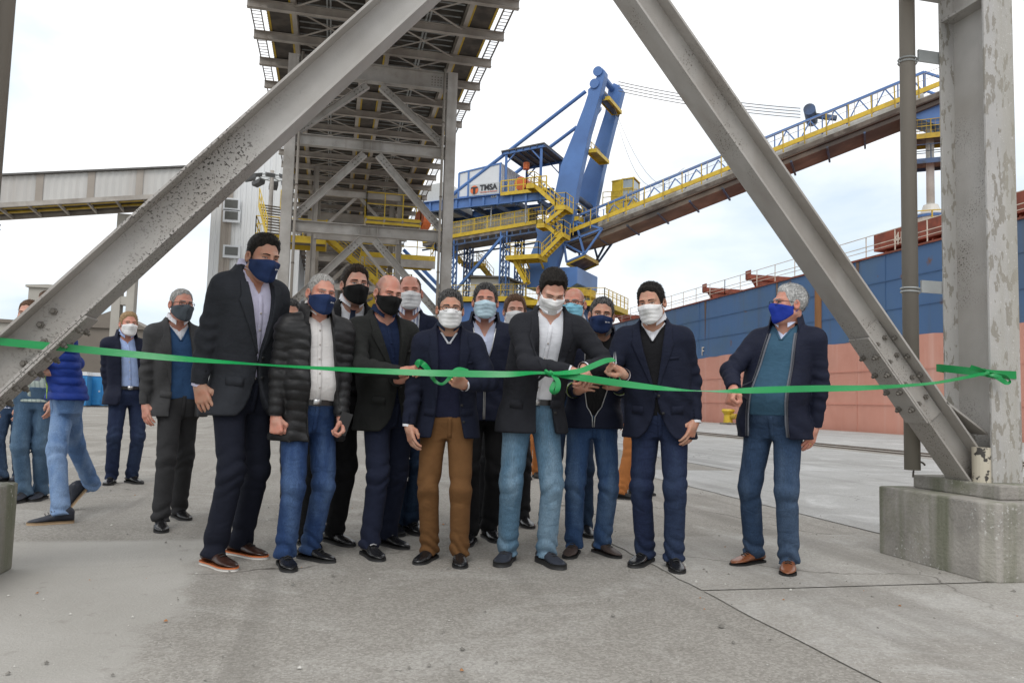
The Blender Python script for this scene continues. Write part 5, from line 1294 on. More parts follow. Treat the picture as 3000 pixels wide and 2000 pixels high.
def ik(a, c, l1, l2, pole):
    a = np.asarray(a, float); c = np.asarray(c, float); d = c-a; L_ = np.linalg.norm(d)
    if L_ > (l1+l2)*.995: c = a+d/L_*(l1+l2)*.995; d = c-a; L_ = np.linalg.norm(d)
    x = (l1*l1-l2*l2+L_*L_)/(2*L_); h = math.sqrt(max(0, l1*l1-x*x)); u = d/L_
    pole = np.asarray(pole, float); pole = pole-u*(pole@u); pole /= max(1e-6, np.linalg.norm(pole))
    return a+u*x+pole*h, c
# torso profile: z, half width, half depth, y centre
TORSO = np.array([(.55, .185, .140, .010), (.80, .192, .142, .008), (.90, .187, .138, .006), (1.00, .180, .130, .000), (1.10, .177, .126, -.004), (1.20, .184, .126, -.004), (1.30, .190, .124, .000), (1.36, .188, .114, .006), (1.405, .172, .100, .012), (1.445, .140, .088, .018), (1.485, .098, .078, .021), (1.53, .068, .068, .022), (1.70, .06, .06, .02)])
def smooth_table(T, n=140):
    z = np.linspace(T[0, 0], T[-1, 0], n); out = [z]
    k = np.exp(-np.linspace(-2, 2, 9)**2); k /= k.sum()
    for c in range(1, T.shape[1]):
        y = np.interp(z, T[:, 0], T[:, c]); yp = np.pad(y, 4, mode='edge'); out.append(np.convolve(yp, k, 'valid'))
    return out
CNT = [0]
def person(label, feet, top, yaw=0, face=None, head=(0, 0, 0), lean=.0, hands=None, group='people at the ribbon cutting', **o):
    """feet: two (px, py, toe angle) on the ground, viewer-left first; top: pixel of the head top; face: pixel of the head centre"""
    CNT[0] += 1; seed = CNT[0]*1.37
    detail = o.get('detail', 1.0)
    g = [gnd(f[0], f[1]) for f in feet]
    base = (g[0]+g[1])/2; base[2] = 0
    toc = -base.copy(); toc[2] = 0; toc /= np.linalg.norm(toc); rgt = np.array([-toc[1], toc[0], 0])
    yr = math.radians(yaw); fac = toc*math.cos(yr)+rgt*math.sin(yr)
    yl = -fac; xl = np.array([yl[1], -yl[0], 0])
    R = np.array([xl, yl, [0, 0, 1]])                     # world -> local
    dist = depth(base)
    H_ = at_d(top[0], top[1], dist)[2]
    if 'height' in o: H_ = o['height']
    s = H_/1.75
    def loc(wp): return (R@(np.asarray(wp)-base))/s
    def locp(x, y, fwd): return loc(at_d(x, y, dist-fwd))
    hs = o.get('hs', .93); htop = dict(short=.014, full=.019, crop=.008, sides=.0, thin=.004, quiff=.020, none=0)[o.get('hair', 'short')]
    if face is None: face = (top[0], top[1]+.135*s*F/dist)
    hc = locp(face[0], face[1], o.get('hfwd', .04)); 
    pr_ = math.radians(head[1]); hz = 1.75-(.129+htop)*hs*math.cos(pr_)-.02*max(0, math.sin(pr_)); hc[2] = hz
    Rh = rotm(head[0]-yaw, head[1], head[2])
    w = o.get('w', 1.0); belly = o.get('belly', 0.0)
    pel = np.array([0, .0, .93]); pel[:2] = (loc(g[0])[:2]+loc(g[1])[:2])/2*.0+np.array(o.get('pelvis', (0, 0)))
    nb = hc+Rh@np.array([0, .045, 0])+np.array([0, 0.012, -(hz-1.50)])
    if 'neck' in o: nb[:2] = locp(o['neck'], face[1], o.get('nfwd', .0))[:2]
    dz = o.get('lift', .016); nb[2] = 1.50+dz
    tz, ta, tb, ty = smooth_table(TORSO)
    ta = ta*(1+(w-1)*np.clip((1.47-tz)/.1, 0, 1)); tb = tb*(1+(w-1)*.8*np.clip((1.47-tz)/.1, 0, 1))
    bl = belly*np.exp(-((tz-1.06)/.13)**2); tb = tb+bl*.55; ty = ty-bl*.45; ta = ta+bl*.25
    sh = nb[:2]-pel[:2]
    def centre(z):
        t = np.clip((z-.93)/.57, 0, 1.15); t = t*t*(3-2*np.minimum(t, 1))*.5+t*.5
        return pel[0]+sh[0]*t, pel[1]+sh[1]*t
    def torso(p, grow=0.0, z0=.8, z1=1.60, drape=0.0):
        cx, cy = centre(p[:, 2]); zr = p[:, 2]; z = zr-dz*np.clip((zr-1.0)/.45, 0, 1)
        a = np.interp(z, tz, ta)+grow; b = np.interp(z, tz, tb)+grow; yc = np.interp(z, tz, ty)
        x = np.abs(p[:, 0]-cx)/a; y = np.abs(p[:, 1]-cy-yc)/b
        d = ((x**2.35+y**2.35+1e-9)**(1/2.35)-1)*np.minimum(a, b)*.95
        if drape:
            ph = p[:, 0]*26+seed+np.sin(z*9+seed)*1.6+p[:, 2]*7*np.sign(p[:, 0]-cx)
            d = d+drape*(np.sin(ph)+.6*np.sin(ph*1.9+z*21+1.3))*np.clip((1.38-z)/.3, .15, 1)
        return np.maximum(d, np.maximum(z-z1, z0-zr))
    # ---------------- arms
    arms = {}
    hands = hands or {}
    for k, sg in (('a', -1), ('b', 1)):
        S_ = np.array([nb[0]+sg*.158*w, nb[1]+.006, 1.395+dz])
        S_ = S_+np.array(o.get('shoulder_'+k, (0, 0, 0)))
        hd = hands.get(k)
        if hd is None:
            hd = dict(w=None)
        if hd.get('w') is None:
            W = S_+np.array([sg*.055, -.02+.03*math.sin(seed*3+sg), -.52]); dirv = np.array([-sg*.12, -.18, -1.0]); palm = np.array([-sg*1.0, .25, 0]); pose = hd.get('pose', 'relax')
        else:
            W = locp(*hd['w']); T = locp(*hd['t']); dirv = T-W; pose = hd.get('pose', 'relax'); palm = np.array(hd.get('palm', (-sg*1.0, .25, 0)), float)
        pole = np.array(hd.get('pole', (sg*.22, 1.0, -.2)))
        E_, W = ik(S_, W, .288, .252, pole)
        arms[k] = dict(S=S_, E=E_, W=W, d=dirv/np.linalg.norm(dirv), palm=palm, pose=pose, sg=sg, show=hd.get('show', True))
    sl_r = o.get('sleeve', 1.0)
    def sleeves(p, grow=0.0, which='ab', quilt=0.0):
        d = None
        for k in which:
            A = arms[k]
            d1, t1 = cap(p, A['S'], A['E'], (.064*w*.5+.032)*sl_r+grow, .056*sl_r+grow, True)
            ax = A['E']-A['S']; ax /= np.linalg.norm(ax); pr = np.cross(ax, [.3, 1, .2]); q = p@pr*34+seed
            d1 = d1+.0062*np.sin(t1*24+1.4*np.sin(q)+seed)*np.clip((t1-.35)*1.8, .12, 1)*(1-.6*quilt)+quilt*.010*(1-np.abs(np.sin(t1*math.pi*5.5))**.5)
            bx_ = A['W']-A['E']; bx_ /= np.linalg.norm(bx_); pr2 = np.cross(bx_, [.3, 1, .2]); q2 = p@pr2*36+seed*2
            d2, t2 = cap(p, A['E'], A['W'], .0555*sl_r+grow, .0425*sl_r+grow, True)
            d2 = d2+.0058*np.sin(t2*21+1.5*np.sin(q2)+seed)*np.clip(1.05-t2, .2, 1)*(1-.6*quilt)+quilt*.010*(1-np.abs(np.sin(t2*math.pi*5))**.5)
            d2 = np.maximum(d2, (p-A['W'])@bx_-.0)
            e = smin(d1, d2, .02)
            d = e if d is None else np.minimum(d, e)
        return d
    # ---------------- legs
    legs = []
    for i, f in enumerate(feet):
        gl = loc(g[i]); gl[2] = 0
        ta_ = math.radians(f[2]-yaw); fd = np.array([math.sin(ta_), -math.cos(ta_), 0])
        lift = f[3] if len(f) > 3 else 0.0
        ank = gl-fd*.055+np.array([0, 0, .085])
        if lift: ank = gl-fd*.09*math.cos(math.radians(lift))+np.array([0, 0, .09+.16*math.sin(math.radians(lift))])-fd*.02
        hip = np.array([pel[0]+(-1 if i == 0 else 1)*.082*(.7 if o.get('stride') else 1), pel[1], .90])
        kn, an = ik(hip, ank, .425, .415, fd+np.array([0, -.4 if not o.get('stride') else -.8, 0]))
        legs.append((hip, kn, ank, fd, gl, math.degrees(ta_), lift))
    lr = o.get('leg', 1.0)
    def trousers_f(p):
        z = p[:, 2]
        d = torso(p, -.016-.30*np.clip(.90-z, 0, .2), .795, o.get('waist', .99))
        legd = None
        for i, (hip, kn, ank, fd, gl, ang, lift) in enumerate(legs):
            d1, t1 = cap(p, hip, kn, .087*lr*(.5+.5*w), .068*lr, True); d2, t2 = cap(p, kn, ank+np.array([0, .004, -.03]), .0665*lr, .060*lr, True)
            ph = z*72+np.sin(p[:, 0]*31+seed+i)*1.9+p[:, 1]*14+seed*2
            cr = lambda q: 1-2*np.abs(np.sin(q+.9*np.sin(q*.37+seed)+.6*np.sin(p[:, 0]*23-z*11+seed*3)))
            d1 = d1+.0075*cr(ph*.36+p[:, 1]*9)*np.clip((t1-.60)*2.6, 0, 1)+.0060*cr(p[:, 0]*20+z*30*(1 if i else -1)+seed)*np.clip((.36-t1)*3.0, 0, 1)+.0010*cr(z*11+p[:, 0]*25+seed)
            d2 = d2+.0085*cr(ph*.42+1)*np.clip((.32-t2)*3.2, 0, 1)+.0095*cr(ph*.5+p[:, 0]*15)*np.clip((t2-.55)*2.4, 0, 1)+.0010*cr(ph*.15+p[:, 0]*12)
            fl_ = (ank-kn)/np.linalg.norm(ank-kn)
            d2 = np.maximum(d2, (p-ank)@fl_-.035)
            e = smin(d1, d2, .014); legd = e if legd is None else np.minimum(legd, e)
        return smin(legd, d, .03)
    # ---------------- assemble
    root = bpy.data.objects.new('person', None); COL.objects.link(root); root.location = base
    root.rotation_euler = (0, 0, math.atan2(xl[1], xl[0])); tag(root, label, 'person', group)
    def add(name, V, Q, mats, parent=None, mi=None, smooth=True):
        V = np.asarray(V)*s
        ob = bpy.data.objects.new(name, np_mesh(name, V, Q, mats if isinstance(mats, list) else [mats], mi, smooth)); COL.objects.link(ob); ob.parent = parent or root
        if name in ('shirt_buttons', 'cuff_buttons', 'mask_print', 'laces'): ob['kind'] = 'stuff'
        return ob
    h0 = .0085 if detail >= 1 else .012
    hh = .0042 if detail >= 1 else .0065
    skin = o['skin']; hw = o.get('hw', 1.0)
    # body: head, neck, chest, arms and hands
    def hf_local(p): return (p-hc)@Rh/hs
    chest0 = nb+np.array([0, .0, -.16])
    def body_head(p):
        d = head_f(hf_local(p), hw, o.get('jaw', 1.0))*hs
        nk0 = hc+Rh@np.array([0, .022, -.05])
        d = smin(d, cap(p, nk0, nb+np.array([0, .0, -.03]), .054, .060), .025)
        return smin(d, torso(p, -.030, 1.30, 1.50), .03)
    parts = [surf(body_head, hc-np.array([.16, .17, .30]), hc+np.array([.16, .17, .16]), hh)]
    for k in 'ab':
        A = arms[k]
        if not A['show']: continue
        Hc = hand_chain(A['W']+A['d']*.012, A['d'], A['palm'], -A['sg']*(-1), A['pose'], o.get('hand', 1.0)*1.04)
        f, lo, hi = hand_f(Hc)
        wr = A['E']*.3+A['W']*.7
        ff = (lambda f, a, b: (lambda p: smin(f(p), cap(p, a, b, .030, .025), .015)))(f, wr, A['W']+A['d']*.02)
        lo = np.minimum(lo, np.minimum(wr, A['W'])-.04); hi = np.maximum(hi, np.maximum(wr, A['W'])+.04)
        parts.append(surf(ff, lo, hi, .0045 if detail >= 1 else .007))
    core = lambda p: np.minimum(torso(p, -.034, .85, 1.5), np.minimum(cap(p, arms['a']['S'], arms['a']['E'], .04, .035), cap(p, arms['b']['S'], arms['b']['E'], .04, .035)))
    ps = np.array([arms[k][q] for k in 'ab' for q in 'SEW']+[pel, nb])
    parts.append(surf(core, ps.min(0)-.2, np.maximum(ps.max(0), 1.5)*[1, 1, 1]+[.2, .2, .05], .02))
    V, Q = join(parts); body = add('body', V, Q, skin)
    # natural colouring of the skin: red cheeks, nose, ears and knuckles; shaved shadow along the hairline
    qh = hf_local(V); G_ = lambda c, r: np.exp(-(((np.stack([np.abs(qh[:, 0]), qh[:, 1], qh[:, 2]], 1)-np.array(c))/np.array(r))**2).sum(1))
    bl_ = .55*G_((.046, -.075, -.018), (.022, .03, .02))+.6*G_((0, -.118, -.018), (.014, .02, .022))+.6*G_((.083, .01, 0), (.014, .03, .035))+.35*G_((.033, -.10, .012), (.018, .02, .006))+.22*G_((.02, -.09, .06), (.05, .04, .03))
    for k in 'ab':
        A = arms[k]; bl_ = bl_+.35*np.exp(-(np.linalg.norm(V-(A['W']+A['d']*.10), axis=1)/.035)**2)
    sb_ = np.clip(.55*np.exp(-((qh[:, 2]-.10)/.02)**2)*(qh[:, 1] < -.03)*(np.abs(qh[:, 0]) < .06)*(0 if o.get('hair') in ('sides', 'thin', 'none') else .6)+.5*np.clip((qh[:, 1]+.045)/.03, 0, 1)*np.clip((qh[:, 2]+.06)/.05, 0, 1)*(np.abs(qh[:, 0]) > .05)*(qh[:, 1] < .06)*(qh[:, 2] > -.05)*(np.abs(qh[:, 0]) < .083), 0, .6)
    for nm_, arr in (('blush', np.clip(bl_, 0, .8)), ('stubble', sb_)):
        at_ = body.data.attributes.new(nm_, 'FLOAT', 'POINT'); at_.data.foreach_set('value', arr.astype(np.float32))
    hx = lambda P: np.asarray(P)*hs@Rh.T+hc            # head frame -> person frame
    # eyes and brows laid onto the face
    if o.get('eyes', True):
        fh = lambda q: head_f(q, hw, o.get('jaw', 1.0)); op = o.get('eye_open', .0046); ez = .009
        vs, qs, ms = [], [], []; lid = M('eyelid_rim', (.30, .15, .11), .6, var=.1)
        def lay(X, Z, off): return np.stack([X, ymarch(fh, X, Z, -.2)-off, Z], 1)
        for sgn_ in (-1, 1):
            t = np.linspace(-1, 1, 7); xc = sgn_*.0325
            up = ez+op*(1-t*t)-.0008; dn = ez-op*.75*(1-t*t)-.0008
            Xr = xc+t*.0140
            for (zl_, zh_, x_, mi_, off) in ((dn, up, Xr, 0, .0016), (np.maximum(ez-op*.7, ez-.0045)+0*t[1:6], np.minimum(ez+op*.9, ez+.0045)+0*t[1:6], xc+o.get('gaze', 0)*.004+t[1:6]*.0062, 1, .0024), (up-.0006, up+.0022, xc+t*.0155, 2, .0028), (dn-.0014, dn, xc+t*.0135, 3, .0014)):
                n = sum(len(v) for v in vs); m = len(x_)
                vs.append(lay(x_, zl_, off)); vs.append(lay(x_, zh_, off))
                for i in range(m-1): qs.append((n+i, n+i+1, n+m+i+1, n+m+i)); ms.append(mi_)
            vs_ = np.concatenate(vs); add('eye', hx(vs_), np.array(qs), [SCLERA, IRIS, LASH, lid], body, ms); vs, qs, ms = [], [], []
        vs, qs = [], []
        for sgn_ in (-1, 1):
            t = np.linspace(0, 1, 7); X = sgn_*(.014+.036*t); Z = .0275+.0055*np.sin(t*2.3)-.004*t; th = .0078*(1-.55*t)
            n = sum(len(v) for v in vs); vs += [lay(X, Z-th*.5, .002), lay(X, Z+th*.5, .0035)]
            for i in range(6): qs.append((n+i, n+i+1, n+8+i, n+7+i))
            add('eyebrow', hx(np.concatenate(vs)), np.array(qs), o.get('brow', o['hair_mat']), body); vs, qs = [], []
    # hair
    hst = o.get('hair', 'short')
    if hst != 'none':
        hp = dict(short=(.008, .014, .002), full=(.010, .019, .006), crop=(.005, .009, .0), sides=(.006, .006, .0), thin=(.006, .007, .0), quiff=(.008, .020, .012))[hst]
        yk = np.array([-.12, -.085, -.062, -.050, -.035, -.018, .000, .018, .034, .055, .10, .14]); zk = np.array([.101, .095, .080, .052, .020, -.018, -.022, .012, -.02, -.062, -.078, -.08])
        if hst in ('thin', 'sides'): zk = np.array([.20, .16, .13, .105, .05, -.005, -.02, .012, -.02, -.062, -.078, -.08])
        if hst == 'crop': zk = zk+np.array([.006, .006, .006, .004, 0, 0, 0, 0, 0, 0, 0, 0])
        def hair_f(q):
            z = q[:, 2]; top_ = np.clip((z-.05)/.08, 0, 1); fr = np.clip((-.03-q[:, 1])/.06, 0, 1)
            th = hp[0]+(hp[1]-hp[0])*top_+hp[2]*fr*top_
            n_ = .0022*np.sin(q[:, 0]*210+q[:, 1]*60+seed+2*np.sin(z*70))+.0016*np.sin(q[:, 0]*330-z*90+seed*2)
            zl_ = np.interp(q[:, 1]+.006*np.sin(q[:, 0]*140+seed), yk, zk)+(.010*np.clip((np.abs(q[:, 0])-.03)/.03, 0, 1) if hst != 'full' else 0)
            tp_ = np.clip((z-zl_)/.030, 0, 1)
            d = cranium(q, hw)-(th+n_*.45)*(.16+.84*tp_)
            d = smax(d, (zl_-z)*.75, .004)
            if hst == 'sides':
                d = smax(d, (z-.055-.25*(q[:, 1]-.05)), .01)
            if hst == 'thin': d = smax(d, -(ell(q, (0, -.05, .13), (.062, .095, .07))), .01)
            return d
        v, q = surf(hair_f, (-.125, -.16, -.12), (.125, .15, .20), .005 if detail >= 1 else .008)
        # strands lying along the comb direction
        ns = int(o.get('strands', 1100)*2*detail)
        if len(v) > 50 and ns:
            rs = np.random.default_rng(int(seed*100)); c = v.mean(0)
            pick = rs.choice(len(v), ns); P = v[pick]; nr = P-np.array([0, .01, .02]); nr /= np.linalg.norm(nr, axis=1)[:, None]
            comb = np.array(o.get('comb', (.25, 1.0, .1)))+rs.normal(0, .13, (ns, 3)); comb[:, 2] -= np.clip((.06-P[:, 2])*9, 0, 1.6)
            tg = comb-nr*(comb*nr).sum(1)[:, None]; tg /= np.linalg.norm(tg, axis=1)[:, None]; sd_ = np.cross(nr, tg)
            L_ = rs.uniform(.014, .040, ns)[:, None]*(1.25 if hst in ('full', 'quiff', 'short') else .6)*hs; wd = rs.uniform(.0012, .0024, ns)[:, None]; lf = rs.uniform(.0004, .0026, ns)[:, None]*(1.3 if hst in ('full', 'quiff') else .7)
            a0 = P-sd_*wd-nr*.001; a1 = P+sd_*wd-nr*.001; m0 = P+tg*L_*.55+nr*lf-sd_*wd*.8; m1 = P+tg*L_*.55+nr*lf+sd_*wd*.8; e0 = P+tg*L_+nr*lf*.5-sd_*wd*.15; e1_ = P+tg*L_+nr*lf*.5+sd_*wd*.15
            SV = np.stack([a0, a1, m1, m0, e1_, e0], 1).reshape(-1, 3); k = np.arange(ns)[:, None]*6
            SQ = np.concatenate([k+np.array([[0, 1, 2, 3]]), k+np.array([[3, 2, 4, 5]])])
            v, q = join([(v, q), (SV, SQ)])
        if len(v): add('hair', hx(v), q, o['hair_mat'], body)
    # mask
    mk = o.get('mask')
    if mk:
        kind, mcol, loopc = mk
        big = 1.0 if kind == 'cloth' else .0
        def mask_f(q):
            ax = np.abs(q[:, 0]); y, z = q[:, 1], q[:, 2]
            d = smin(ell(q, (0, -.032, -.047), (.0735*hw, .080, .086)), ell(q, (0, -.086, -.026), (.026, .044, .038)), .035)
            d = smin(d, ell(q, (0, -.066, -.100), (.045, .040, .032)), .03)-.003; d = smin(d, head_f(q, hw, o.get('jaw', 1.0))-.0045, .012)
            if kind == 'cloth': d = d-.006*np.exp(-(q[:, 0]/.010)**2)*np.clip((-.06-y)/.03, 0, 1)
            else: d = d-.0010*np.sin(z*2*math.pi/.027+.8+ax*16+.7*np.sin(q[:, 0]*60+seed))*np.clip((.075-ax)/.03, 0, 1)
            topz = .004-.20*np.clip(ax-.012, 0, 1)-(.10 if big else .03)*np.clip(y+.08, 0, 1)
            back = -.012 if big else -.030
            botz = -.130+.55*np.clip(y+.092, 0, 1)+.12*ax
            if big: botz = botz+.25*np.clip(y+.05, 0, 1)
            d = smax(d, z-topz, .004); d = smax(d, botz-z, .006); d = smax(d, y-back, .004)
            return d
        v, q = surf(mask_f, (-.10, -.16, -.15), (.10, .02, .04), .0042 if detail >= 1 else .006)
        mo = add('face_mask', hx(v), q, mcol, root)
        lp = []
        for sg in (-1, 1):
            e = sg*.083*hw
            lp.append(tube_np([(sg*.070*hw, -.020 if big else -.034, -.022), (e*.97, -.006, .004), (e*1.06, .012, .026)], .0022, 5))
            v, q = lp.pop(); add('ear_loop', hx(v), q, loopc, mo)
            lp.append(tube_np([(sg*.066*hw, -.022 if big else -.036, -.070), (e*.96, .000, -.052), (e*1.04, .018, -.034)], .0022, 5))
            v, q = lp.pop(); add('ear_loop', hx(v), q, loopc, mo)
        if o.get('mask_mark'):
            sgx = o['mask_mark']; pv = []; fm = lambda q: mask_f(q)
            for i, (x, w_, hh_) in enumerate(((.030, .010, .009), (.043, .004, .006), (.048, .003, .008), (.053, .0035, .006), (.058, .003, .007))):
                zz = np.array([-.047-hh_/2, -.047+hh_/2])+.003; pv.append(patch(fm, zz, sgx*np.array([x-w_/2]*2), sgx*np.array([x+w_/2]*2), 3, .0012, .001, -.2))
            v, q = join(pv); add('mask_print', hx(v), q, M('white_print', (.75, .76, .78), .6, var=.03), mo, smooth=False)
    # glasses
    if o.get('glasses'):
        gm, shape = o['glasses']
        tb_ = []; ln = []
        for sg in (-1, 1):
            c = np.array([sg*.0335, -.116, .006]); rx, rz = (.025, .0205) if shape == 'round' else (.0265, .0150)
            ring = []
            for t in np.linspace(0, 2*math.pi, 25):
                ct, st_ = math.cos(t), math.sin(t); e = 1.0 if shape == 'round' else .6
                ring.append(c+np.array([rx*abs(ct)**e*np.sign(ct), abs(ct)*.006*(1 if sg*ct > 0 else 0), rz*abs(st_)**e*np.sign(st_)]))
            tb_.append(tube_np(ring, .0016 if shape == 'round' else .0019, 5))
            tb_.append(tube_np([c+np.array([sg*rx, .006, .006]), (sg*.076*hw, -.075, .014), (sg*.085*hw, .0, .014), (sg*.086*hw, .02, .0)], .0022, 5))
        tb_.append(tube_np([(-.009, -.118, .010), (0, -.121, .014), (.009, -.118, .010)], .0018, 5))
        v, q = join(tb_); add('spectacles', hx(v), q, gm, root)
    # ---------------- clothes
    jk = o.get('jacket')
    layers = []
    if o.get('shirt') is not None:
        vn = o.get('open_collar', .05)
        def shirt_f(p):
            d = torso(p, -.021, .957 if not o.get('no_jacket') else .86, 1.52, .0025); cx, cy = centre(p[:, 2])
            v_ = np.maximum(np.abs(p[:, 0]-cx)-.45*np.clip(p[:, 2]-(1.475-vn), 0, 1), np.maximum(p[:, 1]-cy-.02, (1.475-vn)-p[:, 2]))
            d = np.maximum(d, -v_)
            if o.get('no_jacket'): d = np.minimum(d, sleeves(p, -.006)); d = np.maximum(d, .86-p[:, 2])
            return d
        sb = ps.copy() if o.get('no_jacket') else np.array([[centre(np.array([.9]))[0][0], centre(np.array([.9]))[1][0], .9], [nb[0], nb[1], 1.5]])
        v, q = surf(shirt_f, sb.min(0)-[.27, .25, .1], sb.max(0)+[.27, .25, .1], .010)
        so = add('shirt', v, q, o['shirt'])
        # collar: folded band with points
        cv, cq = [], []
        th = np.linspace(.30, 2*math.pi-.30, 30); n = 0
        for i, t in enumerate(th):
            fr = np.clip((1.05-min(t, 2*math.pi-t))/.75, 0, 1)     # 1 at the front
            sx, cyv = math.sin(t), -math.cos(t)
            pts_ = [(.058, .022-.012*fr), (.066, .030-.012*fr), (.073+.010*fr, .006-.024*fr), (.078+.009*fr, -.008-.034*fr**1.3)]
            for r_, z_ in pts_:
                cv.append((nb[0]+sx*r_*1.06, nb[1]+.006+cyv*r_*(1.0+.06*fr), 1.516+dz+z_+.018*(cyv)))
        for i in range(len(th)-1):
            for j in range(3): cq.append((i*4+j, i*4+j+1, i*4+j+5, i*4+j+4))
        add('shirt_collar', np.array(cv), np.array(cq), o.get('collar_mat', o['shirt']), so)
        fs = lambda p: torso(p, -.021, .5, 1.6, .0025)
        zz = np.linspace(.90, 1.475-vn, 14); cxz = centre(zz)[0]
        v, q = patch(fs, zz, cxz-.014, cxz+.014, 3, .003, .004); add('button_placket', v, q, o['shirt'], so)
        bt = []
        for z_ in np.arange(.98, 1.44-vn, .085):
            c_ = centre(np.array([z_]))[0][0]; bt.append(patch(fs, [z_-.005, z_+.005], [c_-.005]*2, [c_+.005]*2, 2, .006, .003))
        if bt:
            v, q = join(bt); add('shirt_buttons', v, q, o.get('button', SCLERA), so)
        if o.get('tie') is not None:
            zz = np.concatenate([[1.465, 1.448], np.linspace(1.440, 1.02, 14)]); hwz = np.concatenate([[.020, .013], np.linspace(.015, .038, 14)]); cxz = centre(zz)[0]
            v, q = patch(fs, zz, cxz-hwz, cxz+hwz, 5, .012, .010); add('tie', v, q, o['tie'])
        if o.get('belt') is not None:
            ring = []; z_ = .975
            bv, bq = [], []; T_ = np.linspace(0, 2*math.pi, 49)[:-1]
            for t in T_:
                a_ = np.interp(z_, tz, ta)-.010; b_ = np.interp(z_, tz, tb)-.010; yc = np.interp(z_, tz, ty); c_ = centre(np.array([z_]))
                ct, st_ = math.cos(t), math.sin(t)
                x_ = c_[0][0]+a_*abs(ct)**.85*np.sign(ct); y_ = c_[1][0]+yc+b_*abs(st_)**.85*np.sign(st_)
                bv += [(x_, y_, z_-.017), (x_, y_, z_+.017)]
            k_ = len(T_); bq = [(2*i, 2*((i+1) % k_), 2*((i+1) % k_)+1, 2*i+1) for i in range(k_)]
            bo = add('belt', np.array(bv), np.array(bq), o['belt'])
            fb = lambda p: torso(p, -.010, .5, 1.6); c_ = centre(np.array([.975]))[0][0]
            v, q = patch(fb, [.956, .994], [c_-.026]*2, [c_+.022]*2, 3, .006, .004); add('buckle', v, q, METAL, bo)
    if o.get('sweater') is not None:
        vz = o.get('sweater_v', 1.385)
        def sw_f(p):
            d = torso(p, -.013, o.get('sweater_hem', .93), 1.515, .0022); cx, cy = centre(p[:, 2])
            v_ = np.maximum(np.abs(p[:, 0]-cx)-.62*np.clip(p[:, 2]-vz, 0, 1), np.maximum(p[:, 1]-cy-.0, vz-p[:, 2]))
            return np.maximum(d, -v_)
        c_ = centre(np.array([.95])); v, q = surf(sw_f, (min(c_[0][0], nb[0])-.26, min(c_[1][0], nb[1])-.26, .86), (max(c_[0][0], nb[0])+.26, max(c_[1][0], nb[1])+.26, 1.56), .0095)
        swo = add('sweater', v, q, o['sweater'])
        fs = lambda p: torso(p, -.013, .5, 1.6, .0022); zz = np.linspace(vz-.004, 1.47, 9); cxz = centre(zz)[0]; wz = .62*np.clip(zz-vz, 0, 1)
        nv = []
        for sg in (-1, 1): nv.append(patch(fs, zz, cxz+sg*(wz-.001), cxz+sg*(wz+.012), 3, .003, .004))
        v, q = join(nv); add('neck_band', v, q, o.get('sweater_band', o['sweater']), swo)
    if jk is not None:
        hem = o.get('hem', .79); style = o.get('style', 'blazer')
        jd = o.get('jdrape', .0046); quilt = 1.0 if style == 'puffer' else 0.0; jg = o.get('jgrow', .004)
        zt_, lt_, rt_ = o.get('opening', ([hem-.05, hem, hem+.04, hem+.10, .98, 1.06, 1.16, 1.30, 1.42, 1.50, 1.6], None, None))
        if lt_ is None:
            rt_ = [.16, .115, .072, .040, .012, .002, .022, .052, .072, .078, .08]; lt_ = [-q for q in rt_]
        zt_ = np.array(zt_); lt_ = np.array(lt_); rt_ = np.array(rt_)
        kz = lambda p: .010+.055*np.clip((p[:, 2]-1.27)/.12, 0, 1)
        def jacket_solid(p): return smin(jacket_torso(p), sleeves(p, .0, 'ab', quilt), kz(p))
        def jacket_torso(p):
            d = torso(p, jg+.10*np.clip(1.0-p[:, 2], 0, .3), hem, 1.535 if style in ('zip', 'puffer') else 1.515, jd)
            if style == 'puffer':
                d = d+.0095*(1-np.abs(np.sin((p[:, 2]-hem+.006*np.sin(p[:, 0]*30+seed))*math.pi/.060))**.5)-.003+.002*np.sin(p[:, 0]*55+p[:, 2]*60)*np.sin(p[:, 2]*33+seed)
            if style == 'zip':                                    # gathered hem
                d = d-.012*np.exp(-((p[:, 2]-hem-.09)/.06)**2)
            return d
        def jacket_f(p):
            d = jacket_torso(p); cx, cy = centre(p[:, 2]); x = p[:, 0]-cx
            l = np.interp(p[:, 2], zt_, lt_); r = np.interp(p[:, 2], zt_, rt_)
            cut = np.maximum(np.maximum(l-x, x-r), p[:, 1]-cy+.01)
            d = smax(d, -cut, .004)
            nk = cap(p, nb+np.array([0, .008, -.03]), nb+np.array([0, -.004, .2]), .066, .072)
            return smin(smax(d, -nk, .004), sleeves(p, .0, 'ab', quilt), kz(p))
        lo = np.minimum(ps.min(0)-.12, np.array([pel[0]-.26, pel[1]-.26, hem-.03])); lo[2] = min(lo[2], ps[:, 2].min()-.06); hi = np.maximum(ps.max(0)+.12, np.array([pel[0]+.26, pel[1]+.26, 1.58]))
        hi[2] = 1.58
        v, q = surf(jacket_f, lo, hi, h0)
        jo = add('jacket', v, q, jk)
        zin = lambda z: centre(np.asarray(z, float))[0]
        if style == 'blazer':
            bz_ = o.get('button_z', 1.06)
            for sg, tb2 in ((-1, lt_), (1, rt_)):
                zz = np.linspace(bz_+.01, 1.475, 16); ed = np.interp(zz, zt_, tb2); t = (zz-bz_)/(1.49-bz_)
                wd = np.interp(t, [0, .35, .62, .74, .76, .88, 1.0], [.004, .034, .058, .068, .050, .046, .036])
                inner = zin(zz)+ed+sg*.001; outer = inner+sg*wd
                a_, b_ = (outer, inner) if sg < 0 else (inner, outer)
                v, q = patch(jacket_solid, zz, a_, b_, 6, .0075, .006); add('lapel', v, q, o.get('lapel_mat', jk), jo)
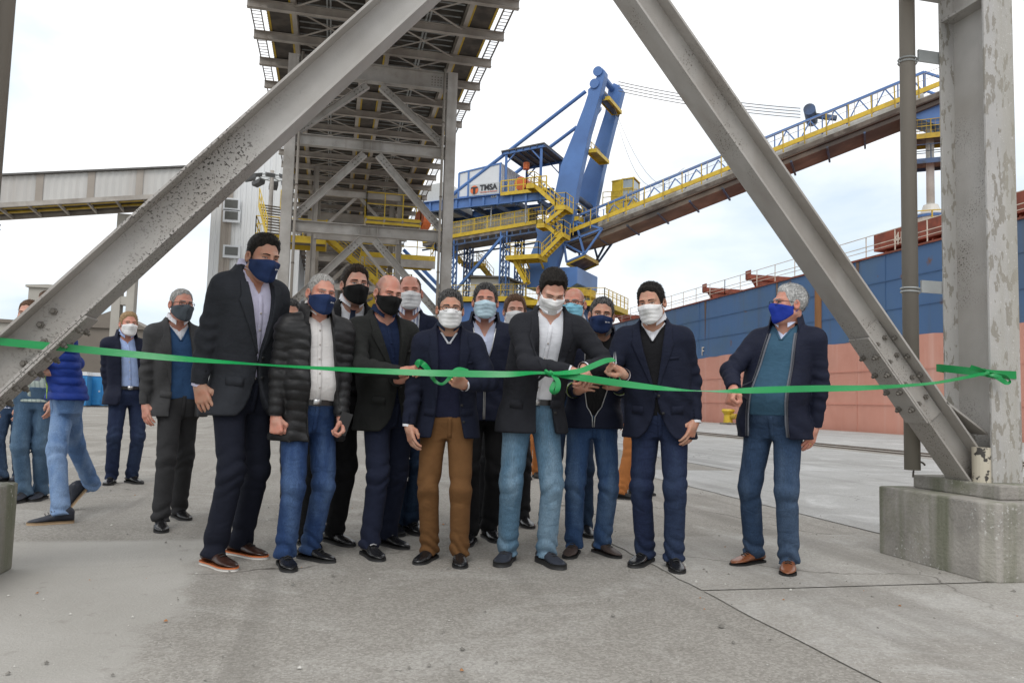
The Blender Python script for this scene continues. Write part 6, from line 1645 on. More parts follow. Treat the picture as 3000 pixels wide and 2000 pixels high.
            for z_ in (bz_-.01, bz_-.115):
                ed = np.interp(z_, zt_, rt_); c_ = zin([z_])[0]+ed+.014*(1 if True else 0)
                v, q = patch(jacket_solid, [z_-.008, z_+.008], [c_-.008]*2, [c_+.008]*2, 2, .008, .005); add('jacket_button', v, q, RUBBER, jo)
            for sg in (-1, 1):
                z_ = .965; x0 = zin([z_])[0]+sg*.085; x1 = zin([z_])[0]+sg*.155; a_, b_ = min(x0, x1), max(x0, x1)
                v, q = patch(jacket_solid, [z_-.024, z_+.024], [a_]*2, [b_]*2, 5, .006, .005, zskew=.006*sg); add('pocket_flap', v, q, jk, jo)
            zz = np.array([1.262, 1.280]); x0 = zin(zz)+.075
            v, q = patch(jacket_solid, zz, x0, x0+.075, 4, .004, .004, zskew=.012); add('breast_pocket', v, q, jk, jo)
            # collar behind the neck
            cv, cq = [], []; th = np.linspace(1.15, 2*math.pi-1.15, 22)
            for t in th:
                sx, cyv = math.sin(t), -math.cos(t)
                for r_, z_ in ((.070, .016), (.076, .024), (.086, .008), (.092, -.014)):
                    cv.append((nb[0]+sx*r_*1.1, nb[1]+.014+cyv*r_*.95, 1.492+dz+z_+.016*cyv))
            for i in range(len(th)-1):
                for j in range(3): cq.append((i*4+j, i*4+j+1, i*4+j+5, i*4+j+4))
            add('jacket_collar', np.array(cv), np.array(cq), jk, jo)
        else:
            # standing collar and zip tapes along the opening
            cv, cq = [], []; o_ = o.get('collar_open', .62); th = np.linspace(o_, 2*math.pi-o_, 26); ch = o.get('collar_h', .045)
            for t in th:
                sx, cyv = math.sin(t), -math.cos(t); fr = np.clip((1.3-min(t, 2*math.pi-t))/.8, 0, 1)
                for r_, z_ in ((.074, -.03), (.076, ch-.02*fr), (.088+.01*fr, ch+.004-.02*fr), (.100+.020*fr, -.008-.045*fr), (.106+.022*fr, -.035-.05*fr)):
                    cv.append((nb[0]+sx*r_*1.08, nb[1]+.010+cyv*r_*(1+.10*fr), 1.492+dz+z_+.020*cyv))
            for i in range(len(th)-1):
                for j in range(4): cq.append((i*5+j, i*5+j+1, i*5+j+6, i*5+j+5))
            add('jacket_collar', np.array(cv), np.array(cq), o.get('lapel_mat', jk), jo)
            zz = np.linspace(hem+.01, 1.44, 18)
            for sg, tb2 in ((-1, lt_), (1, rt_)):
                ed = zin(zz)+np.interp(zz, zt_, tb2)
                v, q = patch(jacket_solid, zz, np.minimum(ed, ed+sg*.007), np.maximum(ed, ed+sg*.007), 2, .004, .006); add('zip_tape', v, q, o.get('zip_mat', METAL), jo)
                if o.get('lining') is not None:
                    w_ = o.get('lining_w', .03)
                    v, q = patch(lambda p: jacket_solid(p)+.010, zz, np.minimum(ed, ed-sg*w_), np.maximum(ed, ed-sg*w_), 3, .002, .006); add('lining', v, q, o['lining'], jo)
        for k in 'ab':
            A = arms[k]
            if not A['show']: continue
            bd = A['W']-A['E']; bd /= np.linalg.norm(bd)
            if o.get('cuff') is not None:
                mb = MB(); mb.tube(A['W']-bd*.03, A['W']+bd*.014, .0375, 14, .0365); V_ = np.array(mb.v); Q_ = np.array([f_ for f_ in mb.f if len(f_) == 4]); add('shirt_cuff', V_, Q_, o['cuff'], so if o.get('shirt') is not None else None)
            if style in ('zip', 'puffer'):
                mb = MB(); mb.tube(A['W']-bd*.045, A['W']+bd*.006, .046, 16, .040); V_ = np.array(mb.v); Q_ = np.array([f_ for f_ in mb.f if len(f_) == 4]); add('rib_cuff', V_, Q_, jk, jo)
            if o.get('hiviz') is not None:
                for nm, c0, c1, mt in (('hiviz_band', .060, .105, o['hiviz']), ('reflective_band', .074, .092, M('reflective_tape', (.55, .56, .57), .35, .3, var=.05))):
                    r_ = .054 if nm == 'hiviz_band' else .0555
                    mb = MB(); mb.tube(A['W']-bd*c1, A['W']-bd*c0, r_, 16, r_-.002); V_ = np.array(mb.v); Q_ = np.array([f_ for f_ in mb.f if len(f_) == 4]); add(nm, V_, Q_, mt, jo)
            if style == 'blazer' and detail >= 1:
                bt = []
                perp = np.cross(bd, [0, 1, 0]); perp /= max(1e-6, np.linalg.norm(perp))
                for i in range(3):
                    c_ = A['W']-bd*(.025+.02*i)+np.array([0, -.043, 0])*1.0; mb = MB(); mb.tube(c_, c_+np.array([0, -.006, 0]), .0055, 7); bt.append((np.array(mb.v), np.array([f_ for f_ in mb.f if len(f_) == 4])))
                v, q = join(bt); add('cuff_buttons', v, q, RUBBER, jo)
    if o.get('trousers') is not None:
        lp_ = np.array([q for L_ in legs for q in L_[:3]]); lo = np.minimum(lp_.min(0), pel)-[.16, .2, 0]; hi = np.maximum(lp_.max(0), pel)+[.16, .2, 0]; lo[2] = max(.02, lp_[:, 2].min()-.08); hi[2] = 1.02
        lo[0] = min(lo[0], pel[0]-.25); hi[0] = max(hi[0], pel[0]+.25)
        v, q = surf(trousers_f, lo, hi, h0+.0005); tr = add('trousers', v, q, o['trousers'])
        ft = lambda p: trousers_f(p)
        if detail >= 1:
            zz = np.linspace(.80, .955, 8); v, q = patch(ft, zz, pel[0]+0*zz-.002, pel[0]+0*zz+.026, 3, .003, .004); add('fly', v, q, o['trousers'], tr)
            for sg in (-1, 1):
                zz = np.linspace(.875, .945, 7); x0 = pel[0]+sg*(.075+.055*((.945-zz)/.07)**.6)
                v, q = patch(ft, zz, np.minimum(x0, x0+sg*.005), np.maximum(x0, x0+sg*.005), 2, .003, .003); add('pocket_edge', v, q, o['trousers'], tr)
    sc, ss, sstyle = o.get('shoes', (RUBBER, [(RUBBER, .018)], 'dress'))
    for (hip, kn, ank, fd, gl, ang, lift) in legs:
        so_ = None
        for nm, P, q, mt in build_shoe(sstyle, sc, ss, gl, ang, o.get('shoe_size', 1.0), lift):
            so_2 = add(nm, P, q, mt, so_)
            if so_ is None: so_ = so_2
    info = dict(root=root, arms=arms, s=s, base=base, R=R, hc=hc, Rh=Rh, hs=hs, add=add, body=body, height=H_, centre=centre)
    info['world'] = lambda p: base+R.T@(np.asarray(p)*s)
    return info
# ------------------------------------------------------------------ the cast
SK1 = skin_mat('light', (.56, .345, .26)); SK2 = skin_mat('ruddy', (.56, .30, .225)); SK3 = skin_mat('olive', (.47, .285, .20)); SK4 = skin_mat('tan', (.43, .25, .175))
HBLK = hair_mat('black', (.006, .005, .0045), (.022, .018, .015)); HDBR = hair_mat('dark_brown', (.012, .008, .006), (.040, .026, .018)); HSALT = hair_mat('salt_pepper', (.012, .011, .011), (.11, .108, .105)); HGREY = hair_mat('grey', (.17, .165, .155), (.42, .41, .39)); HSILV = hair_mat('silver', (.26, .26, .255), (.60, .595, .58)); HBLND = hair_mat('sandy', (.20, .125, .06), (.42, .29, .16)); HBRN = hair_mat('brown', (.055, .030, .017), (.15, .085, .05))
SHN = hair_mat('shaved', (.20, .13, .10), (.30, .21, .17))
CH = fabric('charcoal_suit', (.030, .033, .040)); BK = fabric('black_suit', (.013, .013, .015)); BK2 = fabric('black_green_suit', (.020, .021, .020)); NV = fabric('navy_blazer', (.010, .013, .028)); NV2 = fabric('navy_jacket', (.010, .013, .030), .75); NV3 = fabric('navy_wool', (.012, .016, .036)); GRY = fabric('grey_suit', (.062, .062, .064)); DK = fabric('dark_blazer', (.019, .020, .025))
PUFF = fabric('black_nylon', (.010, .010, .011), .5, wr=.22, spec=.4); BPUFF = fabric('royal_nylon', (.010, .036, .23), .6, wr=.25, spec=.25)
WH = fabric('white_shirt', (.72, .73, .77), .8); LAV = fabric('lavender_shirt', (.62, .60, .76), .8); CHK = fabric('cream_check_shirt', (.70, .68, .66), .8, col2=((.62, .60, .60), 46)); LBL = fabric('light_blue_shirt', (.36, .47, .74), .8); PBL = fabric('pale_blue_shirt', (.58, .63, .80), .8); STR = fabric('striped_shirt', (.74, .76, .82), .8, col2=((.12, .16, .34), 14)); NVS = fabric('navy_shirt', (.012, .022, .060)); BKS = fabric('black_shirt', (.012, .012, .013)); GCH = fabric('grey_check_collar', (.16, .16, .165), .8, col2=((.04, .04, .045), 60)); MINT = fabric('mint_striped_shirt', (.52, .60, .55), .8, col2=((.36, .44, .42), 9))
SWB = fabric('teal_blue_sweater', (.045, .105, .165), .95, weave=260, wr=.25); SWB2 = fabric('blue_sweater', (.035, .085, .19), .95, weave=260, wr=.25); SWN = fabric('navy_sweater', (.010, .012, .030), .95, weave=260)
JN1 = fabric('dark_navy_trousers', (.010, .012, .022)); JN2 = fabric('mid_blue_jeans', (.022, .050, .135), .9, wr=.34, fade=(.075, .13, .25)); JN3 = fabric('washed_jeans', (.085, .16, .235), .9, wr=.34, fade=(.19, .28, .36)); JN4 = fabric('blue_jeans', (.030, .066, .15), .9, wr=.34, fade=(.09, .15, .25)); JN5 = fabric('dark_jeans', (.014, .022, .055), .9, wr=.34, fade=(.026, .042, .085)); JN6 = fabric('slate_jeans', (.026, .050, .098), .9, wr=.34, fade=(.060, .095, .155)); JN7 = fabric('sky_jeans', (.095, .175, .34), .9, wr=.34, fade=(.23, .33, .50)); JN8 = fabric('ink_jeans', (.012, .024, .052), .9, wr=.34, fade=(.03, .06, .11))
BRN = fabric('brown_chinos', (.145, .070, .026)); BLKT = fabric('black_trousers', (.009, .009, .010)); GRT = fabric('grey_trousers', (.036, .036, .038)); ORG = fabric('orange_work_trousers', (.40, .15, .045))
MNAVY = fabric('navy_mask', (.016, .032, .095), .85, wr=.15); MBLK = fabric('black_mask', (.009, .009, .009), .9, wr=.12); MWHT = fabric('white_mask', (.74, .74, .74), .8, wr=.15); MLBL = fabric('pale_blue_mask', (.50, .66, .74), .8, wr=.15); MBLU = fabric('blue_surgical_mask', (.25, .58, .74), .8, wr=.15); MROY = fabric('royal_blue_mask', (.012, .035, .30), .75, wr=.15); MGRY = fabric('grey_mask', (.075, .09, .105), .85, wr=.2)
LBLK = LEATHER('black', (.012, .012, .013), .25); LBRN = LEATHER('brown', (.040, .018, .013), .3); LTAN = LEATHER('tan', (.22, .075, .030), .3); LSUE = LEATHER('suede_brown', (.045, .028, .022), .8); CANV = LEATHER('navy_canvas', (.018, .022, .034), .8)
DRESS = (LBLK, [(RUBBER, .018)], 'dress'); LACE = (LBLK, [(RUBBER, .020)], 'lace')
BELT = LEATHER('belt', (.012, .011, .011), .4)
OPEN_WIDE = lambda hem: ([hem-.05, hem, .98, 1.10, 1.25, 1.40, 1.50, 1.6], [-.11, -.10, -.085, -.08, -.075, -.07, -.07, -.07], [.11, .10, .085, .08, .075, .07, .07, .07])
RBN = {}
P = {}
P['tall'] = person('tall man in charcoal blazer and lavender shirt, navy mask, brown shoes with orange soles', [(640, 1660, 32), (722, 1628, 42)], (766, 688), 33, (768, 792), (26, 12, 3), neck=740, nfwd=.05, lift=.055, skin=SK3, hair_mat=HBLK, hair='quiff', mask=('cloth', MNAVY, MNAVY), mask_mark=1, jacket=CH, shirt=LAV, trousers=JN1, hem=.78, w=1.0, hfwd=.08, eye_open=.0026, open_collar=.06,
  shoes=(LBRN, [(WHITESOLE, .012), (ORSOLE, .008)], 'lace'), cuff=LAV, hands={'a': dict(w=(580, 1132, .10), t=(598, 1200, .13), pose='relax', palm=(.8, .5, 0)), 'b': dict(show=False)}, button_z=1.10)
P['puffer'] = person('man in black puffer jacket over white checked shirt and blue jeans, navy mask', [(838, 1662, 12), (925, 1640, 45)], (935, 803), 16, (940, 884), (20, 6, 4), lift=.036, skin=SK2, hair_mat=HGREY, hair='crop', strands=260, mask=('cloth', MNAVY, MNAVY), mask_mark=1, jacket=PUFF, style='puffer', shirt=CHK, trousers=JN2, hem=.74, w=1.06, belly=.07, belt=BELT, eye_open=.0026, waist=.965,
  opening=([.65, .74, .95, 1.10, 1.25, 1.40, 1.50, 1.6], [-.05, -.035, -.055, -.06, -.06, -.06, -.07, -.07], [.16, .15, .12, .105, .09, .075, .07, .07]), zip_mat=PUFF, shoes=LACE, sleeve=1.12, open_collar=.03,
  hands={'a': dict(w=(808, 1216, .12), t=(810, 1262, .15), pose='fist', palm=(.7, .7, 0)), 'b': dict(w=(1000, 1222, .02), t=(1002, 1266, .05), pose='hold', palm=(-1, .2, 0))})
P['young'] = person('young man in black suit, white shirt and navy tie, black mask, behind the others', [(905, 1603, 20), (992, 1592, 35)], (1048, 775), 12, (1040, 852), (14, 2, 0), skin=SK1, hair_mat=HDBR, hair='quiff', mask=('cloth', MBLK, MBLK), jacket=BK, shirt=WH, tie=fabric('navy_tie', (.014, .022, .05), .6), trousers=BLKT, shoes=DRESS, open_collar=.005, eye_open=.0052, hands={'a': dict(show=False), 'b': dict(show=False)})
P['bald'] = person('bald man in black blazer and navy shirt, black mask, holding the ribbon', [(1090, 1632, 22), (1150, 1600, 40)], (1137, 812), 22, (1136, 892), (24, 14, 3), skin=SK2, hair_mat=SHN, brow=HBRN, hair='sides', strands=120, mask=('cloth', MBLK, MBLK), jacket=BK2, shirt=NVS, trousers=fabric('navy_trousers', (.012, .016, .035)), shoes=(LBLK, [(RUBBER, .018)], 'bit'), w=1.08, belly=.03, hfwd=.10, eye_open=.0024, button=NVS, hem=.77,
  hands={'a': dict(w=(1172, 1092, .34), t=(1232, 1070, .36), pose='hold', palm=(.1, .2, -1), pole=(-.9, .2, -.5)), 'b': dict(w=(1165, 1112, .26), t=(1212, 1106, .30), pose='hold', palm=(0, .3, 1))})
P['striped'] = person('balding man in dark blazer and blue striped shirt, white mask, behind the bald man', [(1160, 1562, 10), (1210, 1560, 25)], (1196, 808), 0, (1200, 876), (2, 0, -2), skin=SK2, hair_mat=HBRN, hair='thin', strands=160, mask=('surgical', MWHT, MWHT), jacket=NV3, shirt=STR, trousers=JN8, shoes=LACE, eye_open=.0034, hands={'a': dict(show=False), 'b': dict(show=False)})
P['glasses'] = person('man with round glasses, white mask, navy blazer and brown chinos holding a ribbon loop', [(1248, 1642, -22), (1346, 1652, 2)], (1322, 848), 2, (1318, 922), (4, 2, 0), skin=SK3, hair_mat=HSALT, hair='quiff', mask=('surgical', MWHT, MWHT), glasses=(RUBBER, 'round'), jacket=NV, shirt=fabric('slate_shirt', (.02, .03, .055)), sweater=SWN, sweater_v=1.40, sweater_band=fabric('white_trim', (.55, .56, .6)), trousers=BRN, shoes=(LBLK, [(RUBBER, .016)], 'dress'), hem=.80, w=1.03, cuff=WH, eye_open=.0048, open_collar=.03, waist=.95,
  opening=([.74, .80, .95, 1.08, 1.16, 1.30, 1.42, 1.50, 1.6], [-.12, -.105, -.08, -.07, -.066, -.066, -.072, -.078, -.08], [.12, .105, .075, .065, .062, .066, .072, .078, .08]), button_z=1.02,
  hands={'a': dict(w=(1196, 1246, .06), t=(1206, 1290, .10), pose='relax', palm=(.9, .4, 0)), 'b': dict(w=(1362, 1128, .26), t=(1325, 1108, .36), pose='hold', palm=(-.2, .9, .3), pole=(.8, .4, -.5))})
P['zip'] = person('man with grey streaked hair, pale blue mask and navy zip jacket over blue shirt', [(1372, 1592, -10), (1440, 1580, 20)], (1421, 829), 0, (1421, 908), (0, -1, 0), skin=SK2, hair_mat=HSALT, hair='full', mask=('surgical', MLBL, MWHT), jacket=NV2, style='zip', shirt=PBL, trousers=BLKT, shoes=DRESS, hem=.82, w=1.08, belly=.03, open_collar=.10, eye_open=.0036, collar_open=.95,
  opening=([.7, .82, 1.10, 1.18, 1.30, 1.40, 1.50, 1.6], [-.001, -.001, -.001, -.006, -.045, -.065, -.08, -.085], [.001, .001, .001, .006, .045, .065, .08, .085]), hands={'a': dict(show=False), 'b': dict(show=False)})
P['peek'] = person('brown-haired man in white mask peeking over the shoulder of the man in jeans', [(1410, 1540, -5), (1536, 1540, 20)], (1507, 862), 0, (1508, 928), (6, 2, 0), skin=SK1, hair_mat=HBRN, hair='full', mask=('surgical', MWHT, MWHT), jacket=GRY, shirt=WH, trousers=fabric('black_grey_trousers', (.02, .02, .022)), shoes=DRESS, eye_open=.0036, hands={'a': dict(show=False), 'b': dict(show=False)}, w=.96)
P['cutter'] = person('man in dark blazer, white shirt and washed jeans looking down to cut the ribbon', [(1480, 1648, -12), (1612, 1655, 28)], (1615, 803), 10, (1616, 893), (12, 40, 2), lift=.036, skin=SK1, hair_mat=HBLK, hair='quiff', mask=('surgical', MWHT, MWHT), jacket=DK, shirt=WH, trousers=JN3, shoes=(CANV, [(RUBBER, .030)], 'sneaker'), hem=.79, w=1.07, hfwd=.12, eye_open=.0016, cuff=WH, belt=BELT, lean=.1, waist=.965,
  opening=([.74, .79, .95, 1.06, 1.16, 1.30, 1.42, 1.50, 1.6], [.01, .005, .0, -.006, -.022, -.052, -.072, -.078, -.08], [.15, .13, .10, .085, .080, .080, .078, .078, .08]), button_z=1.03,
  hands={'a': dict(w=(1668, 1088, .36), t=(1722, 1102, .40), pose='pinch', palm=(.2, .5, -1), pole=(-.9, .1, -.5)), 'b': dict(w=(1712, 1078, .30), t=(1716, 1126, .38), pose='pinch', palm=(-.7, .6, 0), pole=(.9, .4, -.4))})
P['spectacled'] = person('bald man with thin glasses and bright blue mask behind the ribbon cutter', [(1600, 1572, 0), (1718, 1566, 12)], (1684, 845), -6, (1680, 910), (-12, 2, 0), skin=SK2, hair_mat=HGREY, hair='sides', strands=120, mask=('surgical', MBLU, MWHT), glasses=(RUBBER, 'rect'), jacket=BK, shirt=WH, trousers=JN8, shoes=DRESS, eye_open=.0036, hands={'a': dict(show=False), 'b': dict(show=False)})
HV = M('hiviz_yellow', (.45, .70, .03), .6, var=.05)
P['worker'] = person('man in navy work jacket with fluorescent cuffs, black shirt, blue jeans and navy mask', [(1676, 1626, -10), (1776, 1624, 35)], (1767, 870), 4, (1762, 950), (2, 4, 4), skin=SK3, hair_mat=HSALT, hair='short', mask=('cloth', MNAVY, MNAVY), mask_mark=1, jacket=NV2, style='zip', shirt=BKS, collar_mat=GCH, trousers=JN4, shoes=(LSUE, [(RUBBER, .016)], 'lace'), hem=.86, w=1.03, collar_open=1.0, open_collar=.015, button=BKS, hiviz=HV, eye_open=.0046, waist=.95,
  opening=([.7, .86, .95, 1.0, 1.15, 1.30, 1.42, 1.50, 1.6], [-.001, -.001, -.006, -.045, -.08, -.095, -.10, -.095, -.09], [.001, .001, .006, .045, .08, .095, .10, .095, .09]),
  hands={'a': dict(w=(1690, 1145, .24), t=(1728, 1128, .32), pose='relax', palm=(.3, .6, -.5)), 'b': dict(w=(1812, 1130, .24), t=(1762, 1118, .32), pose='hold', palm=(-.3, .9, .1))})
P['navy'] = person('dark-haired man in white mask and navy blazer raising a scissors hand', [(1880, 1652, -22), (1978, 1668, 8)], (1906, 826), -6, (1908, 900), (-16, 11, -5), skin=SK3, hair_mat=HBLK, hair='full', mask=('surgical', MWHT, MWHT), jacket=NV, shirt=WH, sweater=fabric('black_knit', (.010, .010, .012)), sweater_v=1.375, trousers=JN5, shoes=(LBLK, [(RUBBER, .022)], 'lace'), hem=.79, w=1.10, belly=.03, cuff=WH, eye_open=.0038, open_collar=.04,
  hands={'a': dict(w=(1828, 1098, .30), t=(1790, 1066, .34), pose='fist', palm=(-.2, .4, -.9), pole=(-.7, .4, -.7)), 'b': dict(w=(2036, 1232, .04), t=(2022, 1272, .08), pose='relax', palm=(-.9, .4, 0))})
P['silver'] = person('silver-haired man in royal blue mask and glasses, navy jacket over blue sweater, tan shoes', [(2192, 1652, -38), (2310, 1676, -4)], (2330, 832), -14, (2312, 918), (-62, -2, 0), neck=2303, pelvis=(.035, 0), skin=SK2, hair_mat=HSILV, hair='full', mask=('cloth', MROY, MROY), glasses=(RUBBER, 'rect'), jacket=NV2, style='zip', shirt=PBL, sweater=SWB, sweater_v=1.40, sweater_hem=.94, trousers=JN6, shoes=(LTAN, [(RUBBER, .016)], 'lace'), hem=.80, w=1.06, belly=.07, collar_open=.85, lining=fabric('grey_lining', (.17, .18, .21)), lining_w=.014, eye_open=.0036, waist=.95, comb=(.1, 1.0, .25), zip_mat=M('zip_grey', (.06, .062, .075), .5, .2, var=.05),
  opening=([.7, .80, .95, 1.10, 1.25, 1.40, 1.50, 1.6], [-.14, -.13, -.125, -.115, -.10, -.085, -.078, -.08], [.13, .12, .115, .11, .10, .085, .078, .08]),
  hands={'a': dict(w=(2150, 1138, .22), t=(2138, 1176, .28), pose='fist', palm=(.6, .5, -.3), pole=(-.9, .5, -.2)), 'b': dict(w=(2388, 1282, .02), t=(2372, 1330, .05), pose='relax', palm=(-.9, .35, 0), pole=(1, .4, -.2))})
P['greysuit'] = person('older man in grey suit and blue sweater with grey mask walking behind the tall man', [(470, 1552, 5), (530, 1518, 20)], (533, 846), 14, (530, 915), (22, 2, 2), skin=SK2, hair_mat=HGREY, hair='crop', strands=240, mask=('cloth', MGRY, MGRY), glasses=(RUBBER, 'rect'), jacket=GRY, shirt=WH, sweater=SWB2, sweater_v=1.36, trousers=GRT, shoes=DRESS, hem=.80, stride=True, eye_open=.0034,
  opening=OPEN_WIDE(.80), button_z=1.02, hands={'a': dict(w=(424, 1200, .05), t=(428, 1236, .10), pose='relax', palm=(.9, .4, 0)), 'b': dict(show=False)}, group='bystanders on the quay')
P['blueshirt'] = person('sandy-haired man in white mask, open navy jacket and light blue shirt standing at left', [(322, 1418, -10), (392, 1415, 28)], (374, 912), 10, (376, 966), (14, 0, 0), skin=SK2, hair_mat=HBLND, hair='full', mask=('surgical', MWHT, MWHT), jacket=NV2, style='zip', shirt=LBL, trousers=JN5, shoes=LACE, hem=.80, belt=BELT, w=1.06, collar_open=.95, waist=.965, opening=OPEN_WIDE(.80), zip_mat=NV2, open_collar=.06, eye_open=.0036, detail=.7,
  hands={'a': dict(show=False, w=(318, 1160, -.03), t=(330, 1185, .0)), 'b': dict(show=False, w=(425, 1160, -.03), t=(415, 1185, 0))}, group='bystanders on the quay')
P['walker'] = person('man in royal blue puffer jacket and light jeans walking behind the left brace', [(150, 1534, -86), (236, 1492, -80, 52)], (150, 850), -78, (142, 930), (-80, 6, 0), skin=SK1, hair_mat=HBRN, hair='short', mask=('surgical', MWHT, MWHT), jacket=BPUFF, style='puffer', shirt=WH, trousers=JN7, shoes=(CANV, [(TANSOLE, .020)], 'boot'), hem=.90, w=.95, stride=True, height=1.76, pelvis=(0, -.06), sleeve=1.05, opening=([.7, 1.6], [-.001, -.02], [.001, .02]), zip_mat=HV,
  hands={'a': dict(w=(150, 1092, .10), t=(112, 1085, .10), pose='hold', palm=(.3, 0, .9), pole=(0, 1, -.6)), 'b': dict(w=(145, 1095, -.12), t=(110, 1088, -.12), pose='hold', palm=(-.3, 0, .9), pole=(0, 1, -.6))}, group='bystanders on the quay')
P['mint'] = person('man in loose pale green striped shirt and jeans half hidden by the left brace', [(60, 1470, -30), (112, 1464, -20)], (90, 878), -25, (84, 930), (-20, 4, 0), skin=SK1, hair_mat=HBRN, hair='short', shirt=MINT, no_jacket=True, trousers=fabric('grey_blue_jeans', (.06, .11, .18), fade=(.12, .19, .27)), shoes=(CANV, [(RUBBER, .022)], 'sneaker'), detail=.7, w=1.1, belly=.05, group='bystanders on the quay')
P['edge'] = person('man in blue jeans at the far left edge of the picture behind the pedestal', [(-5, 1412, -40), (48, 1408, -20)], (18, 975), -30, (16, 1015), (-20, 4, 0), skin=SK1, hair_mat=HBLK, hair='short', shirt=PBL, no_jacket=True, trousers=JN6, shoes=(CANV, [(RUBBER, .022)], 'sneaker'), detail=.7, group='bystanders on the quay')
P['behind'] = person('dark-haired man whose hair alone shows behind the black puffer jacket', [(842, 1520, 0), (885, 1520, 10)], (846, 875), 8, (848, 935), (14, 8, 0), skin=SK3, hair_mat=HSALT, hair='full', mask=('surgical', MWHT, MWHT), jacket=GRY, shirt=WH, trousers=GRT, shoes=DRESS, detail=.7, hands={'a': dict(show=False), 'b': dict(show=False)}, group='bystanders on the quay')
P['helmet'] = person('dock worker in orange trousers and white cap walking behind the navy blazer man', [(1832, 1462, 80), (1880, 1450, 85)], (1822, 976), 70, (1824, 1020), (70, 0, 0), skin=SK4, hair_mat=HBLK, hair='crop', mask=('surgical', MWHT, MWHT), jacket=NV2, style='zip', shirt=BKS, trousers=ORG, shoes=(RUBBER, [(RUBBER, .022)], 'boot'), detail=.7, stride=True, leg=1.15, opening=([.7, 1.6], [-.001, -.001], [.001, .001]), hands={'b': dict(w=(1834, 1262, .05), t=(1830, 1300, .05), pose='relax')}, group='bystanders on the quay')
P['far'] = person('distant dock worker in orange trousers seen between the legs of the ribbon cutter', [(1545, 1403, 10), (1572, 1399, 15)], (1560, 1000), 0, None, (0, 0, 0), skin=SK4, hair_mat=HBLK, hair='crop', mask=('surgical', MWHT, MWHT), jacket=NV2, style='zip', shirt=BKS, trousers=ORG, shoes=(RUBBER, [(RUBBER, .022)], 'boot'), detail=.7, height=1.70, opening=([.7, 1.6], [-.001, -.001], [.001, .001]), group='bystanders on the quay')
# white cap on the dock worker
I_ = P['helmet']
def cap_f(q): 
    d = np.maximum(ell(q, (0, .01, .045), (.098, .118, .108)), .055-q[:, 2]); return np.minimum(d, np.maximum(ell(q, (0, -.085, .058), (.07, .065, .012)), q[:, 1]-.02))
v, q = surf(cap_f, (-.13, -.17, .02), (.13, .15, .17), .006)
I_['add']('cap', v*I_['hs']@I_['Rh'].T+I_['hc'], q, M('white_cap', (.75, .75, .74), .5, var=.03), I_['body'])
# ------------------------------------------------------------------ ribbon
RIB = M('green_satin', (.006, .27, .068), .38, var=.12, vscale=3, stretch=(1, 1, 4), bump=.06, bscale=30, spec=.5)
def catmull(P_, n):
    P_ = np.asarray(P_, float); P_ = np.vstack([2*P_[0]-P_[1], P_, 2*P_[-1]-P_[-2]]); out = []
    for i in range(1, len(P_)-2):
        for t in np.linspace(0, 1, n, endpoint=False):
            a, b, c, d = P_[i-1:i+3]; out.append(.5*((2*b)+(-a+c)*t+(2*a-5*b+4*c-d)*t*t+(-a+3*b-3*c+d)*t**3))
    out.append(P_[-2]); return np.array(out)
def strip(pts, width=.038, n=10, curl=.0):
    """pts: (px, py, depth, twist degrees) -> solid ribbon strip"""
    C_ = catmull(pts, n); W_ = np.array([at_d(x, y, d) for x, y, d, _ in C_]); N_ = len(W_)
    V = []
    for i in range(N_):
        t = W_[min(i+1, N_-1)]-W_[max(i-1, 0)]; t /= np.linalg.norm(t)
        v = EYE-W_[i]; v = v-t*(v@t); v /= np.linalg.norm(v); w = np.cross(t, v)
        a = math.radians(C_[i][3]); wd = w*math.cos(a)+v*math.sin(a); nn = np.cross(t, wd)
        for s_ in (-1, 0, 1):
            for q in (-.0006, .0006): V.append(W_[i]+wd*s_*width/2+nn*(q+(curl if s_ == 0 else 0)))
    Q = []
    for i in range(N_-1):
        o = i*6; p_ = o+6
        Q += [(o, o+2, p_+2, p_), (o+2, o+4, p_+4, p_+2), (o+1, p_+1, p_+3, o+3), (o+3, p_+3, p_+5, o+5), (o, p_, p_+1, o+1), (o+4, o+5, p_+5, p_+4)]
    return np.array(V), np.array(Q)
rb = thing('ribbon', 'long green satin ribbon stretched across the group from brace to column', 'ribbon', (0, 0, 0))
def rpart(name, pts, width=.038, curl=.0):
    v, q = strip(pts, width, 10, curl); me = np_mesh(name, v, q, [RIB], smooth=False); return put(name, me, None, rb)
dW = lambda k, h, f=.09: depth(P[k]['world'](P[k]['arms'][h]['W']+P[k]['arms'][h]['d']*f))
d4, d6, d9, d12, d11 = dW('bald', 'a'), dW('glasses', 'b'), dW('cutter', 'a'), dW('navy', 'a'), dW('worker', 'b')
dm = min(d4, d6, d9)-.10
rpart('ribbon_band', [(-260, 978, 3.62, 8), (-60, 992, 3.80, 5), (0, 1000, 3.85, 2), (230, 1022, 3.98, 10), (500, 1048, 4.10, 35), (740, 1066, dm-.10, 74), (900, 1076, dm-.06, 66), (1050, 1084, dm-.02, 45), (1220, 1091, dm, 28), (1350, 1094, dm, 14), (1480, 1096, dm, 30), (1560, 1092, dm, 62), (1612, 1092, dm, 70)])
rpart('ribbon_band', [(1612, 1092, dm, 70), (1650, 1098, dm, 30), (1720, 1108, dm-.01, 4), (1800, 1120, dm-.02, 10), (1900, 1133, dm+.0, 38), (2000, 1142, dm+.06, 72), (2060, 1145, dm+.08, 83), (2130, 1146, dm+.10, 62), (2230, 1142, dm+.16, 18), (2380, 1138, dm+.24, 12), (2520, 1136, dm+.34, 35), (2640, 1130, dm+.46, 60), (2740, 1121, 4.72, 66), (2830, 1105, 4.86, 60), (2889, 1092, 4.93, 60)])
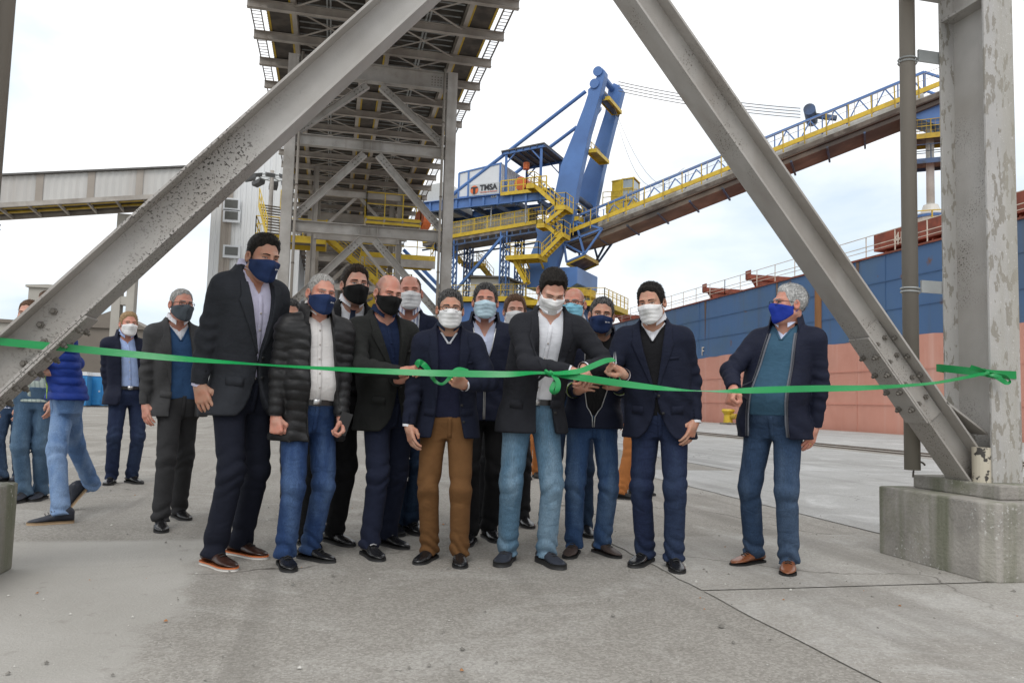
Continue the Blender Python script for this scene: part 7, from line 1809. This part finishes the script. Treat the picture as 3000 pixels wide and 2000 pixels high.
rpart('ribbon_loop', [(1220, 1072, d4-.03, 30), (1228, 1060, d4-.04, 15), (1246, 1072, d4-.05, 15), (1262, 1096, dm+.05, 35), (1278, 1118, dm+.06, 62), (1296, 1124, dm+.06, 66), (1313, 1111, dm+.06, 55), (1328, 1092, dm+.05, 30), (1345, 1082, d6-.05, 40), (1372, 1086, d6-.04, 60)], .034)
rpart('ribbon_tail', [(1620, 1093, dm-.02, 60), (1650, 1092, dm-.02, 50), (1700, 1086, dm, 30), (1740, 1070, dm+.05, 24), (1772, 1057, (dm+d12)/2, 30), (1800, 1052, d12-.03, 50)], .034)
rpart('knot_loop', [(1618, 1098, dm-.03, 60), (1634, 1116, dm-.04, 20), (1634, 1138, dm-.05, 10), (1624, 1152, dm-.05, 70), (1616, 1140, dm-.04, 20), (1626, 1118, dm-.03, 25)], .028)
k0 = at_d(1612, 1094, dm-.005)
def knot_f(p): return cap(p, k0+np.array([-.022, 0, .006]), k0+np.array([.024, 0, -.004]), .015, .012)+.004*np.sin(p[:, 0]*210+p[:, 2]*160)
v, q = surf(knot_f, k0-.06, k0+.06, .004); put('knot', np_mesh('knot', v, q, [RIB]), None, rb)
# bow tied round the right column
u_f = U1-.19-.012; xL, xR = PV[1]-.118, PV[1]+.118; zb_ = at_y(2889, 1093, u_f)[2]
def band(pts, w_=.05):
    V, Q = [], []
    for i, (x, y, z) in enumerate(pts): V += [(x, y, z-w_/2), (x, y, z+w_/2)]
    return np.array(V), np.array([(2*i, 2*i+2, 2*i+3, 2*i+1) for i in range(len(pts)-1)])
pts_b = [(xL-.004, u_f, zb_), (xL+.06, u_f-.004, zb_-.004), (xR-.02, u_f-.002, zb_-.004), (xR+.012, u_f+.01, zb_-.004), (xR+.012, U1+.215, zb_+.02), (xL-.012, U1+.215, zb_+.05), (xL-.012, U1+.19, zb_+.05), (xL-.006, U1-.05, zb_+.02), (xL-.006, u_f+.01, zb_+.005), (xL-.004, u_f, zb_)]
v, q = band(pts_b); put('column_band', np_mesh('column_band', v, q, [RIB], smooth=False), None, rb)
db = depth((xL, u_f, zb_))-.02
rpart('bow_loop', [(2890, 1093, db, 60), (2920, 1104, db-.02, 20), (2948, 1120, db-.03, 15), (2958, 1114, db-.03, 70), (2940, 1102, db-.02, 40), (2892, 1092, db, 60)], .030)
rpart('bow_loop', [(2888, 1092, db, 60), (2868, 1083, db-.02, 30), (2842, 1076, db-.02, 10)], .034)
rpart('bow_tail', [(2892, 1093, db, 60), (2915, 1097, db-.02, 20), (2936, 1100, db-.02, 10)], .034)
kb = at_d(2890, 1093, db-.01)
def knot2(p): return cap(p, kb+np.array([-.008, 0, 0]), kb+np.array([.008, 0, 0]), .013, .013)
v, q = surf(knot2, kb-.04, kb+.04, .004); put('knot', np_mesh('knot', v, q, [RIB]), None, rb)
# ------------------------------------------------------------------ things in hands
def held_box(name, label, cat, who, h, size, mat, off=(0, 0, 0), f=.075, tilt=0.0, partname='case'):
    A = P[who]['arms'][h]; c = P[who]['world'](A['W']+A['d']*f+np.array(off)); t = thing(name, label, cat, tuple(c))
    mb = MB(); x, y, z = (q/2 for q in size); mb.box((-x, -y, -z), (x, y, z)); me = mb.mesh(name); me.transform(Matrix.Rotation(tilt, 4, 'Y') @ Matrix.Identity(4)); me.transform(Matrix.Translation(Vector(c)))
    put(partname, me, mat, t); return t, c
t, c = held_box('phone', 'black smartphone held low in the hand of the puffer jacket man', 'phone', 'puffer', 'b', (.066, .009, .132), M('phone_black', (.012, .012, .013), .2, var=.05), (.0, -.035, .015), .06, .3)
mb = MB(); mb.box((-.030, -.0060, -.062), (.030, -.0050, .062)); me = mb.mesh('screen'); me.transform(Matrix.Rotation(.3, 4, 'Y')); me.transform(Matrix.Translation(Vector(c))); put('screen', me, M('phone_glass', (.02, .02, .022), .08, var=0), t)
t, c = held_box('paper_sheet', 'folded white paper held by the walking man in blue', 'paper', 'walker', 'a', (.012, .15, .20), M('white_paper', (.75, .75, .75), .8, var=.02), (.05, -.02, .02), .06, .4, 'sheet')
# scissors in the raised fist
A = P['navy']['arms']['a']; c = Vector(P['navy']['world'](A['W']+A['d']*.085)); t = thing('scissors', 'small scissors with green handles in the raised fist', 'scissors', tuple(c))
for s_ in (-1, 1):
    mb = MB(); mb.poly([c+Vector((s_*.004, -.012, .0)), c+Vector((s_*.012, -.012, .02)), c+Vector((s_*.004, -.012, .085))], (0, .002, 0)); mb.build('blade', METAL, t)
    mb = MB(); cc = c+Vector((s_*.018, -.012, -.075)); mb.path([cc+Vector((.014*math.cos(a), 0, .022*math.sin(a))) for a in np.linspace(0, 2*math.pi, 14)], .004, 5); mb.build('handle_ring', M('green_plastic', (.02, .25, .08), .4, var=.05), t)
# wedding bands and a white card in front of the hi-viz jacket badge
def ring_on(who, h, idx):
    A = P[who]['arms'][h]; I = P[who]
    H = hand_chain(A['W']+A['d']*.012, A['d'], A['palm'], A['sg'], A['pose'], 1.04); a, b, r1, r2 = H[1][idx*3]
    m = a*.45+b*.55; d_ = (b-a)/np.linalg.norm(b-a); mb = MB(); mb.tube(m-d_*.0025, m+d_*.0025, r1*1.12, 12); I['add']('ring', np.array(mb.v), np.array([f for f in mb.f if len(f) == 4]), GOLD, I['body'])
for who, h in (('glasses', 'b'), ('navy', 'b'), ('silver', 'b')): ring_on(who, h, 2)
# ------------------------------------------------------------------ grit and leaf bits on the paving
mb = MB(); rr = random.Random(5)
for i in range(420):
    x, y = rr.uniform(-2.6, 4.6), 2.2+rr.random()**1.6*7.5; s_ = rr.uniform(.003, .011)*(1 if rr.random() < .93 else 1.8); z = .006
    a = rr.uniform(0, 6.3); c_, s2 = math.cos(a)*s_, math.sin(a)*s_
    mb.mi = 0 if rr.random() < .6 else (1 if rr.random() < .6 else 2)
    mb.add([(x+c_, y+s2, z), (x-s2, y+c_, z), (x-c_, y-s2, z), (x+s2, y-c_, z), (x+c_*.2, y+s2*.3, z+s_*.8)], [(0, 1, 4), (1, 2, 4), (2, 3, 4), (3, 0, 4)])
me = mb.mesh('grit', mats=[M('grit_grey', (.20, .19, .17), .9, var=.3, vscale=40), M('grit_pale', (.55, .54, .50), .9, var=.2, vscale=40), M('grit_rust', (.36, .17, .07), .9, var=.3, vscale=40)])
g_ = put('grit', me); g_['kind'] = 'stuff'; tag(g_, 'loose grit and leaf crumbs scattered over the paving', 'grit')
